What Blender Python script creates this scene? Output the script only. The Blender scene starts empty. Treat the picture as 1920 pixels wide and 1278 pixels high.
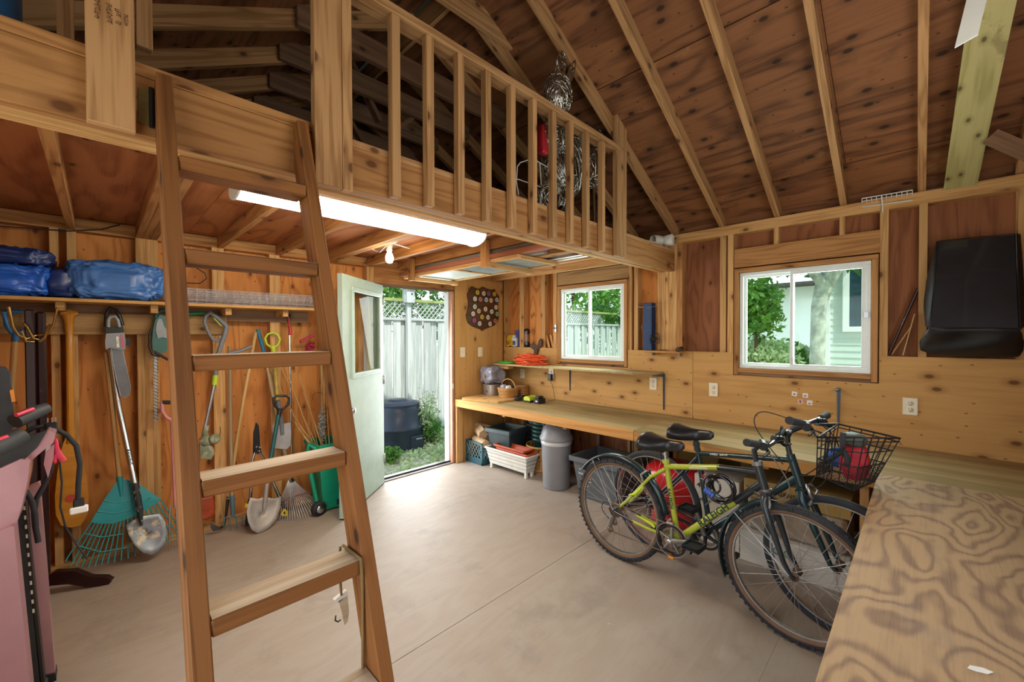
import bpy, math, random
import numpy as np
from mathutils import Vector, Matrix, Euler
random.seed(7); np.random.seed(7)
SC = bpy.context.scene
COL = SC.collection
PI = math.pi
# ------------------------------------------------------------------ camera, world, sun, big lights, exposure
CAMLOC = Vector((-3.7491, -3.8941, 1.5))
RM = Matrix(((0.70486661, -0.70933117, -0.00351619), (0.01222712, 0.00719361, 0.99989937), (0.70923449, 0.70483867, -0.01374362)))
cd = bpy.data.cameras.new('camera'); cam = bpy.data.objects.new('camera', cd); COL.objects.link(cam)
cd.sensor_width = 36; cd.lens = 770.02 / 1920 * 36; cd.clip_start = 0.02; cd.clip_end = 200
m3 = Matrix((RM[0], RM[1], -RM[2])).transposed()
cam.matrix_world = Matrix.Translation(CAMLOC) @ m3.to_4x4()
SC.camera = cam
w = bpy.data.worlds.new('sky'); SC.world = w; w.use_nodes = True
wn = w.node_tree.nodes; wl = w.node_tree.links
bg = wn['Background']
tc = wn.new('ShaderNodeTexCoord'); sx = wn.new('ShaderNodeSeparateXYZ'); cr = wn.new('ShaderNodeValToRGB')
wl.new(tc.outputs['Generated'], sx.inputs[0]); wl.new(sx.outputs[2], cr.inputs[0]); wl.new(cr.outputs[0], bg.inputs[0])
cr.color_ramp.elements[0].position = 0.0; cr.color_ramp.elements[0].color = (0.86, 0.93, 1.0, 1)
cr.color_ramp.elements[1].position = 0.9; cr.color_ramp.elements[1].color = (0.55, 0.75, 1.0, 1)
bg.inputs[1].default_value = 1.7
def sunlamp(direction, energy, angle, color):
    l = bpy.data.lights.new('sun', 'SUN'); l.energy = energy; l.angle = angle; l.color = color
    o = bpy.data.objects.new('sun', l); COL.objects.link(o)
    o.rotation_euler = Vector(direction).to_track_quat('-Z', 'Y').to_euler(); return o
sunlamp((0.22, 0.62, -1.0), 4.0, 0.02, (1.0, 0.95, 0.86))
def area(name, loc, direction, sx_, sy_, energy, color=(1, 1, 1), spread=PI):
    l = bpy.data.lights.new(name, 'AREA'); l.shape = 'RECTANGLE'; l.size = sx_; l.size_y = sy_; l.energy = energy; l.color = color; l.spread = spread
    o = bpy.data.objects.new(name, l); COL.objects.link(o); o.location = loc
    o.rotation_euler = Vector(direction).to_track_quat('-Z', 'Z').to_euler(); return o
# first two fill the room from a doorway and window added out of view
area('added_side_door_fill', (-4.38, -3.3, 1.15), (1, 0.12, 0.1), 1.8, 1.9, 12, (1.0, 0.97, 0.93))
area('unseen_rear_window_fill', (-2.2, -4.42, 1.75), (0.0, 1, 0.25), 1.6, 1.0, 17, (1.0, 0.98, 0.94))
area('daylight_shed_door', (-1.28, 0.13, 1.0), (0, -1, -0.15), 0.8, 1.9, 30, (0.95, 0.98, 1.0))
area('daylight_window_one', (0.16, -1.36, 1.62), (-1, 0, -0.3), 0.8, 0.8, 12, (0.93, 1.0, 0.95))
area('daylight_window_two', (0.16, -3.24, 1.62), (-1, 0, -0.3), 0.8, 0.8, 16, (0.97, 1.0, 1.0))
SC.view_settings.view_transform = 'Standard'; SC.view_settings.look = 'None'
SC.view_settings.gamma = 1.0; SC.view_settings.use_curve_mapping = False
SC.view_settings.exposure = 0.5
try:
    SC.cycles.use_denoising = True; SC.cycles.max_bounces = 8; SC.cycles.diffuse_bounces = 5; SC.cycles.transparent_max_bounces = 24
    SC.cycles.sample_clamp_indirect = 6.0; SC.cycles.caustics_reflective = False; SC.cycles.caustics_refractive = False
except Exception: pass

# ------------------------------------------------------------------ rays through the photograph onto real planes of the room
def _ray(px, py): return RM.transposed() @ Vector(((px - 960) / 770.02, -(py - 639) / 770.02, 1.0))
def onX(px, py, x=0.0):
    d = _ray(px, py); return CAMLOC + d * ((x - CAMLOC.x) / d.x)
def onY(px, py, y=0.0):
    d = _ray(px, py); return CAMLOC + d * ((y - CAMLOC.y) / d.y)
def onZ(px, py, z=0.0):
    d = _ray(px, py); return CAMLOC + d * ((z - CAMLOC.z) / d.z)

# ------------------------------------------------------------------ materials
MATS = {}
def lin(h):
    h = h.lstrip('#'); c = [int(h[i:i+2], 16) / 255 for i in (0, 2, 4)]
    return tuple(((x / 12.92) if x <= 0.04045 else ((x + 0.055) / 1.055) ** 2.4) for x in c) + (1,)
class NT:
    def __init__(s, name):
        s.m = bpy.data.materials.new(name); s.m.use_nodes = True; s.t = s.m.node_tree; s.n = s.t.nodes
        s.b = s.n['Principled BSDF']; s.out = s.n['Material Output']; MATS[name] = s.m
    def N(s, ty, **kw):
        n = s.n.new('ShaderNode' + ty)
        for k, v in kw.items():
            if k.startswith('i_'):
                key = k[2:]; key = int(key) if key.isdigit() else key.replace('_', ' '); n.inputs[key].default_value = v
            else: setattr(n, k, v)
        return n
    def L(s, a, b): s.t.links.new(a, b)
    def math(s, op, a, b=None, c=None):
        n = s.N('Math', operation=op)
        for i, x in enumerate((a, b, c)):
            if x is None: continue
            if isinstance(x, (int, float)): n.inputs[i].default_value = x
            else: s.L(x, n.inputs[i])
        return n.outputs[0]
    def mix(s, fac, a, b, mode='MIX'):
        n = s.N('MixRGB', blend_type=mode)
        for i, x in enumerate((fac, a, b)):
            if isinstance(x, (int, float)): n.inputs[i].default_value = x
            elif isinstance(x, tuple): n.inputs[i].default_value = x
            else: s.L(x, n.inputs[i])
        return n.outputs[0]
    def ramp(s, fac, stops):
        n = s.N('ValToRGB'); s.L(fac, n.inputs[0]); e = n.color_ramp.elements
        while len(e) < len(stops): e.new(0.5)
        for i, (p, c) in enumerate(stops): e[i].position = p; e[i].color = c if isinstance(c, tuple) else lin(c)
        return n.outputs[0]
    def noise(s, vec, scale, detail=2, rough=0.5, dist=0.0):
        n = s.N('TexNoise', i_Scale=scale, i_Detail=detail, i_Roughness=rough, i_Distortion=dist)
        if vec is not None: s.L(vec, n.inputs['Vector'])
        return n.outputs[0]
    def bump(s, h, strength, dist=0.002):
        n = s.N('Bump', i_Strength=strength, i_Distance=dist); s.L(h, n.inputs['Height']); s.L(n.outputs[0], s.b.inputs['Normal'])
def P_(name, hexc, rough=0.5, metal=0.0, var=0.12, scale=9, bump=0.0, coat=0.0, dirt=None, bscale=60):
    t = NT(name); b = t.b
    tc = t.N('TexCoord'); n = t.noise(tc.outputs['Object'], scale, 4, 0.6)
    c = lin(hexc); d = tuple(x * (1 - var * 1.6) for x in c[:3]) + (1,); l_ = tuple(min(1, x * (1 + var)) for x in c[:3]) + (1,)
    col = t.ramp(n, [(0.3, d), (0.7, l_)])
    if dirt:
        n2 = t.noise(tc.outputs['Object'], dirt[1], 6, 0.7); f = t.ramp(n2, [(dirt[2], (0, 0, 0, 1)), (dirt[2] + 0.08, (1, 1, 1, 1))])
        col = t.mix(f, col, lin(dirt[0]))
    t.L(col, b.inputs['Base Color']); b.inputs['Roughness'].default_value = rough; b.inputs['Metallic'].default_value = metal
    if coat: b.inputs['Coat Weight'].default_value = coat
    if bump: t.bump(t.noise(tc.outputs['Object'], bscale, 3), bump)
    return t.m
def wood(name, light, dark, fig=(1.2, 9.0), k=16.0, knots=None, rough=0.75, fine=0.25, stain=None, tint=0.12, coat=0.0, figw=0.6, specks=None):
    """grain runs along U; UVs are in metres"""
    t = NT(name)
    uv = t.N('UVMap'); oi = t.N('ObjectInfo')
    off = t.N('VectorMath', operation='SCALE'); cx = t.N('CombineXYZ'); t.L(oi.outputs['Random'], cx.inputs[0]); t.L(oi.outputs['Random'], cx.inputs[1])
    t.L(cx.outputs[0], off.inputs[0]); off.inputs['Scale'].default_value = 37.0
    add = t.N('VectorMath', operation='ADD'); t.L(uv.outputs[0], add.inputs[0]); t.L(off.outputs[0], add.inputs[1]); v = add.outputs[0]
    def mp(sx, sy):
        m = t.N('Mapping'); t.L(v, m.inputs[0]); m.inputs['Scale'].default_value = (sx, sy, 1); return m.outputs[0]
    f = t.noise(mp(*fig), 1.0, 2.5, 0.5, 0.3)
    s = t.math('MULTIPLY_ADD', t.math('SINE', t.math('MULTIPLY', f, k * 2)), 0.5, 0.5)
    s = t.math('POWER', s, 2.3)
    g = t.noise(mp(5, 190), 1.0, 3, 0.6); g2 = t.noise(mp(1.6, 42), 1.0, 3, 0.6)
    mixf = t.math('ADD', t.math('MULTIPLY', s, figw), t.math('MULTIPLY', t.math('ADD', t.math('SUBTRACT', g, 0.5), t.math('SUBTRACT', g2, 0.5)), fine * 3.2))
    col = t.mix(mixf, lin(light), lin(dark))
    big = t.noise(mp(0.6, 1.3), 1.0, 2)
    col = t.mix(t.math('MULTIPLY', big, 0.55), col, t.mix(0.6, col, lin(dark)), 'MIX')
    if knots:
        vo = t.N('TexVoronoi', voronoi_dimensions='2D'); t.L(mp(knots[0], knots[0] * 1.7), vo.inputs['Vector']); vo.inputs['Scale'].default_value = 1.0; vo.inputs['Randomness'].default_value = 1.0
        kr = t.ramp(vo.outputs['Distance'], [(knots[1] * 0.55, (1, 1, 1, 1)), (knots[1], (0.35, 0.35, 0.35, 1)), (knots[1] * 2.4, (0, 0, 0, 1))])
        rnd = t.N('SeparateColor'); t.L(vo.outputs['Color'], rnd.inputs[0])
        gate = t.math('GREATER_THAN', rnd.outputs[0], knots[2])
        col = t.mix(t.math('MULTIPLY', t.math('MULTIPLY', kr, gate), 0.85), col, lin(knots[3]))
    if specks:
        vs_ = t.N('TexVoronoi', voronoi_dimensions='2D'); t.L(mp(7, 13), vs_.inputs['Vector']); vs_.inputs['Scale'].default_value = 1.0
        ks = t.ramp(vs_.outputs['Distance'], [(0.035, (1, 1, 1, 1)), (0.075, (0, 0, 0, 1))]); sc2 = t.N('SeparateColor'); t.L(vs_.outputs['Color'], sc2.inputs[0])
        col = t.mix(t.math('MULTIPLY', t.math('MULTIPLY', ks, t.math('GREATER_THAN', sc2.outputs[1], 0.66)), 0.7), col, lin(specks))
    if stain:
        for (hx, sc_, lo, hi, amt) in stain:
            ns = t.noise(mp(sc_, sc_ * 1.6), 1.0, 5, 0.65); sf = t.ramp(ns, [(lo, (0, 0, 0, 1)), (hi, (1, 1, 1, 1))])
            col = t.mix(t.math('MULTIPLY', sf, amt), col, lin(hx))
    hv = t.N('HueSaturation'); t.L(col, hv.inputs['Color']); hv.inputs['Hue'].default_value = 0.5
    t.L(t.math('MULTIPLY_ADD', oi.outputs['Random'], tint * 2, 1 - tint), hv.inputs['Value'])
    t.L(hv.outputs[0], t.b.inputs['Base Color']); t.b.inputs['Roughness'].default_value = rough
    t.b.inputs['Specular IOR Level'].default_value = 0.3
    if coat: t.b.inputs['Coat Weight'].default_value = coat
    t.bump(g, 0.25, 0.0015)
    return t.m
def emit(name, hexc, strength):
    t = NT(name); t.b.inputs['Base Color'].default_value = lin(hexc); t.b.inputs['Emission Color'].default_value = lin(hexc); t.b.inputs['Emission Strength'].default_value = strength
    return t.m
def glassm(name, tint='#f2fbf6', refl=0.06, fm=0.22):
    t = NT(name); tr = t.N('BsdfTransparent'); tr.inputs[0].default_value = lin(tint); g = t.N('BsdfGlossy'); g.inputs['Roughness'].default_value = 0.02
    lw = t.N('LayerWeight', i_Blend=0.15); mx = t.N('MixShader'); f = t.math('MULTIPLY_ADD', lw.outputs['Fresnel'], fm, refl * 0.2)
    t.L(f, mx.inputs[0]); t.L(tr.outputs[0], mx.inputs[1]); t.L(g.outputs[0], mx.inputs[2]); t.L(mx.outputs[0], t.out.inputs[0]); return t.m

wood('lumber', '#d0a56c', '#9d6d3c', fig=(0.7, 14), k=18, knots=(3.0, 0.075, 0.45, '#5a3216'), fine=0.25)
wood('lumber_roof', '#bf9465', '#845b32', fig=(0.7, 14), k=18, knots=(3.2, 0.08, 0.35, '#4a2912'), fine=0.28)
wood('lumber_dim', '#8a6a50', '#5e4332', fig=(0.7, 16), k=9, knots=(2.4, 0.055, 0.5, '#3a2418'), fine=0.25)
wood('lumber_warm', '#bb8953', '#85562c', fig=(0.6, 9), k=26, knots=(2.4, 0.075, 0.45, '#52290f'), fine=0.2)
wood('lumber_ladder', '#8b5a2e', '#573316', fig=(0.6, 13), k=16, knots=(2.6, 0.075, 0.3, '#24120a'), fine=0.3)
wood('tread_worn_lit', '#cdbda4', '#a38b6d', fig=(0.6, 13), k=9, fine=0.35)  # worn, dusty wood with light from above mixed into the pale colour
wood('lumber_green', '#b9b079', '#8f8750', fig=(0.9, 10), k=10, knots=(5, 0.09, 0.3, '#4c3c20'), fine=0.3, stain=[('#6b5a34', 3.0, 0.6, 0.66, 0.5)])
wood('ply_orange', '#d69350', '#93501f', fig=(0.9, 3.4), k=30, knots=(2.6, 0.06, 0.6, '#5c2c10'), fine=0.24, figw=0.5, tint=0.07, specks='#5c2c10')
wood('ply_tan', '#cfa263', '#9a6c38', fig=(0.45, 4.5), k=16, knots=(3.0, 0.085, 0.35, '#5b2d12'), fine=0.24, figw=0.3, tint=0.05, specks='#5a2f14')
wood('ply_red', '#9a6340', '#5f341d', fig=(0.8, 4.0), k=24, knots=(2.6, 0.055, 0.6, '#3c1a0c'), fine=0.3, figw=0.5, tint=0.08)
wood('ply_roof', '#8f5f3c', '#4a2b19', fig=(0.7, 3.2), k=22, knots=(3.4, 0.10, 0.25, '#1f100a'), fine=0.35, tint=0.24, specks='#1f100a', stain=[('#17100d', 1.1, 0.58, 0.74, 0.75), ('#b08a56', 1.3, 0.64, 0.70, 0.5)])
wood('ply_loft', '#b97a4b', '#83492a', fig=(0.7, 2.6), k=22, knots=(2.4, 0.05, 0.6, '#3a1c0e'), fine=0.25, tint=0.1)
wood('bench_far', '#b59c6d', '#857045', fig=(0.5, 5.5), k=9, fine=0.35, stain=[('#6c6a35', 0.9, 0.56, 0.68, 0.45), ('#5a4630', 1.3, 0.6, 0.72, 0.45)], tint=0.04)
wood('bench_near', '#bb9b72', '#6d5044', fig=(1.7, 3.6), k=36, fine=0.2, stain=[('#77706c', 1.6, 0.6, 0.74, 0.5), ('#d6d0c6', 6.0, 0.76, 0.78, 0.5)], tint=0.02, figw=0.62, rough=0.6)
wood('bench_edge', '#cf9a5a', '#a06e37', fig=(0.6, 14), k=8, fine=0.2)
wood('weathered', '#b48f5e', '#7a5a38', fig=(0.7, 8), k=12, knots=(2, 0.06, 0.5, '#4a3018'), fine=0.45)
wood('plaque_wood', '#5b3a22', '#37210f', fig=(1.5, 8), k=8, fine=0.3, rough=0.4)
wood('dark_gloss_wood', '#2c0f0e', '#140606', fig=(1, 10), k=6, fine=0.2, rough=0.35, coat=0.25)
wood('handle_wood', '#caa36c', '#a37a46', fig=(1, 14), k=7, fine=0.25, rough=0.5)
wood('handle_grey', '#a89272', '#7d6a50', fig=(1, 14), k=7, fine=0.4, rough=0.7)
wood('varnish', '#c98a2e', '#a86a18', fig=(0.8, 9), k=7, fine=0.15, rough=0.25, coat=0.5)
wood('firewood', '#c9b08a', '#93755a', fig=(2, 20), k=7, fine=0.5, rough=0.9)
wood('bark', '#6b5340', '#3a2b22', fig=(4, 12), k=9, fine=0.6, rough=0.95)
wood('fence_wood', '#c2c6c2', '#8f9894', fig=(0.6, 10), k=7, fine=0.5, rough=0.9)
wood('basket_wood', '#c99a5c', '#9a6c36', fig=(1, 14), k=6, fine=0.3)
P_('white_vinyl', '#dfe6e4', 0.35, var=0.04)
P_('ivory_plastic', '#e6ddc4', 0.4, var=0.03)
P_('dark_slot', '#2a2622', 0.6, var=0.05)
P_('steel', '#b4b6b8', 0.35, 0.9, var=0.15)
P_('chrome', '#c9ccd0', 0.18, 1.0, var=0.1)
P_('dark_metal', '#2b2d30', 0.45, 0.6, var=0.2)
P_('black_plastic', '#1d1e20', 0.42, var=0.2)
P_('black_rubber', '#26282b', 0.8, var=0.2, bump=0.2)
P_('grey_bracket', '#55606b', 0.4, 0.3, var=0.1)
P_('white_paint', '#e8e6e0', 0.5, var=0.05)
emit('tube_light', '#fff1dc', 27.0)
emit('bulb_glow', '#ffe6b8', 40.0)
glassm('window_glass'); glassm('door_glass', refl=0.0, fm=0.07)

# ------------------------------------------------------------------ mesh builder
WLOC = {}
class MB:
    def __init__(s): s.v = []; s.f = []; s.uv = []; s.sm = []
    def add(s, vs, fs, uvs=None, smooth=False):
        o = len(s.v); s.v += [tuple(p) for p in vs]
        for i, f in enumerate(fs):
            s.f.append(tuple(a + o for a in f)); s.sm.append(smooth)
            s.uv.append(uvs[i] if uvs else [(vs[a][0] + vs[a][1], vs[a][2] + 0.3 * vs[a][1]) for a in f])
        return s
    def frame(s, o, X, Y, Z, lx, ly, lz):
        """box: from o, length lx along X, centred ly along Y, lz along Z"""
        o = Vector(o); X = Vector(X).normalized(); Y = Vector(Y).normalized(); Z = Vector(Z).normalized()
        ru = random.random() * 9; rv = random.random() * 9
        vs = [o + X * (lx * a) + Y * (ly * b) + Z * (lz * c) for a in (0, 1) for b in (-.5, .5) for c in (-.5, .5)]
        co = [(lx * a, ly * b, lz * c) for a in (0, 1) for b in (-.5, .5) for c in (-.5, .5)]
        fs = [(0, 1, 3, 2), (4, 6, 7, 5), (0, 4, 5, 1), (2, 3, 7, 6), (0, 2, 6, 4), (1, 5, 7, 3)]
        uv = []
        for k, f in enumerate(fs):
            if k < 2: uv.append([(ru + co[a][1] * .3, rv + 3 + co[a][2]) for a in f])
            elif k < 4: uv.append([(ru + co[a][0], rv + co[a][2] + (k - 2) * 1.7) for a in f])
            else: uv.append([(ru + co[a][0], rv + co[a][1] + 5 + (k - 4) * 1.7) for a in f])
        return s.add(vs, fs, uv)
    def box(s, x0, x1, y0, y1, z0, z1, ax=None):
        d = (x1 - x0, y1 - y0, z1 - z0); c = ((x0 + x1) / 2, (y0 + y1) / 2, (z0 + z1) / 2)
        if ax is None: ax = max(range(3), key=lambda i: abs(d[i]))
        if ax == 0: return s.frame((x0, c[1], c[2]), (1, 0, 0), (0, 1, 0), (0, 0, 1), d[0], d[1], d[2])
        if ax == 1: return s.frame((c[0], y0, c[2]), (0, 1, 0), (-1, 0, 0), (0, 0, 1), d[1], d[0], d[2])
        return s.frame((c[0], c[1], z0), (0, 0, 1), (1, 0, 0), (0, 1, 0), d[2], d[0], d[1])
    def beam(s, p0, p1, wd, ht, up=(0, 0, 1)):
        p0 = Vector(p0); p1 = Vector(p1); X = (p1 - p0).normalized(); Y = Vector(up).cross(X)
        if Y.length < 1e-4: Y = Vector((1, 0, 0)).cross(X)
        Y.normalize(); Z = X.cross(Y); return s.frame(p0, X, Y, Z, (p1 - p0).length, wd, ht)
    def tube(s, pts, r, seg=8, closed=False, caps=True, flat=None):
        """round bar along points; r number or list; flat=(normal, k) squashes the section along that normal"""
        pts = [Vector(p) for p in pts]; n = len(pts); rs = r if isinstance(r, (list, tuple)) else [r] * n
        rings = []; L = 0; prev = None; vs = []; us = []
        for i, p in enumerate(pts):
            a = pts[(i - 1) % n] if (closed or i > 0) else pts[i]; b = pts[(i + 1) % n] if (closed or i < n - 1) else pts[i]
            t = (b - a); t = t.normalized() if t.length > 1e-9 else Vector((0, 0, 1))
            if prev is None:
                u = t.orthogonal().normalized()
                if flat: u = (Vector(flat[0]) - t * t.dot(Vector(flat[0]))).normalized()
            else: u = (prev - t * prev.dot(t)); u = u.normalized() if u.length > 1e-6 else t.orthogonal().normalized()
            prev = u; w_ = t.cross(u)
            if i: L += (p - pts[i - 1]).length
            us.append(L); k = flat[1] if flat else 1.0
            for j in range(seg):
                an = 2 * PI * j / seg; vs.append(p + u * (math.cos(an) * rs[i] * k) + w_ * (math.sin(an) * rs[i]))
        fs = []; uv = []; rng = n if closed else n - 1
        for i in range(rng):
            for j in range(seg):
                a = i * seg + j; b = i * seg + (j + 1) % seg; i2 = (i + 1) % n; c = i2 * seg + (j + 1) % seg; d = i2 * seg + j
                fs.append((a, b, c, d)); u0 = us[i]; u1 = us[i + 1] if i + 1 < n else L + .05; v0 = j / seg * 6.28 * rs[i]; v1 = (j + 1) / seg * 6.28 * rs[i]
                uv.append([(u0, v0), (u0, v1), (u1, v1), (u1, v0)])
        s.add(vs, fs, uv, True)
        if caps and not closed:
            s.add(vs[:seg], [tuple(range(seg))[::-1]]); s.add(vs[-seg:], [tuple(range(seg))])
        return s
    def lathe(s, prof, c=(0, 0, 0), axis=(0, 0, 1), seg=20, sx=1.0, sy=1.0, smooth=True, xdir=None):
        """profile [(r, h)] revolved about an axis through c"""
        c = Vector(c); A = Vector(axis).normalized(); U = (Vector(xdir) - A * A.dot(Vector(xdir))).normalized() if xdir else A.orthogonal().normalized()
        if not xdir and abs(A.z) > .99: U = Vector((1, 0, 0))
        V = A.cross(U); vs = []
        for (r, h) in prof:
            for j in range(seg):
                an = 2 * PI * j / seg; vs.append(c + A * h + U * (r * sx * math.cos(an)) + V * (r * sy * math.sin(an)))
        fs = []; uv = []
        for i in range(len(prof) - 1):
            for j in range(seg):
                fs.append((i * seg + j, i * seg + (j + 1) % seg, (i + 1) * seg + (j + 1) % seg, (i + 1) * seg + j))
                uv.append([(prof[i][1], j * .05), (prof[i][1], j * .05 + .05), (prof[i + 1][1], j * .05 + .05), (prof[i + 1][1], j * .05)])
        return s.add(vs, fs, uv, smooth)
    def disc(s, c, axis, r, h, seg=20, bev=0.0):
        b = bev; return s.lathe([(0.0001, 0), (r - b, 0), (r, b), (r, h - b), (r - b, h), (0.0001, h)], c, axis, seg, smooth=False)
    def ball(s, c, r, seg=12, rings=7):
        r = r if isinstance(r, (tuple, list)) else (r, r, r); vs = []
        for i in range(rings + 1):
            th = PI * i / rings
            for j in range(seg):
                an = 2 * PI * j / seg; vs.append((c[0] + r[0] * math.sin(th) * math.cos(an), c[1] + r[1] * math.sin(th) * math.sin(an), c[2] - r[2] * math.cos(th)))
        fs = [(i * seg + j, i * seg + (j + 1) % seg, (i + 1) * seg + (j + 1) % seg, (i + 1) * seg + j) for i in range(rings) for j in range(seg)]
        return s.add(vs, fs, None, True)
    def prism(s, poly, o, U, V, W, smooth=False):
        """polygon [(u,v)] in the U,V frame at o, extruded by vector W"""
        o = Vector(o); U = Vector(U); V = Vector(V); W = Vector(W); n = len(poly)
        a = [o + U * p[0] + V * p[1] for p in poly]; b = [p + W for p in a]
        pu = [(p[0], p[1]) for p in poly]
        s.add(a + b, [tuple(range(n))[::-1], tuple(range(n, 2 * n))], [pu[::-1], pu])
        s.add(a + b, [(i, (i + 1) % n, n + (i + 1) % n, n + i) for i in range(n)], [[pu[i], pu[(i + 1) % n], (pu[(i + 1) % n][0], pu[(i + 1) % n][1] + .02), (pu[i][0], pu[i][1] + .02)] for i in range(n)], smooth)
        return s
    def build(s, name, mat, parent=None, local=False, kind=None, bevel=0, label=None, cat=None, group=None, origin=None, solid=0, sub=0):
        me = bpy.data.meshes.new(name)
        vs = s.v
        if parent is not None:
            off = Vector((0, 0, 0)) if local else WLOC.get(parent.name, Vector((0, 0, 0)))
            loc = Vector((0, 0, 0)); sh = off
        else:
            if local: sh = Vector((0, 0, 0)); loc = sh
            else:
                a = np.array(vs); lo = a.min(0); hi = a.max(0); sh = Vector(origin) if origin else Vector(((lo[0] + hi[0]) / 2, (lo[1] + hi[1]) / 2, lo[2])); loc = sh
        me.from_pydata([(p[0] - sh.x, p[1] - sh.y, p[2] - sh.z) for p in vs], [], s.f)
        ul = me.uv_layers.new(name='UVMap'); flat = [c for f in s.uv for p in f for c in p]; ul.data.foreach_set('uv', flat)
        me.polygons.foreach_set('use_smooth', s.sm)
        me.materials.append(MATS[mat] if isinstance(mat, str) else mat)
        o = bpy.data.objects.new(name, me); COL.objects.link(o); o.location = loc
        if parent is not None: o.parent = parent; WLOC[o.name] = WLOC.get(parent.name, Vector((0, 0, 0))).copy() if not local else Vector((0, 0, 0))
        else: WLOC[o.name] = Vector(loc)
        if bevel:
            md = o.modifiers.new('bevel', 'BEVEL'); md.width = bevel; md.segments = 1; md.limit_method = 'ANGLE'
        if solid: md = o.modifiers.new('solid', 'SOLIDIFY'); md.thickness = solid
        if sub: md = o.modifiers.new('sub', 'SUBSURF'); md.levels = sub; md.render_levels = sub
        if kind: o['kind'] = kind
        if label: o['label'] = label
        if cat: o['category'] = cat
        if group: o['group'] = group
        return o
def thing(name, label, cat, loc, group=None, rot=None):
    o = bpy.data.objects.new(name, None); COL.objects.link(o); o.location = loc; WLOC[o.name] = Vector(loc); o.empty_display_size = 0.1
    if rot: o.rotation_euler = rot
    o['label'] = label; o['category'] = cat
    if group: o['group'] = group
    return o
def struct(name, loc=(0, 0, 0)):
    o = bpy.data.objects.new(name, None); COL.objects.link(o); o.location = loc; WLOC[o.name] = Vector(loc); o['kind'] = 'structure'; return o
def copy_tree(o, parent=None, label=None, group=None):
    c = o.copy(); COL.objects.link(c)
    if parent is not None: c.parent = parent
    if label: c['label'] = label
    if group: c['group'] = group
    for ch in list(o.children): copy_tree(ch, c)
    return c
def setlabel(o, label, cat, group=None):
    o['label'] = label; o['category'] = cat
    if group: o['group'] = group
    return o
def arc(c, r, a0, a1, n, U=(1, 0, 0), V=(0, 0, 1)):
    c = Vector(c); U = Vector(U); V = Vector(V)
    return [c + U * (r * math.cos(a0 + (a1 - a0) * i / (n - 1))) + V * (r * math.sin(a0 + (a1 - a0) * i / (n - 1))) for i in range(n)]
def text(body, size, mat, parent, loc, rot, name='lettering', ext=0.0004, align='CENTER', local=False, sx=1.0):
    cu = bpy.data.curves.new(name, 'FONT'); cu.body = body; cu.size = size; cu.extrude = ext; cu.offset = size * .02; cu.align_x = align; cu.align_y = 'CENTER'; cu.resolution_u = 2
    o = bpy.data.objects.new(name, cu); COL.objects.link(o); cu.materials.append(MATS[mat])
    loc = Vector(loc)
    if parent is not None:
        o.parent = parent
        if not local: loc = loc - WLOC.get(parent.name, Vector((0, 0, 0)))
    o.location = loc
    if isinstance(rot, Matrix): o.rotation_euler = rot.to_euler()
    else: o.rotation_euler = rot
    o.scale = (sx, 1, 1)
    if body in ('RALEIGH', 'REC', '1.5', '4', 'GENERAL'): me = bpy.data.meshes.new_from_object(o)
    else:                                   # print too small to read in the photograph: rows of short strokes
        rnd = random.Random(body); vs = []; fs = []; n_ = len(body); cw = size * .6
        for i, ch in enumerate(body):
            if ch == ' ': continue
            for q in range(2):
                x = (i - n_ / 2) * cw + q * cw * .45; y0 = -size * rnd.uniform(.2, .38); y1 = size * rnd.uniform(.15, .38); k = len(vs)
                vs += [(x, y0, ext), (x + cw * .2, y0, ext), (x + cw * .2, y1, ext), (x, y1, ext)]; fs.append((k, k + 1, k + 2, k + 3))
                y2 = rnd.uniform(y0, y1); vs += [(x, y2, ext), (x + cw * .45, y2, ext), (x + cw * .45, y2 + size * .08, ext), (x, y2 + size * .08, ext)]; fs.append((k + 4, k + 5, k + 6, k + 7))
        me = bpy.data.meshes.new(name); me.from_pydata(vs, [], fs)
    n = bpy.data.objects.new(name, me); COL.objects.link(n); n.parent = o.parent
    n.location = o.location; n.rotation_euler = o.rotation_euler; n.scale = o.scale; me.materials.clear(); me.materials.append(MATS[mat])
    bpy.data.objects.remove(o); return n
def smooth(pts, n=6):
    P = [Vector(p) for p in pts]; P = [P[0]] + P + [P[-1]]; out = []
    for i in range(1, len(P) - 2):
        for k in range(n):
            t = k / n; a, b, c, d = P[i - 1], P[i], P[i + 1], P[i + 2]
            out.append(.5 * ((2 * b) + (c - a) * t + (2 * a - 5 * b + 4 * c - d) * t * t + (3 * b - a - 3 * c + d) * t ** 3))
    return out + [P[-1]]
def basis(X, Y):
    X = Vector(X).normalized(); Z = X.cross(Vector(Y)).normalized(); Y = Z.cross(X); return Matrix((X, Y, Z)).transposed()
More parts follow.
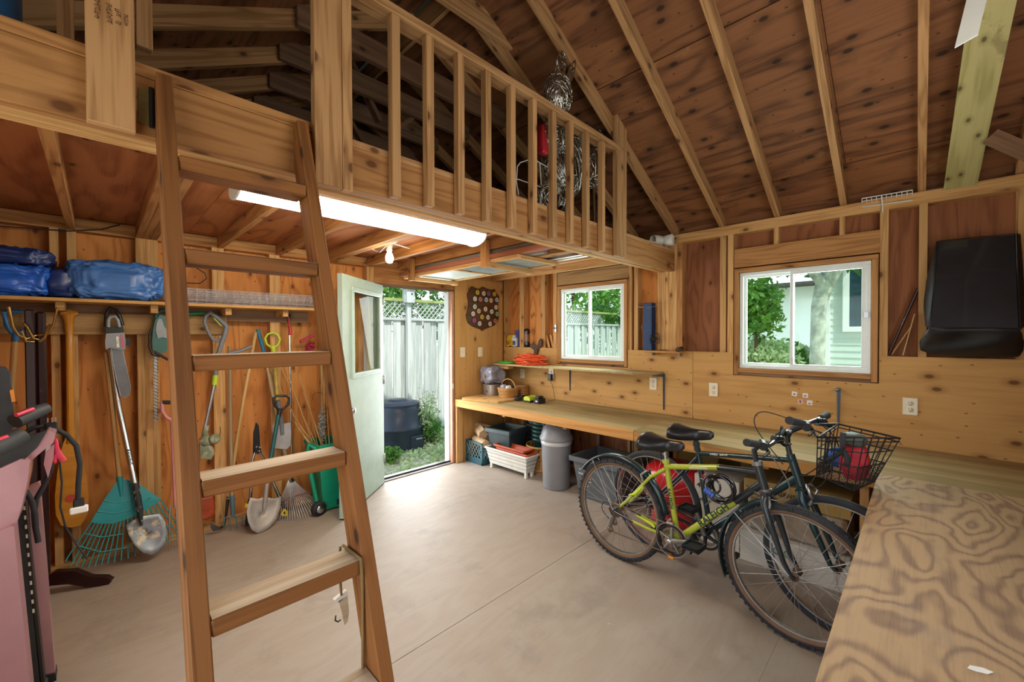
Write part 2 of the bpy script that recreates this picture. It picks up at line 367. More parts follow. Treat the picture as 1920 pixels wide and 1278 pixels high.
# ================================================================== the shed: floor
fl = struct('floor', (0, 0, 0))
fm = NT('floor_ply'); tcf = fm.N('TexCoord')
def _fm():
    t = fm; v = tcf.outputs['Object']
    def mp(sx, sy):
        m = t.N('Mapping'); t.L(v, m.inputs[0]); m.inputs['Scale'].default_value = (sx, sy, 1); return m.outputs[0]
    f = t.noise(mp(1.1, 3.2), 1.0, 2.5, 0.5, 0.4); s = t.math('MULTIPLY_ADD', t.math('SINE', t.math('MULTIPLY', f, 46)), 0.5, 0.5)
    g = t.noise(mp(9, 60), 1.0, 4, 0.6); b = t.noise(v, 0.8, 4, 0.6); d = t.noise(v, 2.6, 6, 0.7)
    c = t.mix(b, lin('#aca093'), lin('#918579'))
    c = t.mix(t.math('MULTIPLY', s, 0.22), c, lin('#927c68'))
    c = t.mix(t.math('MULTIPLY', t.ramp(g, [(.5, (0, 0, 0, 1)), (.8, (1, 1, 1, 1))]), 0.35), c, lin('#8b7a6a'))
    c = t.mix(t.math('MULTIPLY', t.ramp(d, [(.54, (0, 0, 0, 1)), (.66, (1, 1, 1, 1))]), 0.5), c, lin('#857b72'))
    e = t.noise(v, 7, 6, 0.75); c = t.mix(t.math('MULTIPLY', t.ramp(e, [(.68, (0, 0, 0, 1)), (.72, (1, 1, 1, 1))]), 0.5), c, lin('#e3dcd2'))
    t.L(c, t.b.inputs['Base Color']); t.b.inputs['Roughness'].default_value = 0.55; t.bump(g, 0.15, 0.001)
_fm()
# plywood sheets laid across the floor with 3 mm gaps (the seam the photo shows runs along x at y = -2.2)
xs = [-4.5, -2.06, 0.1] ; xs2 = [-4.5, -3.3, -0.86, 0.1]
rows = [(-4.7, -3.41), (-3.41, -2.19), (-2.19, -0.97), (-0.97, 0.0)]
for i, (ya, yb) in enumerate(rows):
    e = [-4.5, 0.1] if i in (1, 2) else (xs if i == 0 else xs2)
    for a, b in zip(e[:-1], e[1:]):
        MB().box(a + .0004, b - .0004, ya + (.0018 if i == 2 else .0004), yb - (.0018 if i == 1 else .0004), -0.03, 0, 0).build('floor_panel', 'floor_ply', fl)
MB().box(-4.5, 0.1, -4.7, 0.1, -0.09, -0.032, 0).build('subfloor', 'lumber_dim', fl)
for sx0 in (-3.0, -1.9): pass

# ================================================================== wall A (left in the photo): door, tools
STUDT = 2.335
def stud(parent, x0, x1, y0, y1, z0, z1, mat='lumber', name='stud'):
    return MB().box(x0, x1, y0, y1, z0, z1).build(name, mat, parent)
wa = struct('wall_left')
DX0, DX1, DZ = -1.74, -0.84, 2.015
# sheathing: vertical plywood panels, grain up
edges = [-4.5, -3.285, -2.065, DX0 - .03]
for a, b in zip(edges[:-1], edges[1:]): MB().box(a + .001, b - .001, .09, .102, 0, 2.62, 2).build('panel', 'ply_orange', wa)
MB().box(DX0 - .03, DX1 + .03, .09, .102, DZ + .03, 2.62, 0).build('panel', 'ply_orange', wa)
MB().box(DX1 + .03, 0.1, .09, .102, 0, 2.62, 2).build('panel', 'ply_orange', wa)
MB().box(DX1 + .045, -0.012, -.012, 0.0, 0, 2.19, 2).build('panel', 'ply_tan', wa)     # inner sheet right of the door
# gable above, behind the loft
g = MB(); g.prism([(-4.5, 2.62), (0.1, 2.62), (-2.2, 3.85)], (0, .09, 0), (1, 0, 0), (0, 0, 1), (0, .012, 0)); g.build('gable_panel', 'ply_roof', wa)
for (a, b) in [(-3.962, -3.924), (-3.887, -3.845), (-3.56, -3.52), (-3.519, -3.481), (-3.48, -3.442), (-3.124, -3.086), (-3.085, -3.047), (-2.727, -2.689), (-2.688, -2.65), (-2.32, -2.282), (-1.87, -1.832), (-1.831, -1.793)]:
    stud(wa, a, b, 0, .089, .04, 2.19)
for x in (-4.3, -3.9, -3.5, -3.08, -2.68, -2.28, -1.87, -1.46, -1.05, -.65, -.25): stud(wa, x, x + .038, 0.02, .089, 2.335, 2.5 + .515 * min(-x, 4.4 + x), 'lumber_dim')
MB().box(-4.5, DX0 - .05, 0, .089, 0, .04, 0).build('bottom_plate', 'lumber', wa)
MB().box(DX1 + .05, 0, 0.001, .089, 0, .04, 0).build('bottom_plate', 'lumber', wa)
MB().box(-4.5, 0, 0, .089, 2.19, 2.228, 0).build('top_plate', 'lumber_warm', wa)
MB().box(-4.5, 0, 0.002, .089, 2.228, 2.27, 0).build('top_plate', 'lumber', wa)
MB().box(-1.79, -0.80, -.001, .089, DZ + .02, 2.19, 0).build('header', 'lumber_warm', wa)
for x in (-.79, -.45, -.038): stud(wa, x, x + .036, 0.001, .089, .04, 2.19)
# vent high in the gable
vt = struct('trim_2', (-3.0, .08, 2.75))
c = onY(575, 213, .07)
vb = MB(); 
for k in range(4): vb.frame((c.x - .09, .075, c.z - .06 + k * .04), (1, 0, 0), (0, .6, -.5), (0, .5, .6), .2, .03, .004)
vb.build('vent_slats', P_('vent_metal', '#7fa6a0', 0.4, 0.4), vt)
f = MB(); f.box(c.x - .1, c.x + .12, .07, .085, c.z - .1, c.z - .085); f.box(c.x - .1, c.x + .12, .07, .085, c.z + .085, c.z + .1); f.box(c.x - .1, c.x - .085, .07, .085, c.z - .1, c.z + .1); f.box(c.x + .105, c.x + .12, .07, .085, c.z - .1, c.z + .1)
f.build('vent_frame', 'steel', vt)
# door lining and threshold
tr = struct('trim_1')
MB().box(DX1, DX1 + .03, -.012, .12, 0, DZ).build('jamb', P_('jamb_pink', '#b9836a', 0.5), tr)
MB().box(DX1 - .012, DX1, .04, .12, 0, DZ).build('door_stop', 'white_vinyl', tr)
MB().box(DX0 - .03, DX0, -.005, .12, 0, DZ).build('jamb', 'lumber_warm', tr)
MB().box(DX0 - .03, DX1 + .03, -.005, .12, DZ, DZ + .022).build('head_jamb', 'lumber_dim', tr)
MB().box(DX0, DX1, -.012, .13, -.005, .012, 0).build('threshold', P_('sill_grey', '#8d8884', 0.4, 0.4), tr)
MB().box(DX0, DX1, .03, .045, .012, .028, 0).build('sill_strip', 'dark_metal', tr)
sp = onY(844, 724, 0); MB().box(DX1 - .003, DX1 + .02, -.016, -.012, sp.z - .03, sp.z + .03).build('strike_plate', 'ivory_plastic', tr)

# ================================================================== wall B (right in the photo): windows and bench
wb = struct('wall_right')
ZL = 1.35
W1 = (-1.803, -0.911, 1.175, 2.062); W2 = (-3.69, -2.79, 1.168, 2.045)     # outer edges of the wooden frames (y0, y1, z0, z1)
def panelsB(x0, x1, y0, y1, z0, z1, mat, ax): MB().box(x0, x1, y0, y1, z0, z1, ax).build('panel', mat, wb)
# inner plywood sheets between bench and ledge, horizontal grain, cut round the windows
for (ya, yb, W) in ((-4.6, -2.4525, W2), (-2.4495, -.0128, W1)):
    MB().prism([(ya, .7525), (yb, .7525), (yb, ZL), (W[1] + .007, ZL), (W[1] + .007, W[2] - .006), (W[0] - .007, W[2] - .006), (W[0] - .007, ZL), (ya, ZL)], (0, 0, 0), (0, 1, 0), (0, 0, 1), (.0118, 0, 0)).build('panel', 'ply_tan', wb)
ys = [-4.6, -3.70, -2.452, -1.81, -.905, 0.09]
# outer sheathing with window holes
def holes(x0, x1, mat):
    MB().box(x0, x1, -4.7, W2[0], 0, 2.56, 2).build('panel', mat, wb); MB().box(x0, x1, W2[1], -2.3, 0, 2.56, 2).build('panel', mat, wb); MB().box(x0, x1, -2.298, W1[0], 0, 2.56, 2).build('panel', 'ply_orange', wb); MB().box(x0, x1, W1[1], .1, 0, 2.56, 2).build('panel', 'ply_orange', wb)
    for W in (W1, W2):
        MB().box(x0, x1, W[0], W[1], 0, W[2], 2).build('panel', mat, wb); MB().box(x0, x1, W[0], W[1], W[3], 2.56, 2).build('panel', mat, wb)
holes(.101, .113, 'ply_red')
# studs: full height, read off the photo at the wall face
def bstud(pa, pb, z0=0.04, z1=2.34, py=640, mat='lumber'):
    a = onX(pa, py, .012).y; b = onX(pb, py, .012).y
    return MB().box(.012, .1, b, a, z0, z1).build('stud', mat, wb)
for pa, pb in [(974, 982), (1014, 1022)]: bstud(pa, pb)
for pa, pb in [(1037.5, 1044), (1177, 1184), (1189, 1196), (1233, 1240), (1240.5, 1247), (1247.5, 1254), (1254.5, 1261), (1261.5, 1269), (1269.5, 1279)]: bstud(pa, pb, mat='lumber' if pa < 1265 else 'lumber_warm')
for pa, pb in [(1350, 1361), (1364, 1375), (1649, 1665), (1722, 1738), (1907, 1926)]: bstud(pa, pb, py=560)
MB().box(.012, .1, -4.5, -4.462, .04, 2.34).build('stud', 'lumber', wb)
MB().box(.012, .1, -.04, -.002, .04, 2.34).build('stud', 'lumber', wb)
for y in (-.45, -1.05, -1.45, -1.85, -2.25, -2.65, -3.05, -3.45, -3.9): MB().box(.012, .1, y - .019, y + .019, .04, .75 if -2.9 < y < -1.9 else 1.15 if not (-.9 < y < 0) else .75).build('stud', 'lumber_dim', wb)
MB().box(.012, .1, -4.7, 0, 2.34, 2.378, 1).build('top_plate', 'lumber', wb)
MB().box(.012, .1, -4.7, 0, 2.3785, 2.42, 1).build('top_plate', 'lumber', wb)
MB().box(.012, .1, -4.7, 0, 0, .04, 1).build('bottom_plate', 'lumber', wb)
# headers over the windows, cripples
for W, hz in ((W1, .155), (W2, .165)):
    MB().box(.01, .1, W[0] - .005, W[1] + .005, W[3] + .012, W[3] + hz, 1).build('header', 'lumber_warm' if W is W2 else 'weathered', wb)
for pa, pb in [(1451, 1460), (1574, 1584)]:
    a = onX(pa, 430, .012).y; b = onX(pb, 430, .012).y; MB().box(.012, .1, b, a, W2[3] + .165, 2.34).build('stud', 'lumber', wb)
# windows
def window(name, W, split, knob):
    r = struct(name, (0, (W[0] + W[1]) / 2, W[2])); y0, y1, z0, z1 = W; t = .034
    for (a, b, c_, d, ax) in [(y0, y1, z1 - t, z1, 1), (y0 + t, y1 - t, z0 + .02, z0 + .02 + t, 1), (y0, y0 + t, z0, z1 - t, 2), (y1 - t, y1, z0, z1 - t, 2)]:
        MB().box(-.006, .125, a, b, c_, d, ax).build('wood_frame', 'lumber_warm', r, bevel=.002)
    a0, a1, b0, b1 = y0 + t + .003, y1 - t - .003, z0 + .02 + t + .002, z1 - t - .003; v = .026
    vf = MB(); vf.box(.012, .07, a0, a1, b1 - v, b1); vf.box(.012, .07, a0, a1, b0, b0 + v); vf.box(.0128, .0692, a0 + .0005, a0 + v, b0 + v, b1 - v); vf.box(.0128, .0692, a1 - v, a1 - .0005, b0 + v, b1 - v)
    MB().box(.008, .133, y0 + t, y1 - t, z0 - .004, z0 + .0185, 1).build('rough_sill', 'lumber_dim', r)
    vf.build('vinyl_frame', 'white_vinyl', r, bevel=.002)
    ym = a1 - (a1 - a0) * split
    # near sash (left in the photo, sliding) and far sash
    for k, (s0, s1, xx) in enumerate(((ym - .012, a1 - v, .052), (a0 + v, ym + .012, .030))):
        sv = .020; sash = MB()
        for q in ((s0, s1, b1 - v - sv, b1 - v), (s0, s1, b0 + v, b0 + v + sv), (s0, s0 + sv + .006, b0 + v + sv, b1 - v - sv), (s1 - sv, s1, b0 + v + sv, b1 - v - sv)): sash.box(xx - .009, xx + .009, *q)
        so = sash.build('sash', 'white_vinyl', r, bevel=.0015)
        MB().box(xx - .002, xx + .002, s0 + sv, s1 - sv + .002, b0 + v + sv - .002, b1 - v - sv + .002).build('pane', 'window_glass', so)
    MB().box(.005, .02, ym - .014, ym - .006, b0 + v + .02, b0 + v + .07).build('latch', 'steel', r)
    return r
window('window_1', W1, .47, 0); window('window_2', W2, .44, 1)
lk = onX(1624, 590, 0); k = MB(); k.box(-.004, .012, lk.y - .012, lk.y + .012, lk.z - .02, lk.z + .02); k.build('window_lock', 'steel', bpy.data.objects['window_2'])

# ================================================================== walls behind the camera (window and double door openings added to bring in light)
wc = struct('wall_front'); yC = -4.5
for (a, b, z0, z1) in [(-4.5, -3.1, 0, 2.42), (-3.1, -1.3, 0, 1.2), (-3.1, -1.3, 2.25, 2.42), (-1.3, .1, 0, 2.42)]: MB().box(a, b, yC - .1, yC - .088, z0, z1, 2 if b - a < 1.5 else 0).build('panel', 'ply_red', wc)
MB().box(-4.5, .1, yC - .1, yC - .088, 2.42, 2.62, 0).build('panel', 'ply_red', wc)
g = MB(); g.prism([(-4.5, 2.62), (0.1, 2.62), (-2.2, 3.85)], (0, yC - .1, 0), (1, 0, 0), (0, 0, 1), (0, .012, 0)); g.build('gable_panel', 'ply_roof', wc)
for x in (-4.4, -4.0, -3.6, -3.14, -1.3, -.9, -.5, -.1): MB().box(x, x + .038, yC - .088, yC, .04, 2.34).build('stud', 'lumber', wc)
MB().box(-4.4, .0, yC - .088, yC, 2.34, 2.42, 0).build('top_plate', 'lumber', wc); MB().box(-4.4, .0, yC - .088, yC, 0, .04, 0).build('bottom_plate', 'lumber', wc)
wd = struct('wall_rear'); xD = -4.4
for (a, b, z0, z1) in [(-4.6, -4.3, 0, 2.56), (-4.3, -2.3, 2.1, 2.56), (-2.3, .1, 0, 2.56)]: MB().box(xD - .1, xD - .088, a, b, z0, z1, 2).build('panel', 'ply_orange', wd)
for y in (-4.45, -2.28, -1.87, -1.46, -1.05, -.65, -.25): MB().box(xD - .088, xD, y, y + .038, .04, 2.34).build('stud', 'lumber', wd)
MB().box(xD - .088, xD, -4.6, 0, 2.34, 2.42, 1).build('top_plate', 'lumber', wd)
MB().box(xD - .088, xD, -4.3, -2.3, 2.1, 2.34, 1).build('header', 'lumber_warm', wd)

# ================================================================== roof
ce = struct('ceiling')
SL = .515; ca = 1 / math.hypot(1, SL); XR = -2.2
RY = [-4.30, -3.895, -3.497, -3.09, -2.68, -2.27, -1.865, -1.46, -1.05, -.65, -.245]
def rz(d): return 2.44 + SL * d          # underside of a rafter at distance d from the wall line
def rafter_mesh():
    b = MB(); L = 2.2 / ca + .28
    b.frame((-.28, 0, .0445), (1, 0, 0), (0, 1, 0), (0, 0, 1), L, .038, .089); return b
me_r = None
ang = math.atan(SL)
for i, y in enumerate(RY):
    for side in (0, 1):
        if me_r is None: o = rafter_mesh().build('rafter', 'lumber_roof', ce, local=True); me_r = o.data
        else: o = bpy.data.objects.new('rafter', me_r); COL.objects.link(o); o.parent = ce
        # local X runs up the slope
        if side == 0: o.matrix_local = Matrix.Translation((0, y, 2.44)) @ basis((-ca, 0, SL * ca), (0, -1, 0)).to_4x4()
        else: o.matrix_local = Matrix.Translation((-4.4, y, 2.44)) @ basis((ca, 0, SL * ca), (0, 1, 0)).to_4x4()
        if y > -2.4 and side == 1: o.data = o.data
MB().box(XR - .012, XR + .012, -4.6, .1, rz(2.2) - .06, rz(2.2) + .09, 1).build('ridge_board', 'lumber_roof', ce)
# plywood sheets on each slope (1.22 m up the slope, 2.44 m along), staggered
for side in (0, 1):
    s0 = -.35
    rowi = 0
    while s0 < 2.2 / ca:
        s1 = min(s0 + (.62 if rowi == 0 and side == 0 else 1.22), 2.2 / ca + .004); yy = -4.75 - (1.22 if rowi % 2 else .35); 
        while yy < .1:
            a = max(yy, -4.75); b_ = min(yy + 2.44, .15)
            if b_ - a > .05:
                p = MB()
                if side == 0:
                    U = Vector((-ca, 0, SL * ca)); N = Vector((SL * ca, 0, ca)); base = Vector((0, 0, 2.44))
                else:
                    U = Vector((ca, 0, SL * ca)); N = Vector((-SL * ca, 0, ca)); base = Vector((-4.4, 0, 2.44))
                o_ = base + U * ((s0 + s1) / 2) + N * (.0895 + .006); p.frame((o_.x, a + .0015, o_.z), (0, 1, 0), U, N, b_ - a - .003, s1 - s0 - .007, .012)
                p.build('roof_panel', 'ply_roof', ce)
            yy += 2.44
        s0 = s1; rowi += 1
# blocking between rafters above the plate
for y0, y1 in zip(RY[:-1], RY[1:]):
    MB().box(.08, .1, y0 + .02, y1 - .02, 2.42, 2.56, 1).build('blocking', 'ply_roof', ce); MB().box(-4.5, -4.48, y0 + .02, y1 - .02, 2.42, 2.56, 1).build('blocking', 'ply_roof', ce)
# collar ties
for y, z, xa, xb in [(-1.865, 3.44, -2.75, -1.62), (-1.46, 3.17, -2.98, -1.42), (-1.05, 3.20, -2.95, -1.46), (-.65, 3.22, -2.9, -1.5), (-.245, 3.22, -2.9, -1.5)]:
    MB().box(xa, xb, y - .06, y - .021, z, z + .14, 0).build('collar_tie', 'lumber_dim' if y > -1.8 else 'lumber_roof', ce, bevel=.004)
# bracing webs hanging from the ties (pale struts seen through the railing)
for y, xa, za, xb, zb in [(-1.05, -2.5, 3.5, -2.25, 3.1), (-1.05, -2.1, 3.1, -1.85, 3.35), (-.65, -2.45, 3.45, -2.2, 3.1)]:
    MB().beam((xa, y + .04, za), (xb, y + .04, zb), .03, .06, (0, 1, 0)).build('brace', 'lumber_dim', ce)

# ================================================================== loft
lf = thing('loft_platform', 'timber storage loft platform with plywood deck across the far end above the tools', 'loft', (-2.2, -1.1, 2.085))
yF = -2.285; ZB = 2.085
for k in range(3): MB().box(-4.4, 0.0, yF + .05 * k + (.0 if k else 0), yF + .05 * k + .042, ZB + (.006 if k == 1 else 0), 2.256, 0).build('beam', 'lumber_warm' if k == 0 else 'lumber', lf, bevel=.002)
MB().box(-4.4, -3.155, yF - .004, yF + .09, 2.257, 2.292, 0).build('cap_board', 'lumber_warm', lf, bevel=.002)
MB().box(-3.05, -.0, yF + .004, yF + .09, 2.257, 2.285, 0).build('cap_board', 'lumber_roof', lf)
for (a, b) in [(-3.885, -3.847), (-3.56, -3.522), (-3.521, -3.483), (-3.482, -3.444), (-3.09, -3.052), (-2.68, -2.642), (-2.275, -2.237), (-2.236, -2.198), (-1.87, -1.832), (-1.53, -1.492), (-1.03, -.992), (-.62, -.582), (-.2, -.162)]:
    MB().box(a, b, yF + .15, -.0, 2.19, 2.274, 1).build('joist', 'lumber_warm' if a < -1.5 else 'lumber', lf, bevel=.002)
for (a, b) in [(-4.4, -3.27), (-3.27, -2.05), (-2.05, -.83), (-.83, 0.0)]:
    MB().box(a + .001, b - .001, yF + .1, .0, 2.275, 2.287, 1).build('deck_panel', 'ply_loft', lf)

# railing
rl = thing('loft_railing', 'wooden baluster railing along the front edge of the loft', 'railing', (-2.2, yF, 2.08))
yb = yF - .0225
MB().box(-3.765, -3.668, yF - .042, yF - .004, 2.075, 3.4).build('post', 'lumber_roof', rl, bevel=.002)
MB().box(-3.185, -3.085, yF - .042, yF - .004, 2.06, 3.6).build('post', 'lumber_roof', rl, bevel=.002)
MB().box(-3.083, -3.045, yF - .042, yF - .004, 2.06, 3.6).build('post', 'lumber_roof', rl, bevel=.002)
MB().box(-3.66, -3.622, yF + .05, yF + .088, 2.37, 3.3).build('post', 'lumber_roof', rl, bevel=.002)
MB().box(-1.083, -.99, yF - .042, yF - .004, 2.08, 3.15).build('post', 'lumber_roof', rl, bevel=.002)
MB().box(-.988, -.945, yF - .042, yF - .004, 2.08, 3.13).build('post', 'lumber_roof', rl, bevel=.002)
for x in (-2.855, -2.685, -2.51, -2.335, -2.155, -1.98, -1.80, -1.628, -1.452, -1.262):
    MB().box(x - .019, x + .019, yF - .042, yF - .004, 2.085, 2.845).build('baluster', 'lumber_roof', rl, bevel=.0015)
MB().box(-3.044, -1.0, yF - .046, yF + .045, 2.846, 2.884, 0).build('top_rail', 'lumber_roof', rl, bevel=.002)
for x, z in ((-3.74, 2.13), (-3.70, 2.2), (-3.74, 2.27), (-3.15, 2.12), (-3.15, 2.2)):
    pass
_p0 = onY(106, 50, -2.02); _p1 = onY(139, 60, -2.02); MB().box(_p0.x, _p1.x, -2.02, -1.982, 2.2875, 2.75).build('post', 'lumber_roof', rl)

# ================================================================== L-shaped bench
bb = thing('workbench', 'long wooden workbench with green-stained top running under the two windows', 'workbench', (-.4, -2.2, 0))
MB().box(-.802, 0, -3.738, -2.3, .733, .752, 1).build('top_panel', 'bench_far', bb); MB().box(-.802, 0, -2.299, -.014, .733, .752, 1).build('top_panel', 'bench_far', bb); MB().box(-.802, 0, -4.5, -3.7385, .733, .752, 1).build('top_panel', 'bench_far', bb)
MB().box(-.806, -.768, -3.73, -2.31, .668, .736, 1).build('apron', 'bench_edge', bb, bevel=.003); MB().box(-.806, -.768, -2.308, -.014, .668, .7515, 1).build('apron', 'bench_edge', bb, bevel=.003)
for y in (-.8, -1.6, -2.4, -3.2, -4.0): MB().box(-.768, 0, y - .019, y + .019, .644, .733, 0).build('bearer', 'lumber', bb)
MB().box(-.80, -.712, -.05, -.013, 0, .668).build('leg', 'lumber', bb, bevel=.002)
for y in (-3.7,): MB().box(-.77, -.68, y, y + .038, 0, .66).build('leg', 'lumber', bb)
cb = thing('near_workbench', 'near plywood workbench with bold swirling grain in the right foreground', 'workbench', (-2.0, -4.1, 0))
MB().box(-3.2, -.803, -4.5, -3.739, .734, .753, 0).build('top_panel', 'bench_near', cb, bevel=.003)
MB().box(-3.2, -.82, -3.785, -3.747, .70, .734, 0).build('apron', 'lumber', cb)
for x in (-3.15, -2.0, -.9): MB().box(x, x + .038, -3.78, -3.70 - .06, 0, .645).build('leg', 'lumber', cb); MB().box(x, x + .038, -4.49, -4.41, 0, .734).build('leg', 'lumber', cb)

# ================================================================== lights of the shed
ft = thing('fluorescent_fixture', 'long white fluorescent wrap light under the loft', 'light', (-2.62, -1.72, 2.15))
a = onZ(446, 362, 2.16); b = onZ(893, 446, 2.16)
fx0, fx1, fy = -3.32, -1.93, -1.745
poly = [(-.11, 0), (-.105, .02), (.105, .02), (.11, 0)]
m = MB(); m.prism(poly, (fx0, fy, 2.168), (0, 1, 0), (0, 0, 1), (fx1 - fx0, 0, 0)); m.build('housing', 'white_paint', ft)
poly = [(.105 * math.cos(t), -.055 * math.sin(t)) for t in [PI * i / 12 for i in range(13)]]
m = MB(); m.prism(poly[::-1], (fx0 + .008, fy, 2.168), (0, 1, 0), (0, 0, 1), (fx1 - fx0 - .016, 0, 0), True); m.build('diffuser', 'tube_light', ft)
poly = [(.112 * math.cos(t), -.062 * math.sin(t)) for t in [PI * i / 12 for i in range(13)]]
for x in (fx0, fx1 - .008): m = MB(); m.prism(poly[::-1], (x, fy, 2.168), (0, 1, 0), (0, 0, 1), (.008, 0, 0)); m.build('end_cap', 'white_vinyl', ft)
bl = thing('bare_bulb', 'bare glowing light bulb in a white ceiling socket', 'light', (-2.13, -.96, 2.3))
bp = Vector((-2.13, -.93, 2.17))
MB().lathe([(.001, .085), (.06, .085), (.062, .07), (.03, .06), (.022, .03), (.022, .0)], bp).build('socket', 'white_paint', bl)
MB().lathe([(.014, 0), (.018, -.02), (.03, -.05), (.031, -.07), (.02, -.095), (.001, -.1)], bp).build('bulb', 'bulb_glow', bl)
MB().tube([onZ(696, 466, 2.24), onZ(712, 473, 2.235), (bp.x, bp.y, 2.235), onZ(775, 468, 2.245), onZ(802, 460, 2.255), onZ(850, 445, 2.262), onZ(905, 430, 2.266)], .005, 6).build('cable', 'white_vinyl', bl)
MB().disc((bp.x, bp.y, 2.255), (0, 0, 1), .05, .019, 8).build('junction_box', 'steel', bl)
# ================================================================== outside
# roof covering and outer cladding close the joints between the plywood sheets
P_('shingle', '#4a4744', 0.9, var=0.2, bump=0.3)
rc = struct('trim_3')
for side in (0, 1):
    U = Vector((-ca if side == 0 else ca, 0, SL * ca)); N = Vector((SL * ca if side == 0 else -SL * ca, 0, ca)); base = Vector((0 if side == 0 else -4.4, 0, 2.44))
    o_ = base + U * (2.2 / ca / 2 - .2) + N * .111
    MB().frame((o_.x, -4.95, o_.z), (0, 1, 0), U, N, 5.3, 2.2 / ca + .44, .008).build('roof_covering', 'shingle', rc)
m = MB(); m.beam((-2.35, -4.95, rz(2.2) + .1), (-2.35, .35, rz(2.2) + .1), .01, .01); 
MB().box(XR - .1, XR + .1, -4.95, .35, rz(2.2) + .13, rz(2.2) + .15, 1).build('ridge_cap', 'shingle', rc)
P_('siding_paint', '#cfd8d2', 0.6, var=0.05)
for (a, b, z0, z1) in [(-4.6, DX0 - .03, -.1, 2.6), (DX0 - .03, DX1 + .03, DZ + .03, 2.6), (DX1 + .03, .15, -.1, 2.6)]: MB().box(a, b, .104, .125, z0, z1).build('siding', 'siding_paint', rc)
for (y0, y1, z0, z1) in [(-4.7, W2[0], -.1, 2.56), (W2[1], W1[0], -.1, 2.56), (W1[1], .12, -.1, 2.56), (W1[0], W1[1], -.1, W1[2]), (W1[0], W1[1], W1[3], 2.56), (W2[0], W2[1], -.1, W2[2]), (W2[0], W2[1], W2[3], 2.56)]:
    MB().box(.115, .135, y0, y1, z0, z1).build('siding', 'siding_paint', rc)

gm = NT('yard_ground'); tcg = gm.N('TexCoord')
n1 = gm.noise(tcg.outputs['Object'], 2.2, 6, .7); n2 = gm.noise(tcg.outputs['Object'], 14, 5, .7)
c1 = gm.ramp(n1, [(.4, '#8f8a72'), (.52, '#a8a88a'), (.62, '#6f8a4c')]); gm.L(gm.mix(gm.ramp(n2, [(.45, (0, 0, 0, 1)), (.62, (1, 1, 1, 1))]), c1, lin('#cfcab4')), gm.b.inputs['Base Color']); gm.b.inputs['Roughness'].default_value = .95
MB().box(-30, 40, -30, 40, -.3, -.12).build('ground', 'yard_ground', kind='structure')

def leafmat(name, a, b, trans=.35):
    t = NT(name); tcx = t.N('TexCoord'); gi = t.N('NewGeometry')
    n = t.noise(tcx.outputs['Object'], 3.0, 3, .6); c = t.ramp(n, [(.35, a), (.65, b)])
    t.L(c, t.b.inputs['Base Color']); t.b.inputs['Roughness'].default_value = .5
    tr = t.N('BsdfTranslucent'); t.L(c, tr.inputs[0]); mx = t.N('MixShader'); mx.inputs[0].default_value = trans
    t.L(t.b.outputs[0], mx.inputs[1]); t.L(tr.outputs[0], mx.inputs[2]); t.L(mx.outputs[0], t.out.inputs[0]); return t.m
leafmat('leaf_green', '#3f7a2c', '#7fae4a'); leafmat('leaf_dark', '#2c5a22', '#4f8436'); leafmat('leaf_pale', '#9dbb7a', '#cfdcae')
def foliage(name, c, r, n, size, mat, parent=None, seed=1, shell=.55, **kw):
    rng = np.random.default_rng(seed)
    d = rng.normal(size=(n, 3)); d /= np.linalg.norm(d, axis=1)[:, None]
    rad = (shell + (1 - shell) * rng.random(n)) ** .7; lump = 1 + .25 * np.sin(d[:, 0] * 5 + seed) * np.cos(d[:, 1] * 4 + d[:, 2] * 6)
    p = np.array(c) + d * np.array(r) * (rad * lump)[:, None]
    u = rng.normal(size=(n, 3)); u /= np.linalg.norm(u, axis=1)[:, None]; v = np.cross(u, rng.normal(size=(n, 3))); v /= np.linalg.norm(v, axis=1)[:, None]
    s = size * (.6 + .8 * rng.random(n))[:, None]
    q = np.stack([p - u * s, p - v * s * .45, p + u * s, p + v * s * .45], 1).reshape(-1, 3)
    b = MB(); b.v = [tuple(x) for x in q]; b.f = [(4 * i, 4 * i + 1, 4 * i + 2, 4 * i + 3) for i in range(n)]; b.uv = [[(0, 0), (1, 0), (1, 1), (0, 1)]] * n; b.sm = [False] * n
    return b.build(name, mat, parent, kind='stuff' if parent else None, **kw)
def tree(name, label, x, y, h, cr, crown_z, n, size, mat, seed, tr=.1, group=None, cat='tree'):
    t = thing(name, label, cat, (x, y, -.12), group)
    b = MB(); b.tube([(x, y, -.15), (x + .03, y, h * .35), (x - .05, y + .04, h * .7), (x, y, h)], [tr, tr * .8, tr * .55, tr * .2], 8); b.build('trunk', 'bark', t)
    foliage('crown', (x, y, crown_z), cr, n, size, mat, t, seed); return t
tree('leafy_tree', 'leafy green tree above the fence seen through the open door', -.6, 4.2, 3.6, (2.4, 1.0, 1.6), 3.0, 5200, .075, 'leaf_green', 3)
tree('leafy_tree', 'dense dark green tree behind the fence right of the birdhouse post', 3.2, 4.6, 3.4, (2.6, 1.2, 1.7), 2.9, 5200, .08, 'leaf_dark', 4)
tree('leafy_tree', 'tall green tree filling the small window next to the shelf', 5.6, 2.9, 3.6, (1.9, 1.0, 1.7), 2.75, 4600, .08, 'leaf_green', 5)
tree('leafy_tree', 'bushy green tree at the right edge of the small window', 7.6, 1.9, 3.3, (1.7, 1.5, 1.6), 2.6, 4200, .085, 'leaf_green', 6)
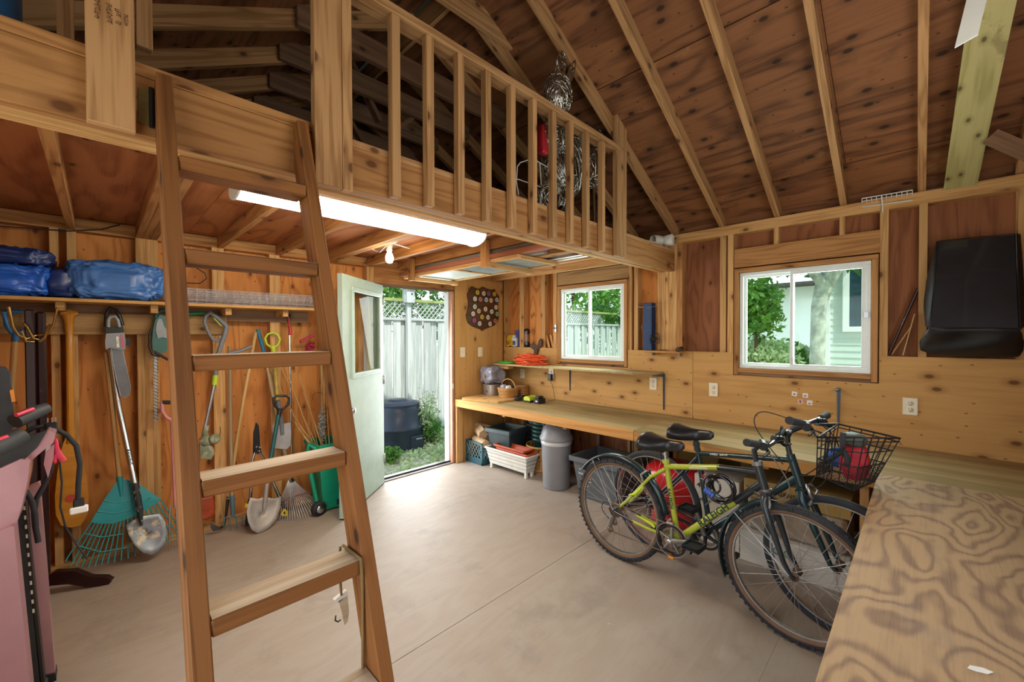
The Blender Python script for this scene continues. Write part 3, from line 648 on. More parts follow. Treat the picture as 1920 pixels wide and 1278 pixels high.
# fence
fe = thing('yard_fence', 'tall pale wooden board fence with lattice top beyond the shed', 'fence', (3.5, 1.95, -.12))
fme = {}
yf = 1.95; zt = onY(782, 601, yf).z
for i in range(78):
    x = -1.9 + i * .14
    if i < 3:
        b = MB(); b.box(x, x + .128, yf + (.0 if i % 2 else .028), yf + (.02 if i % 2 else .048), -.12, zt); o = b.build('fence_board', 'fence_wood', fe); fme[i] = (o.data, x)
    else:
        d, x0 = fme[1 + i % 2]; o = bpy.data.objects.new('fence_board', d); COL.objects.link(o); o.parent = fe; o.location = (x - x0, 0, 0)
MB().box(-1.9, 9, yf - .02, yf + .05, zt, zt + .04, 0).build('fence_rail', 'fence_wood', fe)
MB().box(-1.9, 9, yf - .025, yf + .055, zt + .30, zt + .345, 0).build('fence_rail', P_('mossy_rail', '#8e9a5a', .9, var=.2), fe)
m = MB()
for i in range(86):
    x = -2.1 + i * .085
    m.beam((x, yf + .01, zt + .03), (x + .26, yf + .01, zt + .31), .008, .03, (0, 1, 0))
for i in range(86):
    x = -1.9 + i * .085
    m.beam((x + .26, yf + .02, zt + .03), (x, yf + .02, zt + .31), .008, .03, (0, 1, 0))
m.build('lattice', 'fence_wood', fe, kind='stuff')
c = onY(765, 590, yf - .05)
pz = onY(765, 568, yf - .05).z
bh = thing('birdhouse', 'pale square birdhouse on a post above the fence outside the door', 'birdhouse', (c.x, yf - .06, 0))
MB().box(c.x - .035, c.x + .035, yf - .095, yf - .025, -.12, pz).build('post', 'fence_wood', bh)
MB().box(c.x - .07, c.x + .07, yf - .14, yf, pz, pz + .22).build('box', 'fence_wood', bh, bevel=.004)
MB().disc((c.x + .02, yf - .145, pz + .14), (0, 1, 0), .014, .008, 10).build('entry_hole', 'dark_slot', bh)
MB().box(c.x - .09, c.x + .09, yf - .17, yf + .02, pz + .22, pz + .235).build('roof', 'fence_wood', bh)
# compost bin just outside the door
P_('bin_black', '#2b3344', .35, var=.15)
c = onZ(757, 848, -.11); cx, cy = c.x + .12, c.y + .36
cb_ = thing('compost_bin', 'dark round plastic compost bin standing outside the open door', 'bin', (cx, cy, -.12))
MB().lathe([(.37, -.12), (.385, 0), (.37, .16), (.378, .17), (.378, .20), (.365, .21), (.33, .42), (.31, .50), (.30, .51)], (cx, cy, 0), seg=26).build('body', 'bin_black', cb_)
MB().lathe([(.315, .50), (.32, .515), (.31, .53), (.2, .555), (.14, .56), (.135, .575), (.06, .58), (.001, .58)], (cx, cy, 0), seg=26).build('lid', 'bin_black', cb_)
MB().frame((cx - .02, cy - .385, .0), (1, 0, 0), (0, 1, 0), (0, 0, 1), .2, .02, .18).build('hatch', 'bin_black', cb_, bevel=.006)
MB().frame((cx + .05, cy - .40, .05), (1, 0, 0), (0, 1, 0), (0, 0, 1), .1, .02, .02).build('hatch_grip', 'steel', cb_, bevel=.003)
# ground litter and weeds
foliage('leaf_litter', (.3, 1.1, -.1), (2.6, .95, .035), 5200, .035, 'leaf_pale', seed=9, shell=.0, label='pale leaf litter covering the ground outside the door', cat='leaves').__setitem__('kind', 'stuff')
for i, (px, py, s_, mt, lb) in enumerate([(808, 790, .20, 'leaf_green', 'green weed with arching stems right of the compost bin'), (822, 830, .14, 'leaf_pale', 'pale small weed on the ground right of the compost bin'), (735, 858, .12, 'leaf_green', 'small green weed in front of the compost bin'), (800, 735, .22, 'leaf_pale', 'tall pale weed growing against the fence')]):
    p = onY(px, py, 1.25 if i != 2 else .85); z0 = -.12
    t = thing('weed', lb, 'plant', (p.x, p.y, z0))
    b = MB()
    for k in range(5):
        a = k * 1.3; b.tube([(p.x, p.y, z0), (p.x + .05 * math.cos(a), p.y + .03 * math.sin(a), z0 + (p.z - z0) * .6), (p.x + .16 * math.cos(a), p.y + .07 * math.sin(a), p.z + .02)], [.005, .004, .002], 5)
    b.build('stems', 'bark', t); foliage('leaves', (p.x, p.y, (p.z + z0) / 2 + .08), (s_ * 1.0, s_ * .8, max(.1, (p.z - z0) * .5)), 420, .032, mt, t, 20 + i, .1)
# neighbour's house seen through the large window
hx = 5.6
P_('house_siding', '#c6d2c9', .6, var=.04); P_('house_white', '#f0f2f0', .5, var=.02); P_('house_glass', '#2d4a56', .08, .2, var=.3)
ho = thing('neighbour_house', 'pale house with clapboard siding seen through the large window', 'house', (hx + 1, -3.6, -.12))
ya = onX(1541, 640, hx).y; wy1 = onX(1593, 560, hx).y; wy0 = onX(1634, 560, hx).y; wz = onX(1600, 612, hx).z
base_mesh = None
for i in range(38):
    z = -.12 + i * .115
    if base_mesh is None:
        b = MB(); b.frame((hx, -6.5, z), (0, 1, 0), (-1, 0, .12), (.12, 0, 1), ya + 6.5, .018, .125); o = b.build('siding_board', 'house_siding', ho); base_mesh = o.data; z00 = z
    else: o = bpy.data.objects.new('siding_board', base_mesh); COL.objects.link(o); o.parent = ho; o.location = (0, 0, z - z00)
MB().box(hx + .03, hx + 3, -6.5, ya, -.12, 4.3).build('wall', 'house_siding', ho)
MB().box(hx - .05, hx + .03, ya - .12, ya + .02, -.12, 4.3).build('corner_board', 'house_white', ho)
wf = MB()
for q in ((wy0 - .3, wy1 + .09, wz - .09, wz), (wy0 - .3, wy1 + .09, wz + 1.5, wz + 1.6), (wy1, wy1 + .09, wz, wz + 1.5), (wy0 - .3, wy0 - .2, wz, wz + 1.5)): wf.box(hx - .06, hx - .01, *q)
wf.build('window_frame', 'house_white', ho)
MB().box(hx - .03, hx - .02, wy0 - .25, wy1, wz, wz + 1.5).build('pane', 'house_glass', ho)
# pale garage further away and the trees in front
gh = thing('distant_garage', 'distant white garage wall behind the shrubs in the large window', 'building', (14, .5, -.12))
MB().box(13, 13.2, -4.5, 6, -.12, 3.2).build('wall', 'house_white', gh); MB().box(12.9, 12.99, .2, 1.3, -.12, 2.1).build('door', 'siding_paint', gh)
MB().beam((12.6, -4.6, 3.15), (12.6, 6.1, 3.15), 1.0, .08).build('roof', 'shingle', gh)
tk = thing('yard_tree', 'thick leaning tree trunk with a fork seen through the large window', 'tree', (4.2, -2.6, -.12))
P_('pale_bark', '#a7aa98', .9, var=.3, bump=.5, bscale=20)
pa = [onX(1531, 720, 4.0), onX(1533, 640, 4.05), onX(1535, 575, 4.1), onX(1547, 530, 4.15), onX(1566, 495, 4.2), onX(1590, 440, 4.3)]
pa = [(pa[0].x, pa[0].y, -.15)] + pa
MB().tube(pa, [.15, .11, .10, .10, .13, .13, .12], 10).build('trunk', 'pale_bark', tk)
q0 = onX(1547, 535, 4.1); MB().tube([q0, onX(1520, 505, 4.0), onX(1495, 480, 3.9)], [.08, .07, .05], 8).build('branch', 'pale_bark', tk)
foliage('crown', tuple(onX(1500, 455, 4.4)), (1.2, 1.4, .5), 2200, .07, 'leaf_dark', tk, 12)
def shrub(lb, px, py, xx, r, n, mt, sd):
    p = onX(px, py, xx); t = thing('shrub', lb, 'shrub', (p.x, p.y, -.12)); MB().tube([(p.x, p.y, -.12), (p.x, p.y, p.z)], [.05, .02], 6).build('stem', 'bark', t); foliage('leaves', tuple(p), r, n, .06, mt, t, sd, .2)
shrub('bright green maple branches at the left of the large window', 1418, 575, 5.0, (.7, .42, .62), 2600, 'leaf_green', 31)
shrub('pale blossom-coloured shrub low in the large window', 1425, 665, 5.6, (.8, .7, .35), 2200, 'leaf_pale', 32)
shrub('low green shrub beside the window divider of the large window', 1478, 668, 6.4, (.5, .5, .3), 1500, 'leaf_green', 33)
tree('added_shade_tree', 'large unseen tree added behind the camera to shade the rear window', -2.4, -7.5, 4.5, (3.6, 1.2, 2.8), 3.6, 7000, .3, 'leaf_dark', 40)  # out of view, added to block sun at the rear window
# ================================================================== door leaf
P_('door_paint', '#a9bfb3', .45, var=.05, dirt=('#8aa396', 26, .62))
d0 = Vector((-1.735, -.03, .012)); d1 = Vector((-2.372, -.565, .012)); dU = (d1 - d0).normalized(); dL = (d1 - d0).length; dN = Vector((-dU.y, dU.x, 0)) ; 
if dN.dot(CAMLOC - d0) < 0: dN = -dN
dr = struct('door_1', d0)
def dpt(u, z, n=0.0): return d0 + dU * u + Vector((0, 0, z)) + dN * n
def dbox(u0, u1, z0, z1, n0, n1): return MB().frame(dpt(u0, (z0 + z1) / 2, (n0 + n1) / 2), dU, dN, (0, 0, 1), u1 - u0, n1 - n0, z1 - z0)
def door_uv(px, py):
    r = _ray(px, py); t = (d0 - CAMLOC).dot(dN) / r.dot(dN); p = CAMLOC + r * t; return (p - d0).dot(dU), p.z - d0.z
u0, zt_ = door_uv(706, 556); u1, zb_ = door_uv(660, 700); _, zt2 = door_uv(660, 549)
ul, ur, zl, zh = u0 + .0, u1, zb_, (zt_ + zt2) / 2
H = 1.995
for q in ((0, dL, 0, zl), (0, dL, zh, H), (0, ul, zl, zh), (ur, dL, zl, zh)): dbox(q[0], q[1], q[2], q[3], -.02, .02).build('leaf_panel', 'door_paint', dr)
for q in ((ul - .045, ur + .045, zl - .045, zl), (ul - .045, ur + .045, zh, zh + .045), (ul - .045, ul, zl, zh), (ur, ur + .045, zl, zh)): dbox(q[0], q[1], q[2], q[3], -.03, .032).build('window_trim', 'door_paint', dr, bevel=.006)
dbox(ul, ur, zl, zh, -.003, .003).build('pane', 'door_glass', dr)
dbox(0.0, dL, -.01, .0, -.018, .018).build('door_sweep', 'dark_metal', dr)
ku, kz = door_uv(660, 764)
k = MB(); k.lathe([(.001, .002), (.03, .002), (.03, .012), (.012, .016), (.011, .035), (.022, .045), (.028, .058), (.022, .07), (.001, .074)], dpt(dL - .06, kz, .02), dN, 16); k.build('door_knob', 'steel', dr)
k = MB(); k.lathe([(.001, .002), (.03, .002), (.03, .012), (.012, .016), (.011, .035), (.022, .045), (.028, .058), (.001, .072)], dpt(dL - .06, kz, -.02), -dN, 16); k.build('door_knob', 'steel', dr)
for z in (.2, 1.0, 1.8): MB().lathe([(.001, z), (.008, z), (.008, z + .09), (.001, z + .09)], dpt(-.005, 0, .022), (0, 0, 1), 8).build('hinge', 'steel', dr)

# ================================================================== wall A: shelf, rail and tools
def PA(px, py, y=-.06): return onY(px, py, y)
sh = thing('wall_shelf', 'long wooden shelf above the garden tools', 'shelf', (-3.3, -.15, 1.73))
MB().box(-4.39, -2.43, -.30, -.001, 1.712, 1.732, 0).build('shelf_board', 'ply_tan', sh, bevel=.002)
MB().box(-4.39, -2.43, -.02, -.001, 1.62, 1.71, 0).build('cleat', 'lumber_dim', sh)
for x in (-3.93, -3.5, -3.08, -2.69): MB().box(x, x + .038, -.22, -.022, 1.66, 1.711, 1).build('bracket', 'lumber', sh)
hr = thing('hook_rail', 'weathered board rail screwed to the studs holding tool hooks', 'rail', (-3.7, -.02, 1.53))
MB().box(-4.39, -3.04, -.040, -.021, 1.515, 1.655, 0).build('rail_board', 'weathered', hr, bevel=.003)
for x in (-3.9, -3.3): MB().box(x, x + .05, -.021, -.001, 1.52, 1.65).build('spacer', 'lumber', hr)

# ---- blue tarpaulins on the shelf
from mathutils import noise as mnoise
for nm, a, b in (('tarp_blue', '#4173b8', None), ('tarp_bright', '#2460c8', None), ('tarp_navy', '#1f3570', None)):
    P_(nm, a, .32, var=.12, scale=14, bump=.5, bscale=22)
def cloth(c, half, seed, amp, n=110, m_=64, pw=.45, fold=16):
    vs = []; 
    def sg(v, p): return math.copysign(abs(v) ** p, v)
    for i in range(m_ + 1):
        ph = -PI / 2 + PI * i / m_
        for j in range(n):
            th = 2 * PI * j / n
            x = sg(math.cos(ph), pw) * sg(math.cos(th), pw); y = sg(math.cos(ph), pw) * sg(math.sin(th), pw); z = sg(math.sin(ph), pw)
            p = Vector((x * half[0], y * half[1], z * half[2])); q = p * fold + Vector((seed * 7.1, seed, 0))
            d = mnoise.noise(q * .5) * 1.0 + (.25 - abs(mnoise.noise(q * .8))) * 1.6 + (.2 - abs(mnoise.noise(Vector((q.x * 1.1 + q.z, q.y, q.z * 2.4)) * 1.3))) * 1.1 + (.2 - abs(mnoise.noise(q * 2.6))) * .6
            nn = Vector((x / half[0], y / half[1], z / half[2])); nn = nn.normalized() if nn.length else nn
            p = p + nn * d * amp
            p.z = max(p.z, -half[2] - .001)
            vs.append(Vector(c) + p)
    fs = [(i * n + j, i * n + (j + 1) % n, (i + 1) * n + (j + 1) % n, (i + 1) * n + j) for i in range(m_) for j in range(n)]
    return MB().add(vs, fs, None, True)
a = PA(130, 550, -.2); b = PA(300, 480, -.2)
cloth(((a.x + b.x) / 2 - .0, -.17, 1.732 + .126), (.225, .12, .120), 1, .024).build('folded_tarp', 'tarp_blue', label='large folded mid-blue tarpaulin at the right of the shelf tarps', cat='tarp')
cloth((-4.14, -.17, 1.732 + .098), (.20, .12, .092), 2, .022).build('folded_tarp', 'tarp_bright', label='bright blue crumpled tarpaulin at the left end of the shelf', cat='tarp')
cloth((-4.10, -.15, 1.732 + .235), (.17, .10, .045), 3, .02).build('folded_tarp', 'tarp_navy', label='dark navy tarpaulin lying on top of the bright blue one', cat='tarp')
cloth((-3.90, -.16, 1.732 + .088), (.07, .09, .080), 5, .02, 36, 24).build('folded_tarp', 'tarp_navy', label='small dark blue tarpaulin bunched between the two larger ones', cat='tarp')
# ---- welded wire roll
P_('galvanised', '#d0d3d6', .4, .4, var=.1)
wr = MB(); x0, x1 = -3.42, -2.40
for ring, (ry, rz_) in enumerate(((.10, .060), (.08, .044), (.055, .026))):
    cyy, czz = -.15, 1.734 + .055
    nn_ = 14 - ring * 3
    for k in range(nn_):
        t = 2 * PI * k / nn_ + ring; sag = random.uniform(-.004, .004)
        wr.tube([(x0, cyy + ry * math.cos(t), czz + rz_ * math.sin(t)), ((x0 + x1) / 2, cyy + ry * math.cos(t) + sag, czz + rz_ * math.sin(t) + sag), (x1, cyy + ry * math.cos(t), czz + rz_ * math.sin(t))], 0.0018, 4, caps=False)
    x = x0 + random.uniform(0, .02)
    while x < x1:
        wr.tube([(x + .004 * math.sin(3 * t), cyy + ry * math.cos(t), czz + rz_ * math.sin(t)) for t in [2 * PI * q / 18 for q in range(18)]], 0.0018, 4, closed=True); x += .055
wr.build('wire_mesh_roll', 'galvanised', label='grey roll of welded wire mesh lying on the shelf', cat='wire mesh')
# ---- loose black cable sagging from the ceiling edge
MB().tube([PA(0, 424, -.02), PA(60, 428, -.02), PA(130, 433, -.03), PA(190, 430, -.03), PA(225, 421, -.03)], .004, 6).build('loose_cable', 'black_rubber', label='thin black cable sagging above the blue tarpaulins', cat='cable')
MB().tube([PA(368, 502, -.02), PA(384, 512, -.03), PA(387, 522, -.03), PA(375, 531, -.03), PA(348, 530, -.02)], .0035, 6).build('loose_cable', 'black_rubber', label='short black cable loop on the wall above the wire roll', cat='cable')

# ---- dark coat stand
cs = thing('coat_stand', 'dark glossy wooden coat stand with brass hooks and curved feet', 'coat stand', (-3.98, -.33, 0))
cx, cy = PA(68, 640, -.30).x, -.30
MB().box(cx - .042, cx - .0, cy - .022, cy + .022, .12, 1.655).build('post', 'dark_gloss_wood', cs, bevel=.006)
MB().box(cx + .0, cx + .038, cy - .024, cy + .02, .12, 1.645).build('post', 'dark_gloss_wood', cs, bevel=.01)
P_('brass', '#a8854a', .35, .9, var=.15)
for pts in ([(68, 628), (50, 635), (34, 628), (24, 612), (16, 575)], [(72, 628), (90, 626), (100, 610), (108, 575)], [(72, 636), (62, 634), (50, 612), (44, 606)], [(74, 640), (84, 632), (90, 612), (96, 608)], [(64, 640), (48, 640), (40, 620)]):
    MB().tube([onY(x, y, cy - .03 - .012 * i) for i, (x, y) in enumerate(pts)], [.008, .007, .006, .006, .008][:len(pts)], 8).build('hook', 'brass', cs)
foot = [(0, .10), (.06, .135), (.15, .12), (.22, .065), (.29, .045), (.315, .02), (.30, .0), (.26, .0), (.20, .012), (.12, .05), (.05, .06), (0, .05)]
for dx_, dy_ in ((1, -.35), (-1, .3), (-.2, -1)):
    U = Vector((dx_, dy_, 0)).normalized(); V = Vector((-U.y, U.x, 0)) * .04
    MB().prism(foot, Vector((cx, cy, .0)) - V * .5, U, (0, 0, 1), V, False).build('foot', 'dark_gloss_wood', cs, bevel=.006)
# ---- blue D-handle spade behind the treadmill
P_('tool_blue', '#2a6fae', .4, var=.1)
sp_ = thing('digging_spade', 'spade with blue D-shaped handle and wooden shaft at far left', 'spade', (-4.14, -.15, 0))
def dgrip(pts, r, name, mat, parent, y): return MB().tube([onY(x, z, y) for x, z in pts], r, 8, closed=True).build(name, mat, parent)
dgrip([(8, 585), (25, 583), (50, 586), (53, 602), (48, 618), (32, 624), (22, 624), (12, 610)], .011, 'grip', 'tool_blue', sp_, -.09)
MB().tube([onY(30, 622, -.09), onY(28, 640, -.09)], .016, 8).build('socket', 'tool_blue', sp_)
MB().tube([onY(28, 632, -.09), onY(20, 760, -.10), onY(12, 1000, -.16)], .014, 8).build('shaft', 'handle_wood', sp_)
p = onY(10, 1000, -.17); MB().prism([(-.08, 0), (.08, 0), (.075, -.2), (0, -.24), (-.075, -.2)], (p.x, p.y, .28), (1, 0, 0), (0, 0, 1), (0, .004, 0)).build('blade', 'steel', sp_)
# ---- canoe paddle
pd_ = thing('canoe_paddle', 'varnished wooden canoe paddle hanging blade down on the rail', 'paddle', (-3.88, -.06, .45))
pts = [(128, 588), (129, 600), (130, 630), (131, 700), (132, 800), (133, 830)]
m = MB(); m.tube([PA(x, y, -.068) for x, y in pts], [.034, .022, .017, .017, .018, .022], 10, flat=((0, 1, 0), .7)); m.build('shaft', 'varnish', pd_)
g1 = PA(114, 588, -.068); g2 = PA(146, 588, -.068); MB().tube([g1, PA(130, 584, -.068), g2], [.014, .02, .014], 8).build('grip', 'varnish', pd_)
out = [(133, 800), (142, 815), (152, 845), (162, 890), (167, 930), (164, 965), (152, 984), (133, 988), (115, 984), (105, 965), (103, 930), (107, 890), (114, 845), (124, 815)]
o_ = PA(133, 900, -.064); MB().prism([((PA(x, y, -.064).x - o_.x), PA(x, y, -.064).z - o_.z) for x, y in out], o_, (1, 0, 0), (0, 0, 1), (0, -.009, 0)).build('blade', 'varnish', pd_, bevel=.003)
P_('red_print', '#b8452c', .6, var=.2)
c = PA(133, 934, -.0735); MB().disc(c, (0, -1, 0), .026, .0008, 16).build('red_emblem', 'red_print', pd_)
# ---- chainsaw
P_('saw_grey', '#8d9499', .45, var=.1); P_('saw_pink', '#c0697c', .5, var=.1); P_('bar_steel', '#7e8288', .35, .6, var=.12)
ch = thing('chainsaw', 'grey electric chainsaw hanging bar down from the rail', 'chainsaw', (-3.67, -.1, 1.25))
def poly(parent, name, mat, pts, y, th, bevel=0.0):
    q = [onY(a_, b_, y) for a_, b_ in pts]; o = q[0]
    return MB().prism([(p.x - o.x, p.z - o.z) for p in q], o, (1, 0, 0), (0, 0, 1), (0, th, 0)).build(name, mat, parent, bevel=bevel)
poly(ch, 'housing', 'saw_grey', [(199, 625), (233, 623), (236, 640), (235, 655), (222, 655), (206, 652), (198, 655), (197, 640)], -.115, .07, .006)
poly(ch, 'collar', 'black_plastic', [(196, 606), (203, 612), (220, 612), (230, 610), (233, 622), (199, 624)], -.11, .06, .005)
MB().tube([PA(x, y, -.085) for x, y in [(198, 612), (199, 595), (201, 584), (207, 577), (216, 580), (224, 592), (230, 610)]], .011, 8).build('front_handle', 'black_plastic', ch)
MB().tube([PA(x, y, -.12) for x, y in [(203, 613), (203, 600), (206, 594), (216, 593), (221, 600), (224, 613)]], .010, 8).build('rear_handle', 'saw_grey', ch)
poly(ch, 'label_plate', 'saw_pink', [(225.5, 627), (231, 627), (234, 650), (228, 652)], -.1165, .002)
poly(ch, 'label_plate', 'white_paint', [(217.5, 631), (222, 630), (224, 651), (219, 651)], -.1165, .002)
poly(ch, 'spur', 'black_plastic', [(236, 634), (242, 633), (246, 641), (244, 648), (236, 648)], -.09, .03, .002)
poly(ch, 'guide_bar', 'bar_steel', [(209, 652), (229, 655), (236, 690), (243, 725), (242, 738), (235, 744), (227, 742), (220, 715), (213, 680)], -.098, .006)
e = [(208, 652), (212, 680), (219, 715), (226, 741), (235, 746), (243, 739), (244.5, 725), (237, 690), (230, 656)]
pl_ = [PA(x, y, -.095) for x, y in e]; MB().tube(pl_, .003, 5).build('chain', 'steel', ch)
tm = MB()
for a_, b_ in zip(pl_[:-1], pl_[1:]):
    n_ = max(1, int((b_ - a_).length / .016)); dvec = (b_ - a_).normalized(); nv = Vector((dvec.z, 0, -dvec.x))
    if nv.dot(a_ - PA(225, 700, -.095)) < 0: nv = -nv
    for k in range(n_):
        p = a_ + (b_ - a_) * (k + .5) / n_; tm.prism([(-.004, 0), (.004, 0), (.002, .007)], p - Vector((0, .002, 0)), dvec, nv, (0, .004, 0))
tm.build('chain_teeth', 'chrome', ch, kind='stuff')
text('1.5', .022, 'saw_grey', ch, PA(221, 640, -.1175), basis((0, 0, -1), (1, 0, 0)))
# ---- teal leaf rake
P_('teal_plastic', '#1d8c94', .4, var=.1); P_('tool_green', '#1b7d4a', .4, var=.1)
rk = thing('leaf_rake', 'large teal plastic leaf rake with a wooden handle fanned on the floor', 'rake', (-3.68, -.18, 0))
top = PA(199, 660, -.02); mid = onY(225, 900, -.12)
MB().tube([top, PA(212, 780, -.07), mid], .0135, 8).build('handle', 'handle_wood', rk)
# fan plane: y runs from -.12 at apex to -.26 at tips
def rp(px, py):
    t = (py - 898) / 160.0; return onY(px, py, -.13 - .11 * t)
tips = [(123, 1050), (132, 1060), (143, 1058), (154, 1060), (166, 1061), (178, 1060), (190, 1058), (202, 1054), (214, 1052), (227, 1048), (240, 1044), (253, 1040), (266, 1034), (279, 1030), (292, 1026), (304, 1022), (315, 1016), (324, 1006), (332, 999), (338, 992)]
tn = None
for k, (x, y) in enumerate(tips):
    f_ = (k / (len(tips) - 1)); sx_, sy_ = 172 + (300 - 172) * f_, 978 + (936 - 978) * f_ ** 1.3 + 12 * math.sin(f_ * PI)
    a_ = rp(sx_, sy_); b_ = rp(x, y); MB().tube([a_, a_ + (b_ - a_) * .93, b_ + Vector((0, -.012, -.002))], [.0045, .004, .003], 5).build('tine', 'teal_plastic', rk)
fan = [(222, 898), (240, 899), (262, 908), (302, 936), (290, 945), (262, 962), (240, 972), (212, 981), (185, 981), (170, 978), (196, 935)]
q = [rp(*p_) for p_ in fan]; cen = rp(228, 940) + Vector((0, -.006, 0)); bmv = [cen] + q
MB().add(bmv, [(0, i + 1, (i + 1) % len(q) + 1) for i in range(len(q))]).build('fan_plate', 'teal_plastic', rk, solid=.004)
for pts in ([(160, 1000), (190, 1006), (230, 1000), (270, 985), (310, 962)], [(146, 1022), (190, 1034), (235, 1026), (280, 1008), (322, 985)], [(182, 958), (215, 962), (245, 955), (282, 932)], [(196, 938), (222, 942), (245, 937), (262, 925)]):
    MB().tube([rp(*p_) + Vector((0, -.006, 0)) for p_ in pts], .004, 5).build('cross_band', 'teal_plastic', rk)
MB().tube([rp(224, 893) , rp(228, 930)], [.018, .012], 8).build('socket', 'teal_plastic', rk)
# ---- round point shovel with steel shaft
P_('muddy_steel', '#8e949c', .45, .5, var=.1, dirt=('#c9b796', 16, .5))
def shovel_blade(parent, rim, y0, y1, mat, name='blade', dish=.02):
    """rim: pixel outline from top-left clockwise; plane goes from y0 at the top to y1 at the bottom"""
    ys_ = [p[1] for p in rim]; a_, b_ = min(ys_), max(ys_)
    def f(px, py, o=0.0): t = (py - a_) / (b_ - a_); return onY(px, py, y0 + (y1 - y0) * t + o)
    cxp = sum(p[0] for p in rim) / len(rim); cyp = sum(p[1] for p in rim) / len(rim); n = len(rim); vs = []; 
    for s_, o in ((1, 0), (.75, dish * .6), (.4, dish), (.001, dish * 1.1)):
        for (px, py) in rim: vs.append(f(cxp + (px - cxp) * s_, cyp + (py - cyp) * s_, o))
    fs = [(r * n + i, r * n + (i + 1) % n, (r + 1) * n + (i + 1) % n, (r + 1) * n + i) for r in range(3) for i in range(n)]
    o = MB().add(vs, fs, None, True).build(name, mat, parent, solid=.0025); return f
sv = thing('round_shovel', 'muddy round point shovel with polished steel shaft leaning beside the teal rake', 'shovel', (-3.62, -.25, 0))
MB().tube([PA(205, 640, -.02), PA(222, 760, -.08), onY(254, 912, -.19)], .0165, 10).build('shaft', 'chrome', sv)
MB().tube([onY(253, 905, -.185), onY(262, 955, -.225), onY(265, 985, -.24)], [.02, .018, .008], 8).build('socket', P_('dark_socket', '#33363a', .5, .3, dirt=('#c9b796', 30, .56)), sv)
shovel_blade(sv, [(236, 984), (250, 975), (262, 968), (275, 966), (300, 962), (309, 975), (314, 1000), (308, 1020), (297, 1034), (283, 1040), (268, 1036), (252, 1022), (241, 1003)], -.20, -.28, 'muddy_steel')
t_ = text('GARDEN', .03, 'black_plastic', sv, onY(243, 857, -.177), basis(onY(248, 880, -.17) - onY(238, 835, -.17), (1, .0, .3)))
# ---- hedge trimmer
P_('trimmer_green', '#2c5f57', .4, var=.12)
ht = thing('hedge_trimmer', 'dark green hedge trimmer hanging blade down behind the ladder', 'trimmer', (-3.45, -.1, 1.2))
poly(ht, 'body', 'trimmer_green', [(291, 600), (300, 590), (309, 592), (316, 608), (325, 618), (330, 640), (318, 655), (306, 662), (296, 660), (286, 655), (285, 640), (287, 618)], -.13, .08, .008)
poly(ht, 'side_cover', 'saw_grey', [(297, 598), (303, 597), (308, 612), (317, 622), (318, 636), (305, 632), (296, 634), (292, 620), (294, 605)], -.137, .008, .003)
MB().tube([PA(x, y, -.09) for x, y in [(292, 606), (293, 590), (301, 582), (315, 582), (326, 592), (330, 610)]], .012, 8).build('rear_handle', 'trimmer_green', ht)
MB().tube([PA(x, y, -.13) for x, y in [(284, 615), (280, 630), (280, 650), (286, 665), (300, 668)]], .006, 7).build('front_guard', 'black_plastic', ht)
MB().tube([PA(291, 660, -.14), PA(312, 672, -.13), PA(335, 682, -.12)], .009, 8).build('bow_handle', 'black_plastic', ht)
poly(ht, 'blade', 'steel', [(289, 660), (294, 660), (294.5, 790), (289.5, 790)], -.10, .004)
tm = MB(); 
for k in range(20):
    a_ = PA(287, 664 + k * 6.2, -.104); b_ = PA(297, 668.5 + k * 6.2, -.104); tm.beam(a_, b_, .003, .012, (0, 1, 0))
tm.build('blade_teeth', 'black_plastic', ht, kind='stuff')
# ---- pink D-handle tool mostly hidden by the ladder
P_('pink_plastic', '#d98f95', .4, var=.08)
pk = thing('pink_handled_fork', 'tool with pink D-shaped handle half hidden behind the ladder rail', 'fork', (-3.38, -.12, 0))
MB().tube([onY(x, y, -.10) for x, y in [(304, 753), (304, 770), (312, 782), (323, 788), (334, 786), (341, 770), (341, 753)]], .011, 8).build('grip_yoke', 'pink_plastic', pk)
MB().tube([onY(304, 754, -.10), onY(341, 754, -.10)], .014, 8).build('grip_bar', 'black_rubber', pk)
MB().tube([onY(323, 788, -.10), onY(326, 860, -.12), onY(330, 950, -.17)], .014, 8).build('shaft', 'pink_plastic', pk)
fk = MB()
for k in (-1, 0, 1): fk.tube([onY(330, 945, -.17) + Vector((.03 * k, 0, 0)), onY(330, 945, -.17) + Vector((.04 * k, -.02, -.08)), Vector((onY(330, 945, -.17).x + .045 * k, -.21, .01))], [.005, .005, .003], 6)
fk.build('tines', 'steel', pk)
# ---- bow saw with green frame
bw = thing('bow_saw', 'bow saw with thin green frame hanging behind the ladder rail', 'saw', (-3.2, -.1, 1.0))
MB().tube([PA(352, 588, -.06), PA(386, 587, -.06)], .012, 8).build('grip', 'tool_green', bw)
MB().tube([PA(x, y, -.06) for x, y in [(352, 588), (353, 600), (355, 660), (356, 700), (350, 730), (340, 735)]], .007, 7).build('frame', 'tool_green', bw)
MB().beam(PA(347, 592, -.06), PA(341, 735, -.06), .0015, .02, (0, 1, 0)).build('blade', 'steel', bw)
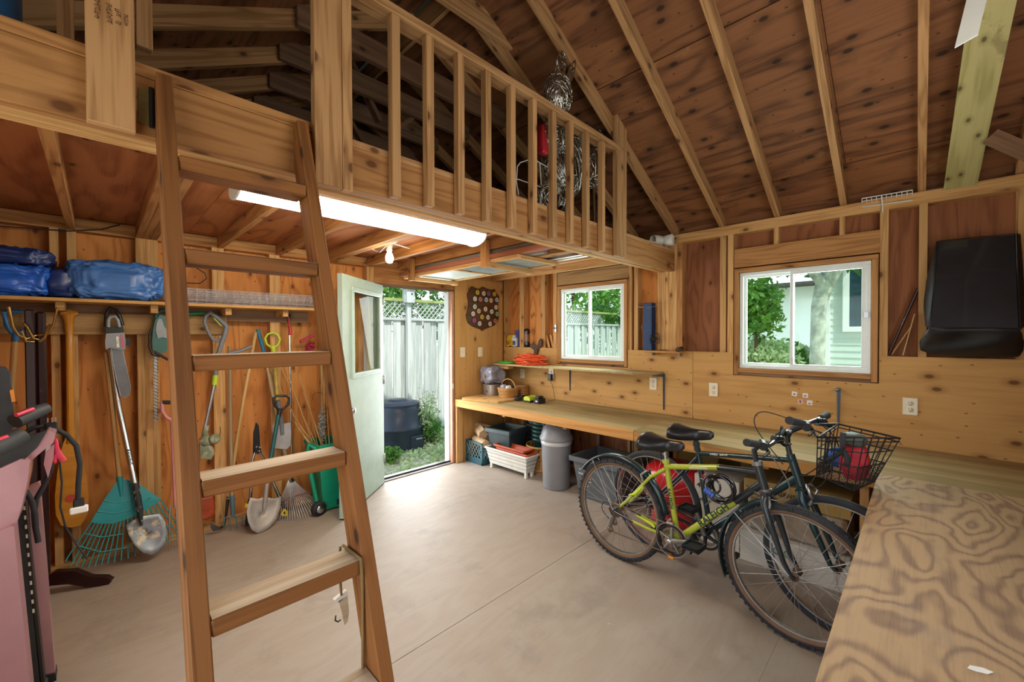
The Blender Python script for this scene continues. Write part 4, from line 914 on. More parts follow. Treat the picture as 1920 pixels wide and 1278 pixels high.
# ---- string trimmer
P_('lime_plastic', '#b9cf2f', .4, var=.08); P_('trim_grey', '#74777f', .45, var=.1); P_('dusty_green', '#7d8468', .7, var=.2, dirt=('#a9a48a', 20, .5))
st = thing('string_trimmer', 'grey string trimmer with lime collar hanging from the shelf', 'trimmer', (-3.1, -.12, .9))
yt = -.11
MB().tube([onY(x, y, yt) for x, y in [(386, 592), (383, 604), (390, 622), (399, 636), (408, 640), (412, 632)]], .011, 8).build('loop_handle', 'trim_grey', st)
MB().tube([onY(x, y, yt) for x, y in [(386, 592), (394, 586), (406, 594), (421, 607), (425, 612), (421, 628), (415, 645), (409, 664)]], [.014, .016, .018, .018, .017, .017, .016, .016], 9).build('rear_handle', 'trim_grey', st)
MB().tube([onY(401, 596, yt - .017), onY(415, 611, yt - .018)], .004, 6).build('trigger', 'lime_plastic', st)
MB().tube([onY(x, y, yt) for x, y in [(408, 662), (406, 680), (404, 703)]], .017, 9).build('sleeve', 'trim_grey', st)
MB().tube([onY(x, y, yt) for x, y in [(404, 703), (402, 721)]], .019, 9).build('collar', 'lime_plastic', st)
MB().tube([onY(402, 720, yt), onY(385, 800, yt - .01)], .0125, 10).build('shaft', 'steel', st)
MB().tube([onY(x, y, yt - .02) for x, y in [(428, 662), (450, 658), (472, 649)]], [.012, .013, .013], 8).build('assist_handle', 'trim_grey', st)
MB().tube([onY(387, 797, yt), onY(383, 822, yt)], .02, 9).build('head_collar', 'dusty_green', st)
MB().lathe([(.001, -.03), (.035, -.03), (.045, 0), (.03, .03), (.001, .035)], onY(386, 826, yt - .03), (.2, -.7, .3), 14).build('motor_head', 'dusty_green', st)
MB().lathe([(.001, 0), (.03, 0), (.04, .01), (.035, .025), (.001, .03)], onY(401, 823, yt - .05), (.3, -.8, .3), 14).build('line_spool', 'dusty_green', st)
poly(st, 'debris_guard', 'dusty_green', [(374, 835), (384, 828), (400, 838), (402, 850), (396, 861), (376, 859)], yt - .05, .035, .006)
MB().tube([onY(410, 822, yt - .05), onY(413, 812, yt - .05), onY(413, 800, yt - .05)], .0025, 5).build('guard_wire', 'dark_metal', st)
# ---- cultivator and hoe
cu_ = thing('hand_cultivator', 'long handled cultivator with four curved prongs and grey socket', 'cultivator', (-3.04, -.1, 0))
MB().tube([PA(430, 649, -.02), PA(432, 800, -.05), onY(435, 930, -.09)], .0135, 8).build('handle', 'handle_grey', cu_)
P_('socket_blue', '#51707c', .5, var=.15)
MB().tube([onY(435, 928, -.09), onY(437, 966, -.10)], [.0175, .015], 8).build('socket', 'socket_blue', cu_)
for dx_, e_ in ((-16, (422, 992)), (-6, (434, 996)), (6, (446, 990)), (17, (458, 986))):
    MB().tube([onY(437, 966, -.10), onY(437 + dx_, 970, -.12), onY(437 + dx_ * 1.1, 984, -.15), onY(e_[0], e_[1], -.13)], [.005, .005, .005, .003], 6).build('prong', 'socket_blue', cu_)
hoe = thing('garden_hoe', 'garden hoe with pale wooden handle leaning diagonally behind the cultivator', 'hoe', (-3.0, -.05, 0))
MB().tube([PA(479, 622, -.02), PA(457, 745, -.03), PA(434, 890, -.04), onY(428, 935, -.06)], .0145, 8).build('handle', 'handle_wood', hoe)
MB().tube([onY(428, 930, -.06), onY(424, 965, -.07), onY(420, 985, -.09), onY(412, 990, -.11)], [.012, .009, .007, .007], 7).build('neck', 'dark_metal', hoe)
poly(hoe, 'blade', P_('old_iron', '#54504a', .7, .4, var=.2), [(394, 979), (404, 984), (413, 988), (409, 994), (400, 996), (395, 990)], -.12, .004)
# ---- hedge shears
hs = thing('hedge_shears', 'hedge shears standing points up with black blades and chrome handles', 'shears', (-2.88, -.14, 0))
ys2 = -.13
poly(hs, 'blade', 'dark_metal', [(480, 791), (485, 797), (487, 815), (488, 835), (491, 850), (482, 851), (476, 838), (475, 810)], ys2, .004)
poly(hs, 'blade', 'dark_metal', [(480, 795), (484, 805), (485, 835), (480, 852), (474, 850), (475, 812)], ys2 + .006, .004)
MB().tube([onY(478, 848, ys2), onY(474, 860, ys2), onY(473, 872, ys2), onY(469, 940, ys2)], [.008, .009, .012, .012], 9).build('tube_handle', 'chrome', hs)
MB().tube([onY(487, 848, ys2), onY(493, 857, ys2), onY(498, 868, ys2), onY(518, 918, ys2), onY(524, 932, ys2)], [.008, .009, .012, .014, .014], 9).build('tube_handle', 'chrome', hs)
MB().tube([onY(469, 935, ys2), onY(463, 985, ys2 - .01)], .016, 9).build('grip', 'black_rubber', hs)
MB().tube([onY(524, 930, ys2), onY(538, 962, ys2)], .016, 9).build('grip', 'black_rubber', hs)
P_('safety_yellow', '#e3c81d', .5, var=.1)
MB().tube([onY(464, 944, ys2), onY(463, 950, ys2)], .0175, 9).build('grip_ring', 'safety_yellow', hs)
for x, y in ((481, 837), (487, 838), (486, 845)): MB().disc(onY(x, y, ys2 - .002), (0, -1, 0), .007, .004, 10).build('bolt', 'chrome', hs)
# ---- teal-shafted round shovel with black D grip
P_('teal_paint', '#1f5a5c', .35, var=.1); P_('dull_steel', '#a39a92', .5, .35, var=.14)
ts = thing('round_shovel', 'round point shovel with black D grip and dark teal shaft standing in the middle', 'shovel', (-2.8, -.3, 0))
dgrip([(512, 746), (520, 742), (536, 742), (542, 746), (540, 758), (530, 767), (522, 768), (515, 760)], .010, 'grip', 'black_plastic', ts, -.15)
MB().tube([onY(525, 765, -.15), onY(522, 782, -.16)], .017, 9).build('grip_socket', 'black_plastic', ts)
MB().tube([onY(522, 778, -.16), onY(508, 858, -.20), onY(502, 900, -.22)], .0155, 10).build('shaft', 'teal_paint', ts)
MB().tube([onY(502, 895, -.22), onY(497, 940, -.25), onY(493, 975, -.27)], [.019, .016, .005], 8).build('socket', 'dull_steel', ts)
shovel_blade(ts, [(469, 932), (482, 935), (497, 931), (515, 934), (527, 930), (526, 950), (518, 972), (506, 988), (492, 997), (482, 999), (472, 993), (465, 978), (462, 960), (465, 945)], -.24, -.34, 'dull_steel')
# ---- blue-topped pole leaning behind
P_('blue_sleeve', '#1b6d8f', .4, var=.1)
bpn = thing('blue_grip_pole', 'pale wooden pole with a blue grip leaning toward the shears', 'pole', (-2.7, -.04, 0))
MB().tube([PA(483, 617, -.02), PA(495, 660, -.025)], .015, 9).build('grip', 'blue_sleeve', bpn)
MB().tube([PA(494, 655, -.025), PA(515, 760, -.05), PA(538, 870, -.08), onY(545, 935, -.10)], .012, 8).build('pole', 'handle_grey', bpn)
# ---- lime D-grip edging shovel
lg = thing('lime_grip_scoop', 'scoop shovel with lime green D grip and grey square blade', 'shovel', (-2.62, -.1, .3))
dgrip([(497, 634), (502, 626), (512, 623), (521, 627), (525, 636), (522, 645), (515, 651), (508, 651), (500, 645)], .009, 'grip', 'lime_plastic', lg, -.05)
MB().tube([PA(511, 648, -.05), PA(513, 662, -.05)], [.02, .016], 9).build('grip_socket', 'lime_plastic', lg)
MB().tube([PA(513, 660, -.05), PA(519, 735, -.06), PA(524, 800, -.07)], .0135, 9).build('shaft', P_('shaft_yellow', '#b9a93c', .5, var=.3, dirt=('#b08a4c', 30, .5)), lg)
MB().tube([PA(521, 750, -.08), PA(527, 790, -.08), PA(529, 815, -.08)], [.016, .02, .016], 9).build('socket', 'trim_grey', lg)
poly(lg, 'blade', P_('pale_alloy', '#b6b4b6', .45, .4, var=.08), [(511, 797), (526, 796), (545, 791), (546, 812), (545, 833), (538, 842), (516, 840), (512, 820)], -.085, .005, .002)
# ---- telescopic pole
tp = thing('telescopic_pole', 'thin silver telescopic pole with red locking collars hanging vertically', 'pole', (-2.56, -.05, .3))
P_('red_plastic', '#b3242e', .4, var=.1)
MB().tube([PA(544, 588, -.04), PA(544, 598, -.04)], .009, 7).build('hook', 'black_plastic', tp)
MB().tube([PA(541, 594, -.04), PA(542, 612, -.04), PA(543, 626, -.04)], [.010, .009, .011], 8).build('collar', 'red_plastic', tp)
MB().tube([PA(542, 611, -.04), PA(545, 760, -.05), PA(548, 920, -.07), PA(549, 957, -.08)], .0085, 9).build('pole', 'chrome', tp)
MB().tube([PA(544, 612, -.04), PA(544, 628, -.04)], .016, 8).build('collar', 'red_plastic', tp)
# ---- steel lawn rake
lr = thing('lawn_rake', 'steel wire lawn rake standing tines down beside the green cart', 'rake', (-2.6, -.2, 0))
MB().tube([PA(505, 700, -.02), PA(524, 790, -.05), onY(545, 905, -.10)], .0135, 8).build('handle', 'handle_grey', lr)
for k in range(20):
    f_ = k / 19; a_ = onY(541 + 9 * f_, 900, -.10); b_ = onY(526 + 50 * f_, 936 - 12 * f_, -.16); px_, py_ = 515 + 92 * f_, 975 - 24 * f_ + 10 * math.sin(PI * f_)
    e_ = onZ(px_, py_, .004); 
    e_ = e_ if e_.y < -.14 else onZ(px_, py_ + 4, .004); MB().tube([a_, b_, b_ + (e_ - b_) * .93 + Vector((0, 0, .012)), e_], .0022, 5, caps=False).build('tine', 'steel', lr)
MB().beam(onY(524, 938, -.165), onY(580, 922, -.165), .004, .022, (0, 1, 0)).build('cross_bar', 'steel', lr)
MB().disc(onY(546, 900, -.09), (0, -1, 0), .02, .02, 12).build('ferrule', 'dark_metal', lr)
# yellow-black strap and a red stick behind the rake
MB().tube([onY(532, 955, -.20), onY(539, 960, -.19), onY(536, 966, -.21), onY(528, 964, -.21)], .011, 8, closed=True).build('ratchet_strap', 'safety_yellow', label='small yellow strap coil between the rake tines', cat='strap')
MB().tube([onY(545, 915, -.05), onY(549, 956, -.06)], .007, 7).build('red_stick', 'red_plastic', label='short red stick upright behind the lawn rake', cat='stick')
# ---- pink hand brush hanging
P_('brush_pink', '#b8384f', .6, var=.2)
hb = thing('hand_brush', 'pink hand brush with wire bristle pad hanging near the door', 'brush', (-2.42, -.05, 1.4))
MB().tube([PA(563, 641, -.05), PA(588, 628, -.05)], .014, 8).build('roller', 'brush_pink', hb)
foliage('bristles', tuple(PA(581, 650, -.05)), (.045, .03, .05), 260, .012, 'brush_pink', hb, 51, .3)
MB().tube([PA(572, 640, -.05), PA(580, 618, -.04), PA(586, 610, -.03)], .0015, 4).build('hang_wire', 'steel', hb)
# ---- green wheeled cart with bamboo stakes
P_('cart_green', '#13906f', .4, var=.08)
gc = thing('yard_cart', 'green plastic wheeled yard cart holding bamboo stakes beside the door', 'cart', (-2.36, -.3, 0))
c0 = onZ(640, 949, .0)
x0, x1, yy0, yy1 = -2.47, -2.17, -.34, -.06
vs = [(x0 + .05, yy0 + .03, .02), (x1 - .02, yy0 + .03, .02), (x1 - .02, yy1, .02), (x0 + .05, yy1, .02), (x0, yy0, .56), (x1, yy0, .56), (x1, yy1 + .03, .56), (x0, yy1 + .03, .56)]
MB().add(vs, [(0, 1, 2, 3), (0, 1, 5, 4), (1, 2, 6, 5), (2, 3, 7, 6), (3, 0, 4, 7)]).build('tub', 'cart_green', gc, solid=.006)
m = MB()
for a_, b_ in (((x0, yy0), (x1, yy0)), ((x1, yy0), (x1, yy1 + .03)), ((x1, yy1 + .03), (x0, yy1 + .03)), ((x0, yy1 + .03), (x0, yy0))): m.beam((a_[0], a_[1], .57), (b_[0], b_[1], .57), .03, .03)
m.build('rim', 'cart_green', gc, bevel=.006)
MB().tube([(x0 + .01, yy0 + .02, .54), (x0 - .06, yy0 + .04, .60), (x0 - .07, yy0 + .05, .50), (x0 - .04, yy0 + .03, .3), (x0 - .01, yy0 + .02, .12)], [.02, .022, .02, .018, .015], 8).build('pull_handle', 'cart_green', gc)
MB().box(x0 + .16, x1 - .04, yy0 + .018, yy0 + .03, .04, .085).build('foot_slot', 'dark_slot', gc)
wc0 = Vector((x0 + .0, yy0 + .0, .06)); MB().lathe([(.001, -.02), (.058, -.02), (.06, 0), (.058, .02), (.001, .02)], wc0, (.25, -1, 0), 18).build('wheel', 'black_rubber', gc); MB().lathe([(.001, .0), (.038, .0), (.03, .01), (.001, .012)], wc0 + Vector((.004, -.022, 0)), (.25, -1, 0), 14).build('hub_cap', 'chrome', gc)
m = MB(); m.tube([(x0 + .0, yy0 - .02, .06 )] , .01) if False else None
random.seed(11)
stakes = [((505, 640 + 50), (590, 850)), ((520, 672), (603, 855)), ((536, 690), (596, 856)), ((560, 700), (608, 850)), ((568, 735), (612, 848)), ((547, 775), (588, 832)), ((553, 790), (582, 835)), ((558, 803), (590, 838)), ((578, 760), (600, 850)), ((603, 738), (612, 835)), ((606, 760), (604, 845)), ((612, 742), (618, 836))]
proto = None
for k, ((ax_, ay_), (bx_, by_)) in enumerate(stakes):
    a_ = PA(ax_, ay_, -.03 - .02 * (k % 4)); b_ = onY(bx_, by_, -.14 - .03 * (k % 4)); b_ = b_ + (b_ - a_) * .25
    if b_.z < .05: b_.z = .05
    MB().tube([a_, (a_ + b_) / 2 + Vector((0, .006, 0)), b_], [.003, .004, .005], 6).build('bamboo_stake', 'handle_wood', label='thin bamboo stake leaning in the green cart', cat='stake', group='bamboo stakes in the green cart')
MB().tube(arc(PA(597, 745, -.06), .05, .5, 3.6, 12, (1, 0, 0), (0, .3, .9)), .0018, 5).build('wire_hoop', 'dark_metal', label='thin dark wire plant hoop above the green cart', cat='wire')
foliage('dried_stems', tuple(onY(604, 800, -.16)), (.03, .03, .16), 350, .012, 'fence_wood', seed=77, shell=.1, label='pale curly birch twigs standing in the green cart', cat='twigs')['kind'] = 'stuff'
# red bag low behind the ladder, tied cord under the chainsaw
P_('orange_bag', '#a8431f', .5, var=.2)
cloth(tuple(onY(386, 950, -.06)), (.05, .03, .09), 8, .01, 24, 16).build('red_bag', 'orange_bag', label='small rust red bag on the floor plate behind the ladder', cat='bag')

# ================================================================== treadmill folded upright at far left
P_('rose_metal', '#bd8f97', .3, .3, var=.05, coat=.3); P_('rose_dark', '#b98088', .35, .35, var=.05); P_('tread_black', '#34373b', .6, var=.15); P_('hot_pink', '#e0405f', .4, var=.1)
tm_ = thing('treadmill', 'rose pink folding treadmill standing upright at the left edge', 'treadmill', (-4.05, -1.3, 0))
yt_ = -1.35
def tz(px, py, y=yt_): return onY(px, py, y)
def tpoly(name, mat, pts, y, th, bevel=0.0): return poly(tm_, name, mat, pts, y, th, bevel)
tpoly('upright', 'rose_metal', [(52, 915), (74, 905), (104, 1268), (78, 1275)], -1.24, .05, .006)
tpoly('upright_foot', 'black_plastic', [(78, 1268), (104, 1262), (106, 1275), (82, 1285)], -1.25, .07, .004)
tpoly('running_belt', 'tread_black', [(22, 960), (40, 930), (78, 1290), (30, 1330)], -1.30, .05)
tpoly('side_rail', 'dark_slot', [(40, 930), (46, 925), (84, 1285), (76, 1290)], -1.30, .055)
for k in range(13):
    x = 41.5 + 1.55 * k; y = 932 + k * 17.5; tpoly('grip_dot', 'white_paint', [(x + .2, y), (x + 4.2, y - 1), (x + 4.8, y + 6), (x + .8, y + 7)], -1.302, .002)
tpoly('side_cover', 'rose_metal', [(-40, 1010), (26, 985), (28, 1010), (70, 1420), (-40, 1420)], -1.52, .1, .012)
tpoly('console_housing', 'rose_metal', [(-60, 900), (0, 878), (40, 860), (56, 864), (52, 900), (42, 945), (30, 985), (0, 1000), (-60, 1020)], -1.50, .16, .01)
tpoly('console_panel', 'tread_black', [(-60, 895), (-60, 850), (0, 838), (40, 822), (72, 812), (88, 808), (70, 838), (45, 862), (0, 882)], -1.47, .02)
tpoly('console_edge', 'rose_metal', [(88, 806), (104, 812), (100, 830), (80, 845), (56, 866), (44, 860), (70, 836)], -1.45, .12, .004)
tpoly('chrome_strip', 'chrome', [(100, 812), (106, 814), (92, 842), (84, 846)], -1.44, .05, .003)
tpoly('hinge_block', 'rose_dark', [(86, 842), (102, 832), (100, 860), (90, 896), (82, 870)], -1.40, .06, .004)
tpoly('tablet_back', 'tread_black', [(-40, 690), (-10, 686), (8, 688), (18, 698), (24, 770), (28, 800), (10, 815), (-40, 830)], -1.42, .03, .008)
tpoly('tablet_sticker', P_('orange_sticker', '#e08b2e', .5), [(18, 732), (25, 729), (29, 752), (22, 754)], -1.423, .003)
MB().tube([tz(28, 790, -1.44), tz(60, 775, -1.40), tz(88, 764, -1.37)], [.028, .028, .022], 12).build('handlebar', 'tread_black', tm_)
MB().tube([tz(30, 778, -1.47), tz(62, 766, -1.43)], .008, 7).build('handle_stripe', 'hot_pink', tm_)
MB().tube([tz(-20, 845, -1.6), tz(20, 826, -1.56), tz(42, 814, -1.54)], [.034, .034, .03], 12).build('handlebar', 'tread_black', tm_)
MB().tube([tz(-5, 825, -1.60), tz(14, 818, -1.585)], .008, 7).build('handle_stripe', 'hot_pink', tm_)
pw = [(45, 812), (62, 802), (80, 799), (102, 803), (125, 815), (143, 835), (150, 870), (147, 905), (146, 938)]
MB().tube([tz(x, y, -1.34) for x, y in pw], .009, 8).build('power_cord', 'black_rubber', tm_)
MB().tube([tz(x, y, -1.35) for x, y in [(98, 800), (97, 840), (95, 880), (85, 905), (68, 935), (64, 960), (66, 985), (72, 1016)]], .009, 8).build('power_cord', 'black_rubber', tm_)
MB().tube([tz(x, y, -1.38) for x, y in [(48, 920), (60, 940), (66, 965), (67, 990)]], .009, 8).build('power_cord', 'black_rubber', tm_)
p = tz(146, 944, -1.34); m = MB(); m.box(p.x - .014, p.x + .02, p.y - .015, p.y + .015, p.z - .035, p.z + .02); m.build('cord_plug', 'black_plastic', tm_, bevel=.004)
p = tz(150, 955, -1.35); MB().box(p.x - .03, p.x + .025, p.y - .014, p.y + .014, p.z - .012, p.z + .015).build('plug_adapter', 'white_paint', tm_, bevel=.004)
p = tz(98, 795, -1.34); MB().box(p.x - .02, p.x + .015, p.y - .012, p.y + .012, p.z - .02, p.z + .008).build('plug', 'black_plastic', tm_, bevel=.004)
for dx_ in (-.012, .0, .010): MB().box(p.x + dx_ - .002, p.x + dx_ + .002, p.y - .003, p.y + .003, p.z + .008, p.z + .028).build('plug_pin', 'chrome', tm_)
MB().tube([tz(104, 822, -1.39), tz(106, 838, -1.39), tz(108, 850, -1.38), tz(120, 864, -1.38)], [.006, .007, .012, .010], 8, flat=((0, 1, 0), .5)).build('safety_key_ribbon', 'hot_pink', tm_)
MB().tube([tz(106, 848, -1.375), tz(100, 862, -1.375), tz(104, 868, -1.375)], [.01, .012, .006], 8).build('safety_key_ribbon', 'hot_pink', tm_)
# thin lead hanging from the treadmill past the paddle
MB().tube([tz(x, y, -1.33) for x, y in [(112, 866), (116, 905), (113, 950), (122, 985), (140, 1015), (164, 1048)]], .0035, 6).build('thin_lead', 'black_rubber', tm_)
# base on the floor
MB().box(-4.25, -3.92, -1.55, -1.15, .0, .05).build('floor_base', 'tread_black', tm_, bevel=.01)
# ================================================================== wall plaque with round badges
pq = thing('shield_plaque', 'dark wooden shield plaque covered with round badges on the wall right of the door', 'plaque', (-.33, -.02, 1.58))
yp = -.013
outl = [(906, 537), (898, 541.5), (889, 538), (885, 536.5), (883, 543), (878, 548), (877, 553), (879, 565), (878.5, 575), (877, 583), (875, 590), (876, 598), (879, 606), (885, 611), (895, 615), (901, 617), (905, 620), (910, 616.5), (918, 613.5), (927, 610), (932, 604), (935, 598), (935.5, 588), (934, 578), (933.5, 568), (936, 560), (936.5, 556), (933, 552), (929, 546), (928, 541.5), (921, 543), (913, 540.5)]
def polyA(parent, name, mat, pts, y, th, **k):
    q = [onY(a, b, y) for a, b in pts]; o = q[0]
    return MB().prism([(p.x - o.x, p.z - o.z) for p in q], o, (1, 0, 0), (0, 0, 1), (0, th, 0)).build(name, mat, parent, **k)
polyA(pq, 'shield_board', 'plaque_wood', outl, yp - .016, .015, bevel=.004)
cols = dict(y='#c9b23e', w='#cfcabb', p='#8a5aa0', b='#a9bcc4', k='#d8d4c8', r='#b87a6a', g='#8fae8c', o='#d2b79a', c='#c4d0c4', m='#a9458a')
for k_, v_ in cols.items(): P_('badge_' + k_, v_, .35, var=.05)
P_('badge_rim', '#22302a', .3, .3)
B = [(895, 548, 'y'), (906.7, 550, 'w'), (916, 550, 'p'), (926.7, 551, 'y'), (890.3, 560, 'k'), (900.5, 561, 'r'), (911.5, 561.7, 'b'), (920.5, 563, 'o'), (931.2, 562, 'b'), (890, 574.8, 'c'), (929.7, 576, 'w'), (910, 579.3, 'k'), (897.5, 583, 'o'), (921.7, 584, 'c'), (886.8, 588, 'k'), (931.7, 588.5, 'g'), (903.5, 594, 'y'), (914.7, 594.7, 'k'), (889, 600.5, 'm'), (928.2, 601.3, 'r'), (899, 606.5, 'w'), (918.5, 607, 'w')]
for x, y, c_ in B:
    p = onY(x, y, yp - .0165); d = MB().lathe([(.001, -.004), (.036, -.004), (.037, 0), (.034, .0035), (.001, .0035)], p, (0, -1, 0), 18).build('badge', 'badge_rim', pq)
    f = MB().disc(p + Vector((0, -.0036, 0)), (0, -1, 0), .030, .0008, 18).build('badge_face', 'badge_' + c_, d)
    m = MB(); a = random.random() * 3; m.prism([(-.008, -.004), (.003, -.008), (.008, 0), (.002, .008), (-.006, .005)], p + Vector((0, -.0046, 0)), (math.cos(a), 0, math.sin(a)), (-math.sin(a), 0, math.cos(a)), (0, -.0006, 0)); m.build('badge_motif', 'badge_rim' if c_ in 'wkbcgo' else 'plaque_wood', d)
# ---- switches and outlets
def plateA(px, py, lb):
    p = onY(px, py, -.012); t = thing('light_switch', lb, 'switch', (p.x, -.014, p.z))
    MB().box(p.x - .036, p.x + .036, -.020, -.0125, p.z - .058, p.z + .058).build('cover_plate', 'ivory_plastic', t, bevel=.002)
    MB().frame((p.x - .006, -.023, p.z), (1, 0, 0), (0, 1, 0), (0, .25, 1), .012, .012, .024).build('toggle', 'ivory_plastic', t, bevel=.001)
plateA(867, 660, 'ivory light switch nearest the door frame'); plateA(900, 659.5, 'ivory light switch below the shield plaque')
def outlet(px, py, lb, w_=.036, h_=.058):
    p = onX(px, py, -.001); t = thing('wall_outlet', lb, 'outlet', (0, p.y, p.z))
    MB().box(-.009, -.0013, p.y - w_, p.y + w_, p.z - h_, p.z + h_).build('cover_plate', 'ivory_plastic', t, bevel=.002)
    for s in (-1, 1):
        f = MB().lathe([(.001, 0), (.0165, 0), (.0165, .003), (.001, .003)], (-.009, p.y, p.z + .021 * s), (-1, 0, 0), 16).build('receptacle', 'ivory_plastic', t)
        m = MB(); m.box(-.0125, -.0119, p.y - .008, p.y - .0055, p.z + .021 * s - .001, p.z + .021 * s + .009); m.box(-.0125, -.0119, p.y + .0055, p.y + .008, p.z + .021 * s - .001, p.z + .021 * s + .009); m.disc((-.0119, p.y, p.z + .021 * s - .009), (-1, 0, 0), .0025, .0006, 8)
        m.build('slots', 'dark_slot', f)
    return t, p
outlet(1706.5, 761.5, 'ivory wall outlet at the far right above the bench', .036, .056)
outlet(1338, 730, 'ivory wall outlet between the single bracket and the upper shelf')
outlet(1225, 719, 'ivory wall outlet under the right end of the upper shelf')
outlet(980, 700, 'ivory wall outlet under the shelf above the wicker baskets')
t_, p_ = outlet(1034, 700, 'ivory wall outlet holding a black plug adapter')
MB().box(-.05, -.0095, p_.y - .028, p_.y + .022, p_.z - .08, p_.z - .004).build('plug_adapter', 'black_plastic', bevel=.004, label='black plug adapter in the outlet under the upper shelf', cat='plug')
q_ = [Vector((-.03, p_.y, p_.z - .08)), onX(1036, 722, -.02), onX(1040, 745, -.04), Vector((-.06, onX(1040, 745, -.04).y - .02, .758)), Vector((-.18, onX(1025, 748, -.2).y, .756))]
MB().tube(q_, .0025, 6).build('charger_cord', 'black_rubber', label='thin black cord from the plug adapter to the bench top', cat='cord')
# ---- four stickers
P_('stamp_paper', '#e9dcdc', .6, var=.04); P_('stamp_ink', '#5a4e63', .6, var=.3); P_('stamp_pink', '#d9a9a6', .6, var=.1)
for k, (px, py, rot, lb) in enumerate([(1489.5, 738, -.15, 'small square sticker at the upper left of the four on the wall'), (1510, 741, .05, 'small square sticker with dark arch at the upper right of the four'), (1500.5, 752.5, .25, 'small pinkish sticker at the lower left of the four'), (1518, 754.5, -.05, 'small sticker with dark figures at the lower right of the four')]):
    p = onX(px, py, -.0005); t = thing('wall_sticker', lb, 'sticker', (0, p.y, p.z)); U = Vector((0, -math.cos(rot), math.sin(rot))); V = Vector((0, math.sin(rot), math.cos(rot)))
    MB().prism([(-.017, -.017), (.017, -.017), (.017, .017), (-.017, .017)], p, U, V, (-.0008, 0, 0)).build('paper', 'stamp_pink' if k == 2 else 'stamp_paper', t)
    MB().prism([[(-.008, -.006), (.006, -.008), (.009, .004), (.002, .001), (-.005, .003)], [(-.010, -.002), (-.004, -.011), (.009, -.002), (.003, .003), (-.003, -.004), (-.006, .004)], [(-.005, -.009), (.006, -.009), (.006, .006), (0, .01), (-.005, .005)], [(-.01, -.010), (-.004, 0), (0, -.006), (.006, .002), (.008, -.010)]][k], p + Vector((-.0009, 0, 0)), U, V, (-.0005, 0, 0)).build('print', 'stamp_ink', t)
# ---- shelf brackets and upper shelf
us = thing('upper_shelf', 'thin plywood shelf on metal brackets between the small window and the bench', 'shelf', (-.15, -1.1, 1.13))
zs = 1.135
q1 = onZ(1210, 706, zs + .0); q2 = onZ(905, 683, zs); q3 = onZ(1248, 697, zs)
ue0 = q1.y; ue1 = min(q2.y, -.03)
dpt_ = .29
MB().prism([(-dpt_ * .9, -.04), (-.02, -.04), (-.002, -.04), (-.002, -2.19), (-dpt_, -2.02 - .0), (-dpt_, -.2)], (0, 0, zs), (1, 0, 0), (0, 1, 0), (0, 0, .017)).build('shelf_board', 'bench_far', us, bevel=.001)
MB().box(-.25, -.16, -.35, -.02, zs - .045, zs - .002, 1).build('support_block', 'lumber', us)
def bracket(parent, y, z, arm=.24, drop=.30, name='bracket'):
    m = MB(); m.prism([(-.012, 0), (.012, 0), (.007, -drop), (-.007, -drop)], (-.0035, y, z), (0, 1, 0), (0, 0, 1), (.003, 0, 0)); m.prism([(0, 0), (-arm, 0), (-arm, -.008), (0, -.03)], (0, y - .002, z), (1, 0, 0), (0, 0, 1), (0, .003, 0)); m.prism([(0, 0), (-.018, -.02), (-.010, -drop), (0, -drop)], (0, y - .0015, z), (1, 0, 0), (0, 0, 1), (0, .003, 0)); m.box(-arm, 0, y - .011, y + .011, z - .003, z)
    return m.build(name, 'grey_bracket', parent, bevel=.0008, label=None)
bracket(us, onX(1069, 735, 0).y, zs - .001, drop=.26); bracket(us, -2.185, zs - .001, drop=.34)
b_ = bracket(None, -3.481, onX(1572, 727, 0).z, arm=.16, drop=.27, name='shelf_bracket'); setlabel(b_, 'single grey shelf bracket on the wall below the large window', 'bracket')
# small ledge shelf under the blue box
ls = thing('ledge_shelf', 'short pine board shelf under the tall blue box beside the posts', 'shelf', (-.05, -2.2, 1.33))
yA, yB = onX(1210, 657, -.1).y, onX(1275, 660, -.1).y
MB().box(-.11, -.001, yB, yA, 1.334, 1.352, 1).build('shelf_board', 'bench_edge', ls, bevel=.002)
MB().box(-.06, -.001, yB + .02, yB + .035, 1.305, 1.333).build('support_clip', 'steel', ls); MB().box(-.06, -.001, yA - .05, yA - .035, 1.305, 1.333).build('support_clip', 'steel', ls)
# tall blue box
P_('deep_blue', '#27426b', .4, var=.08)
a = onX(1211, 655, .02); b = onX(1227, 655, .02); zt_b = onX(1219, 568, .02).z
bx = thing('blue_tall_box', 'tall narrow blue metal box standing on the ledge by the posts', 'box', (.02, a.y, 1.352))
MB().box(-.04, .045, b.y, a.y, 1.353, zt_b).build('body', 'deep_blue', bx, bevel=.003)
MB().box(-.044, -.04, b.y + .004, a.y - .004, 1.37, zt_b - .01).build('front_lip', 'deep_blue', bx, bevel=.001)
c = onX(1209, 613, .03); MB().tube(arc((.03, a.y + .002, c.z), .045, -PI / 2, PI / 2, 10, (0, 1, 0), (0, 0, 1)), .006, 7).build('carry_handle', P_('handle_brown', '#8a5a3c', .4), bx)
m = MB(); cc = onX(1229, 635, -.03)
for k in range(9):
    rr = random.uniform(.02, .035); m.tube([Vector((-.05 + random.uniform(-.01, .01), cc.y, cc.z)) + Vector((0, math.cos(t) * rr + .02 * math.sin(k), math.sin(t) * rr + .025 * math.cos(k * 1.7))) for t in [2 * PI * q / 12 for q in range(12)]], .0028, 5, closed=True)
m.tube([(-.05, cc.y - .04, 1.356), (-.05, cc.y - .09, 1.36), (-.05, cc.y - .13, 1.357)], .003, 5)
m.build('wire_tangle', 'dark_metal', label='dark tangle of wire beside the tall blue box', cat='wire')
m = MB(); m.tube([onX(1196, 575, -.005), onX(1213, 577, -.045), onX(1228, 574, -.045), onX(1252, 566, .0)], .0015, 5); m.build('hanging_wire', 'steel', label='thin wire stretched across the top of the tall blue box', cat='wire')
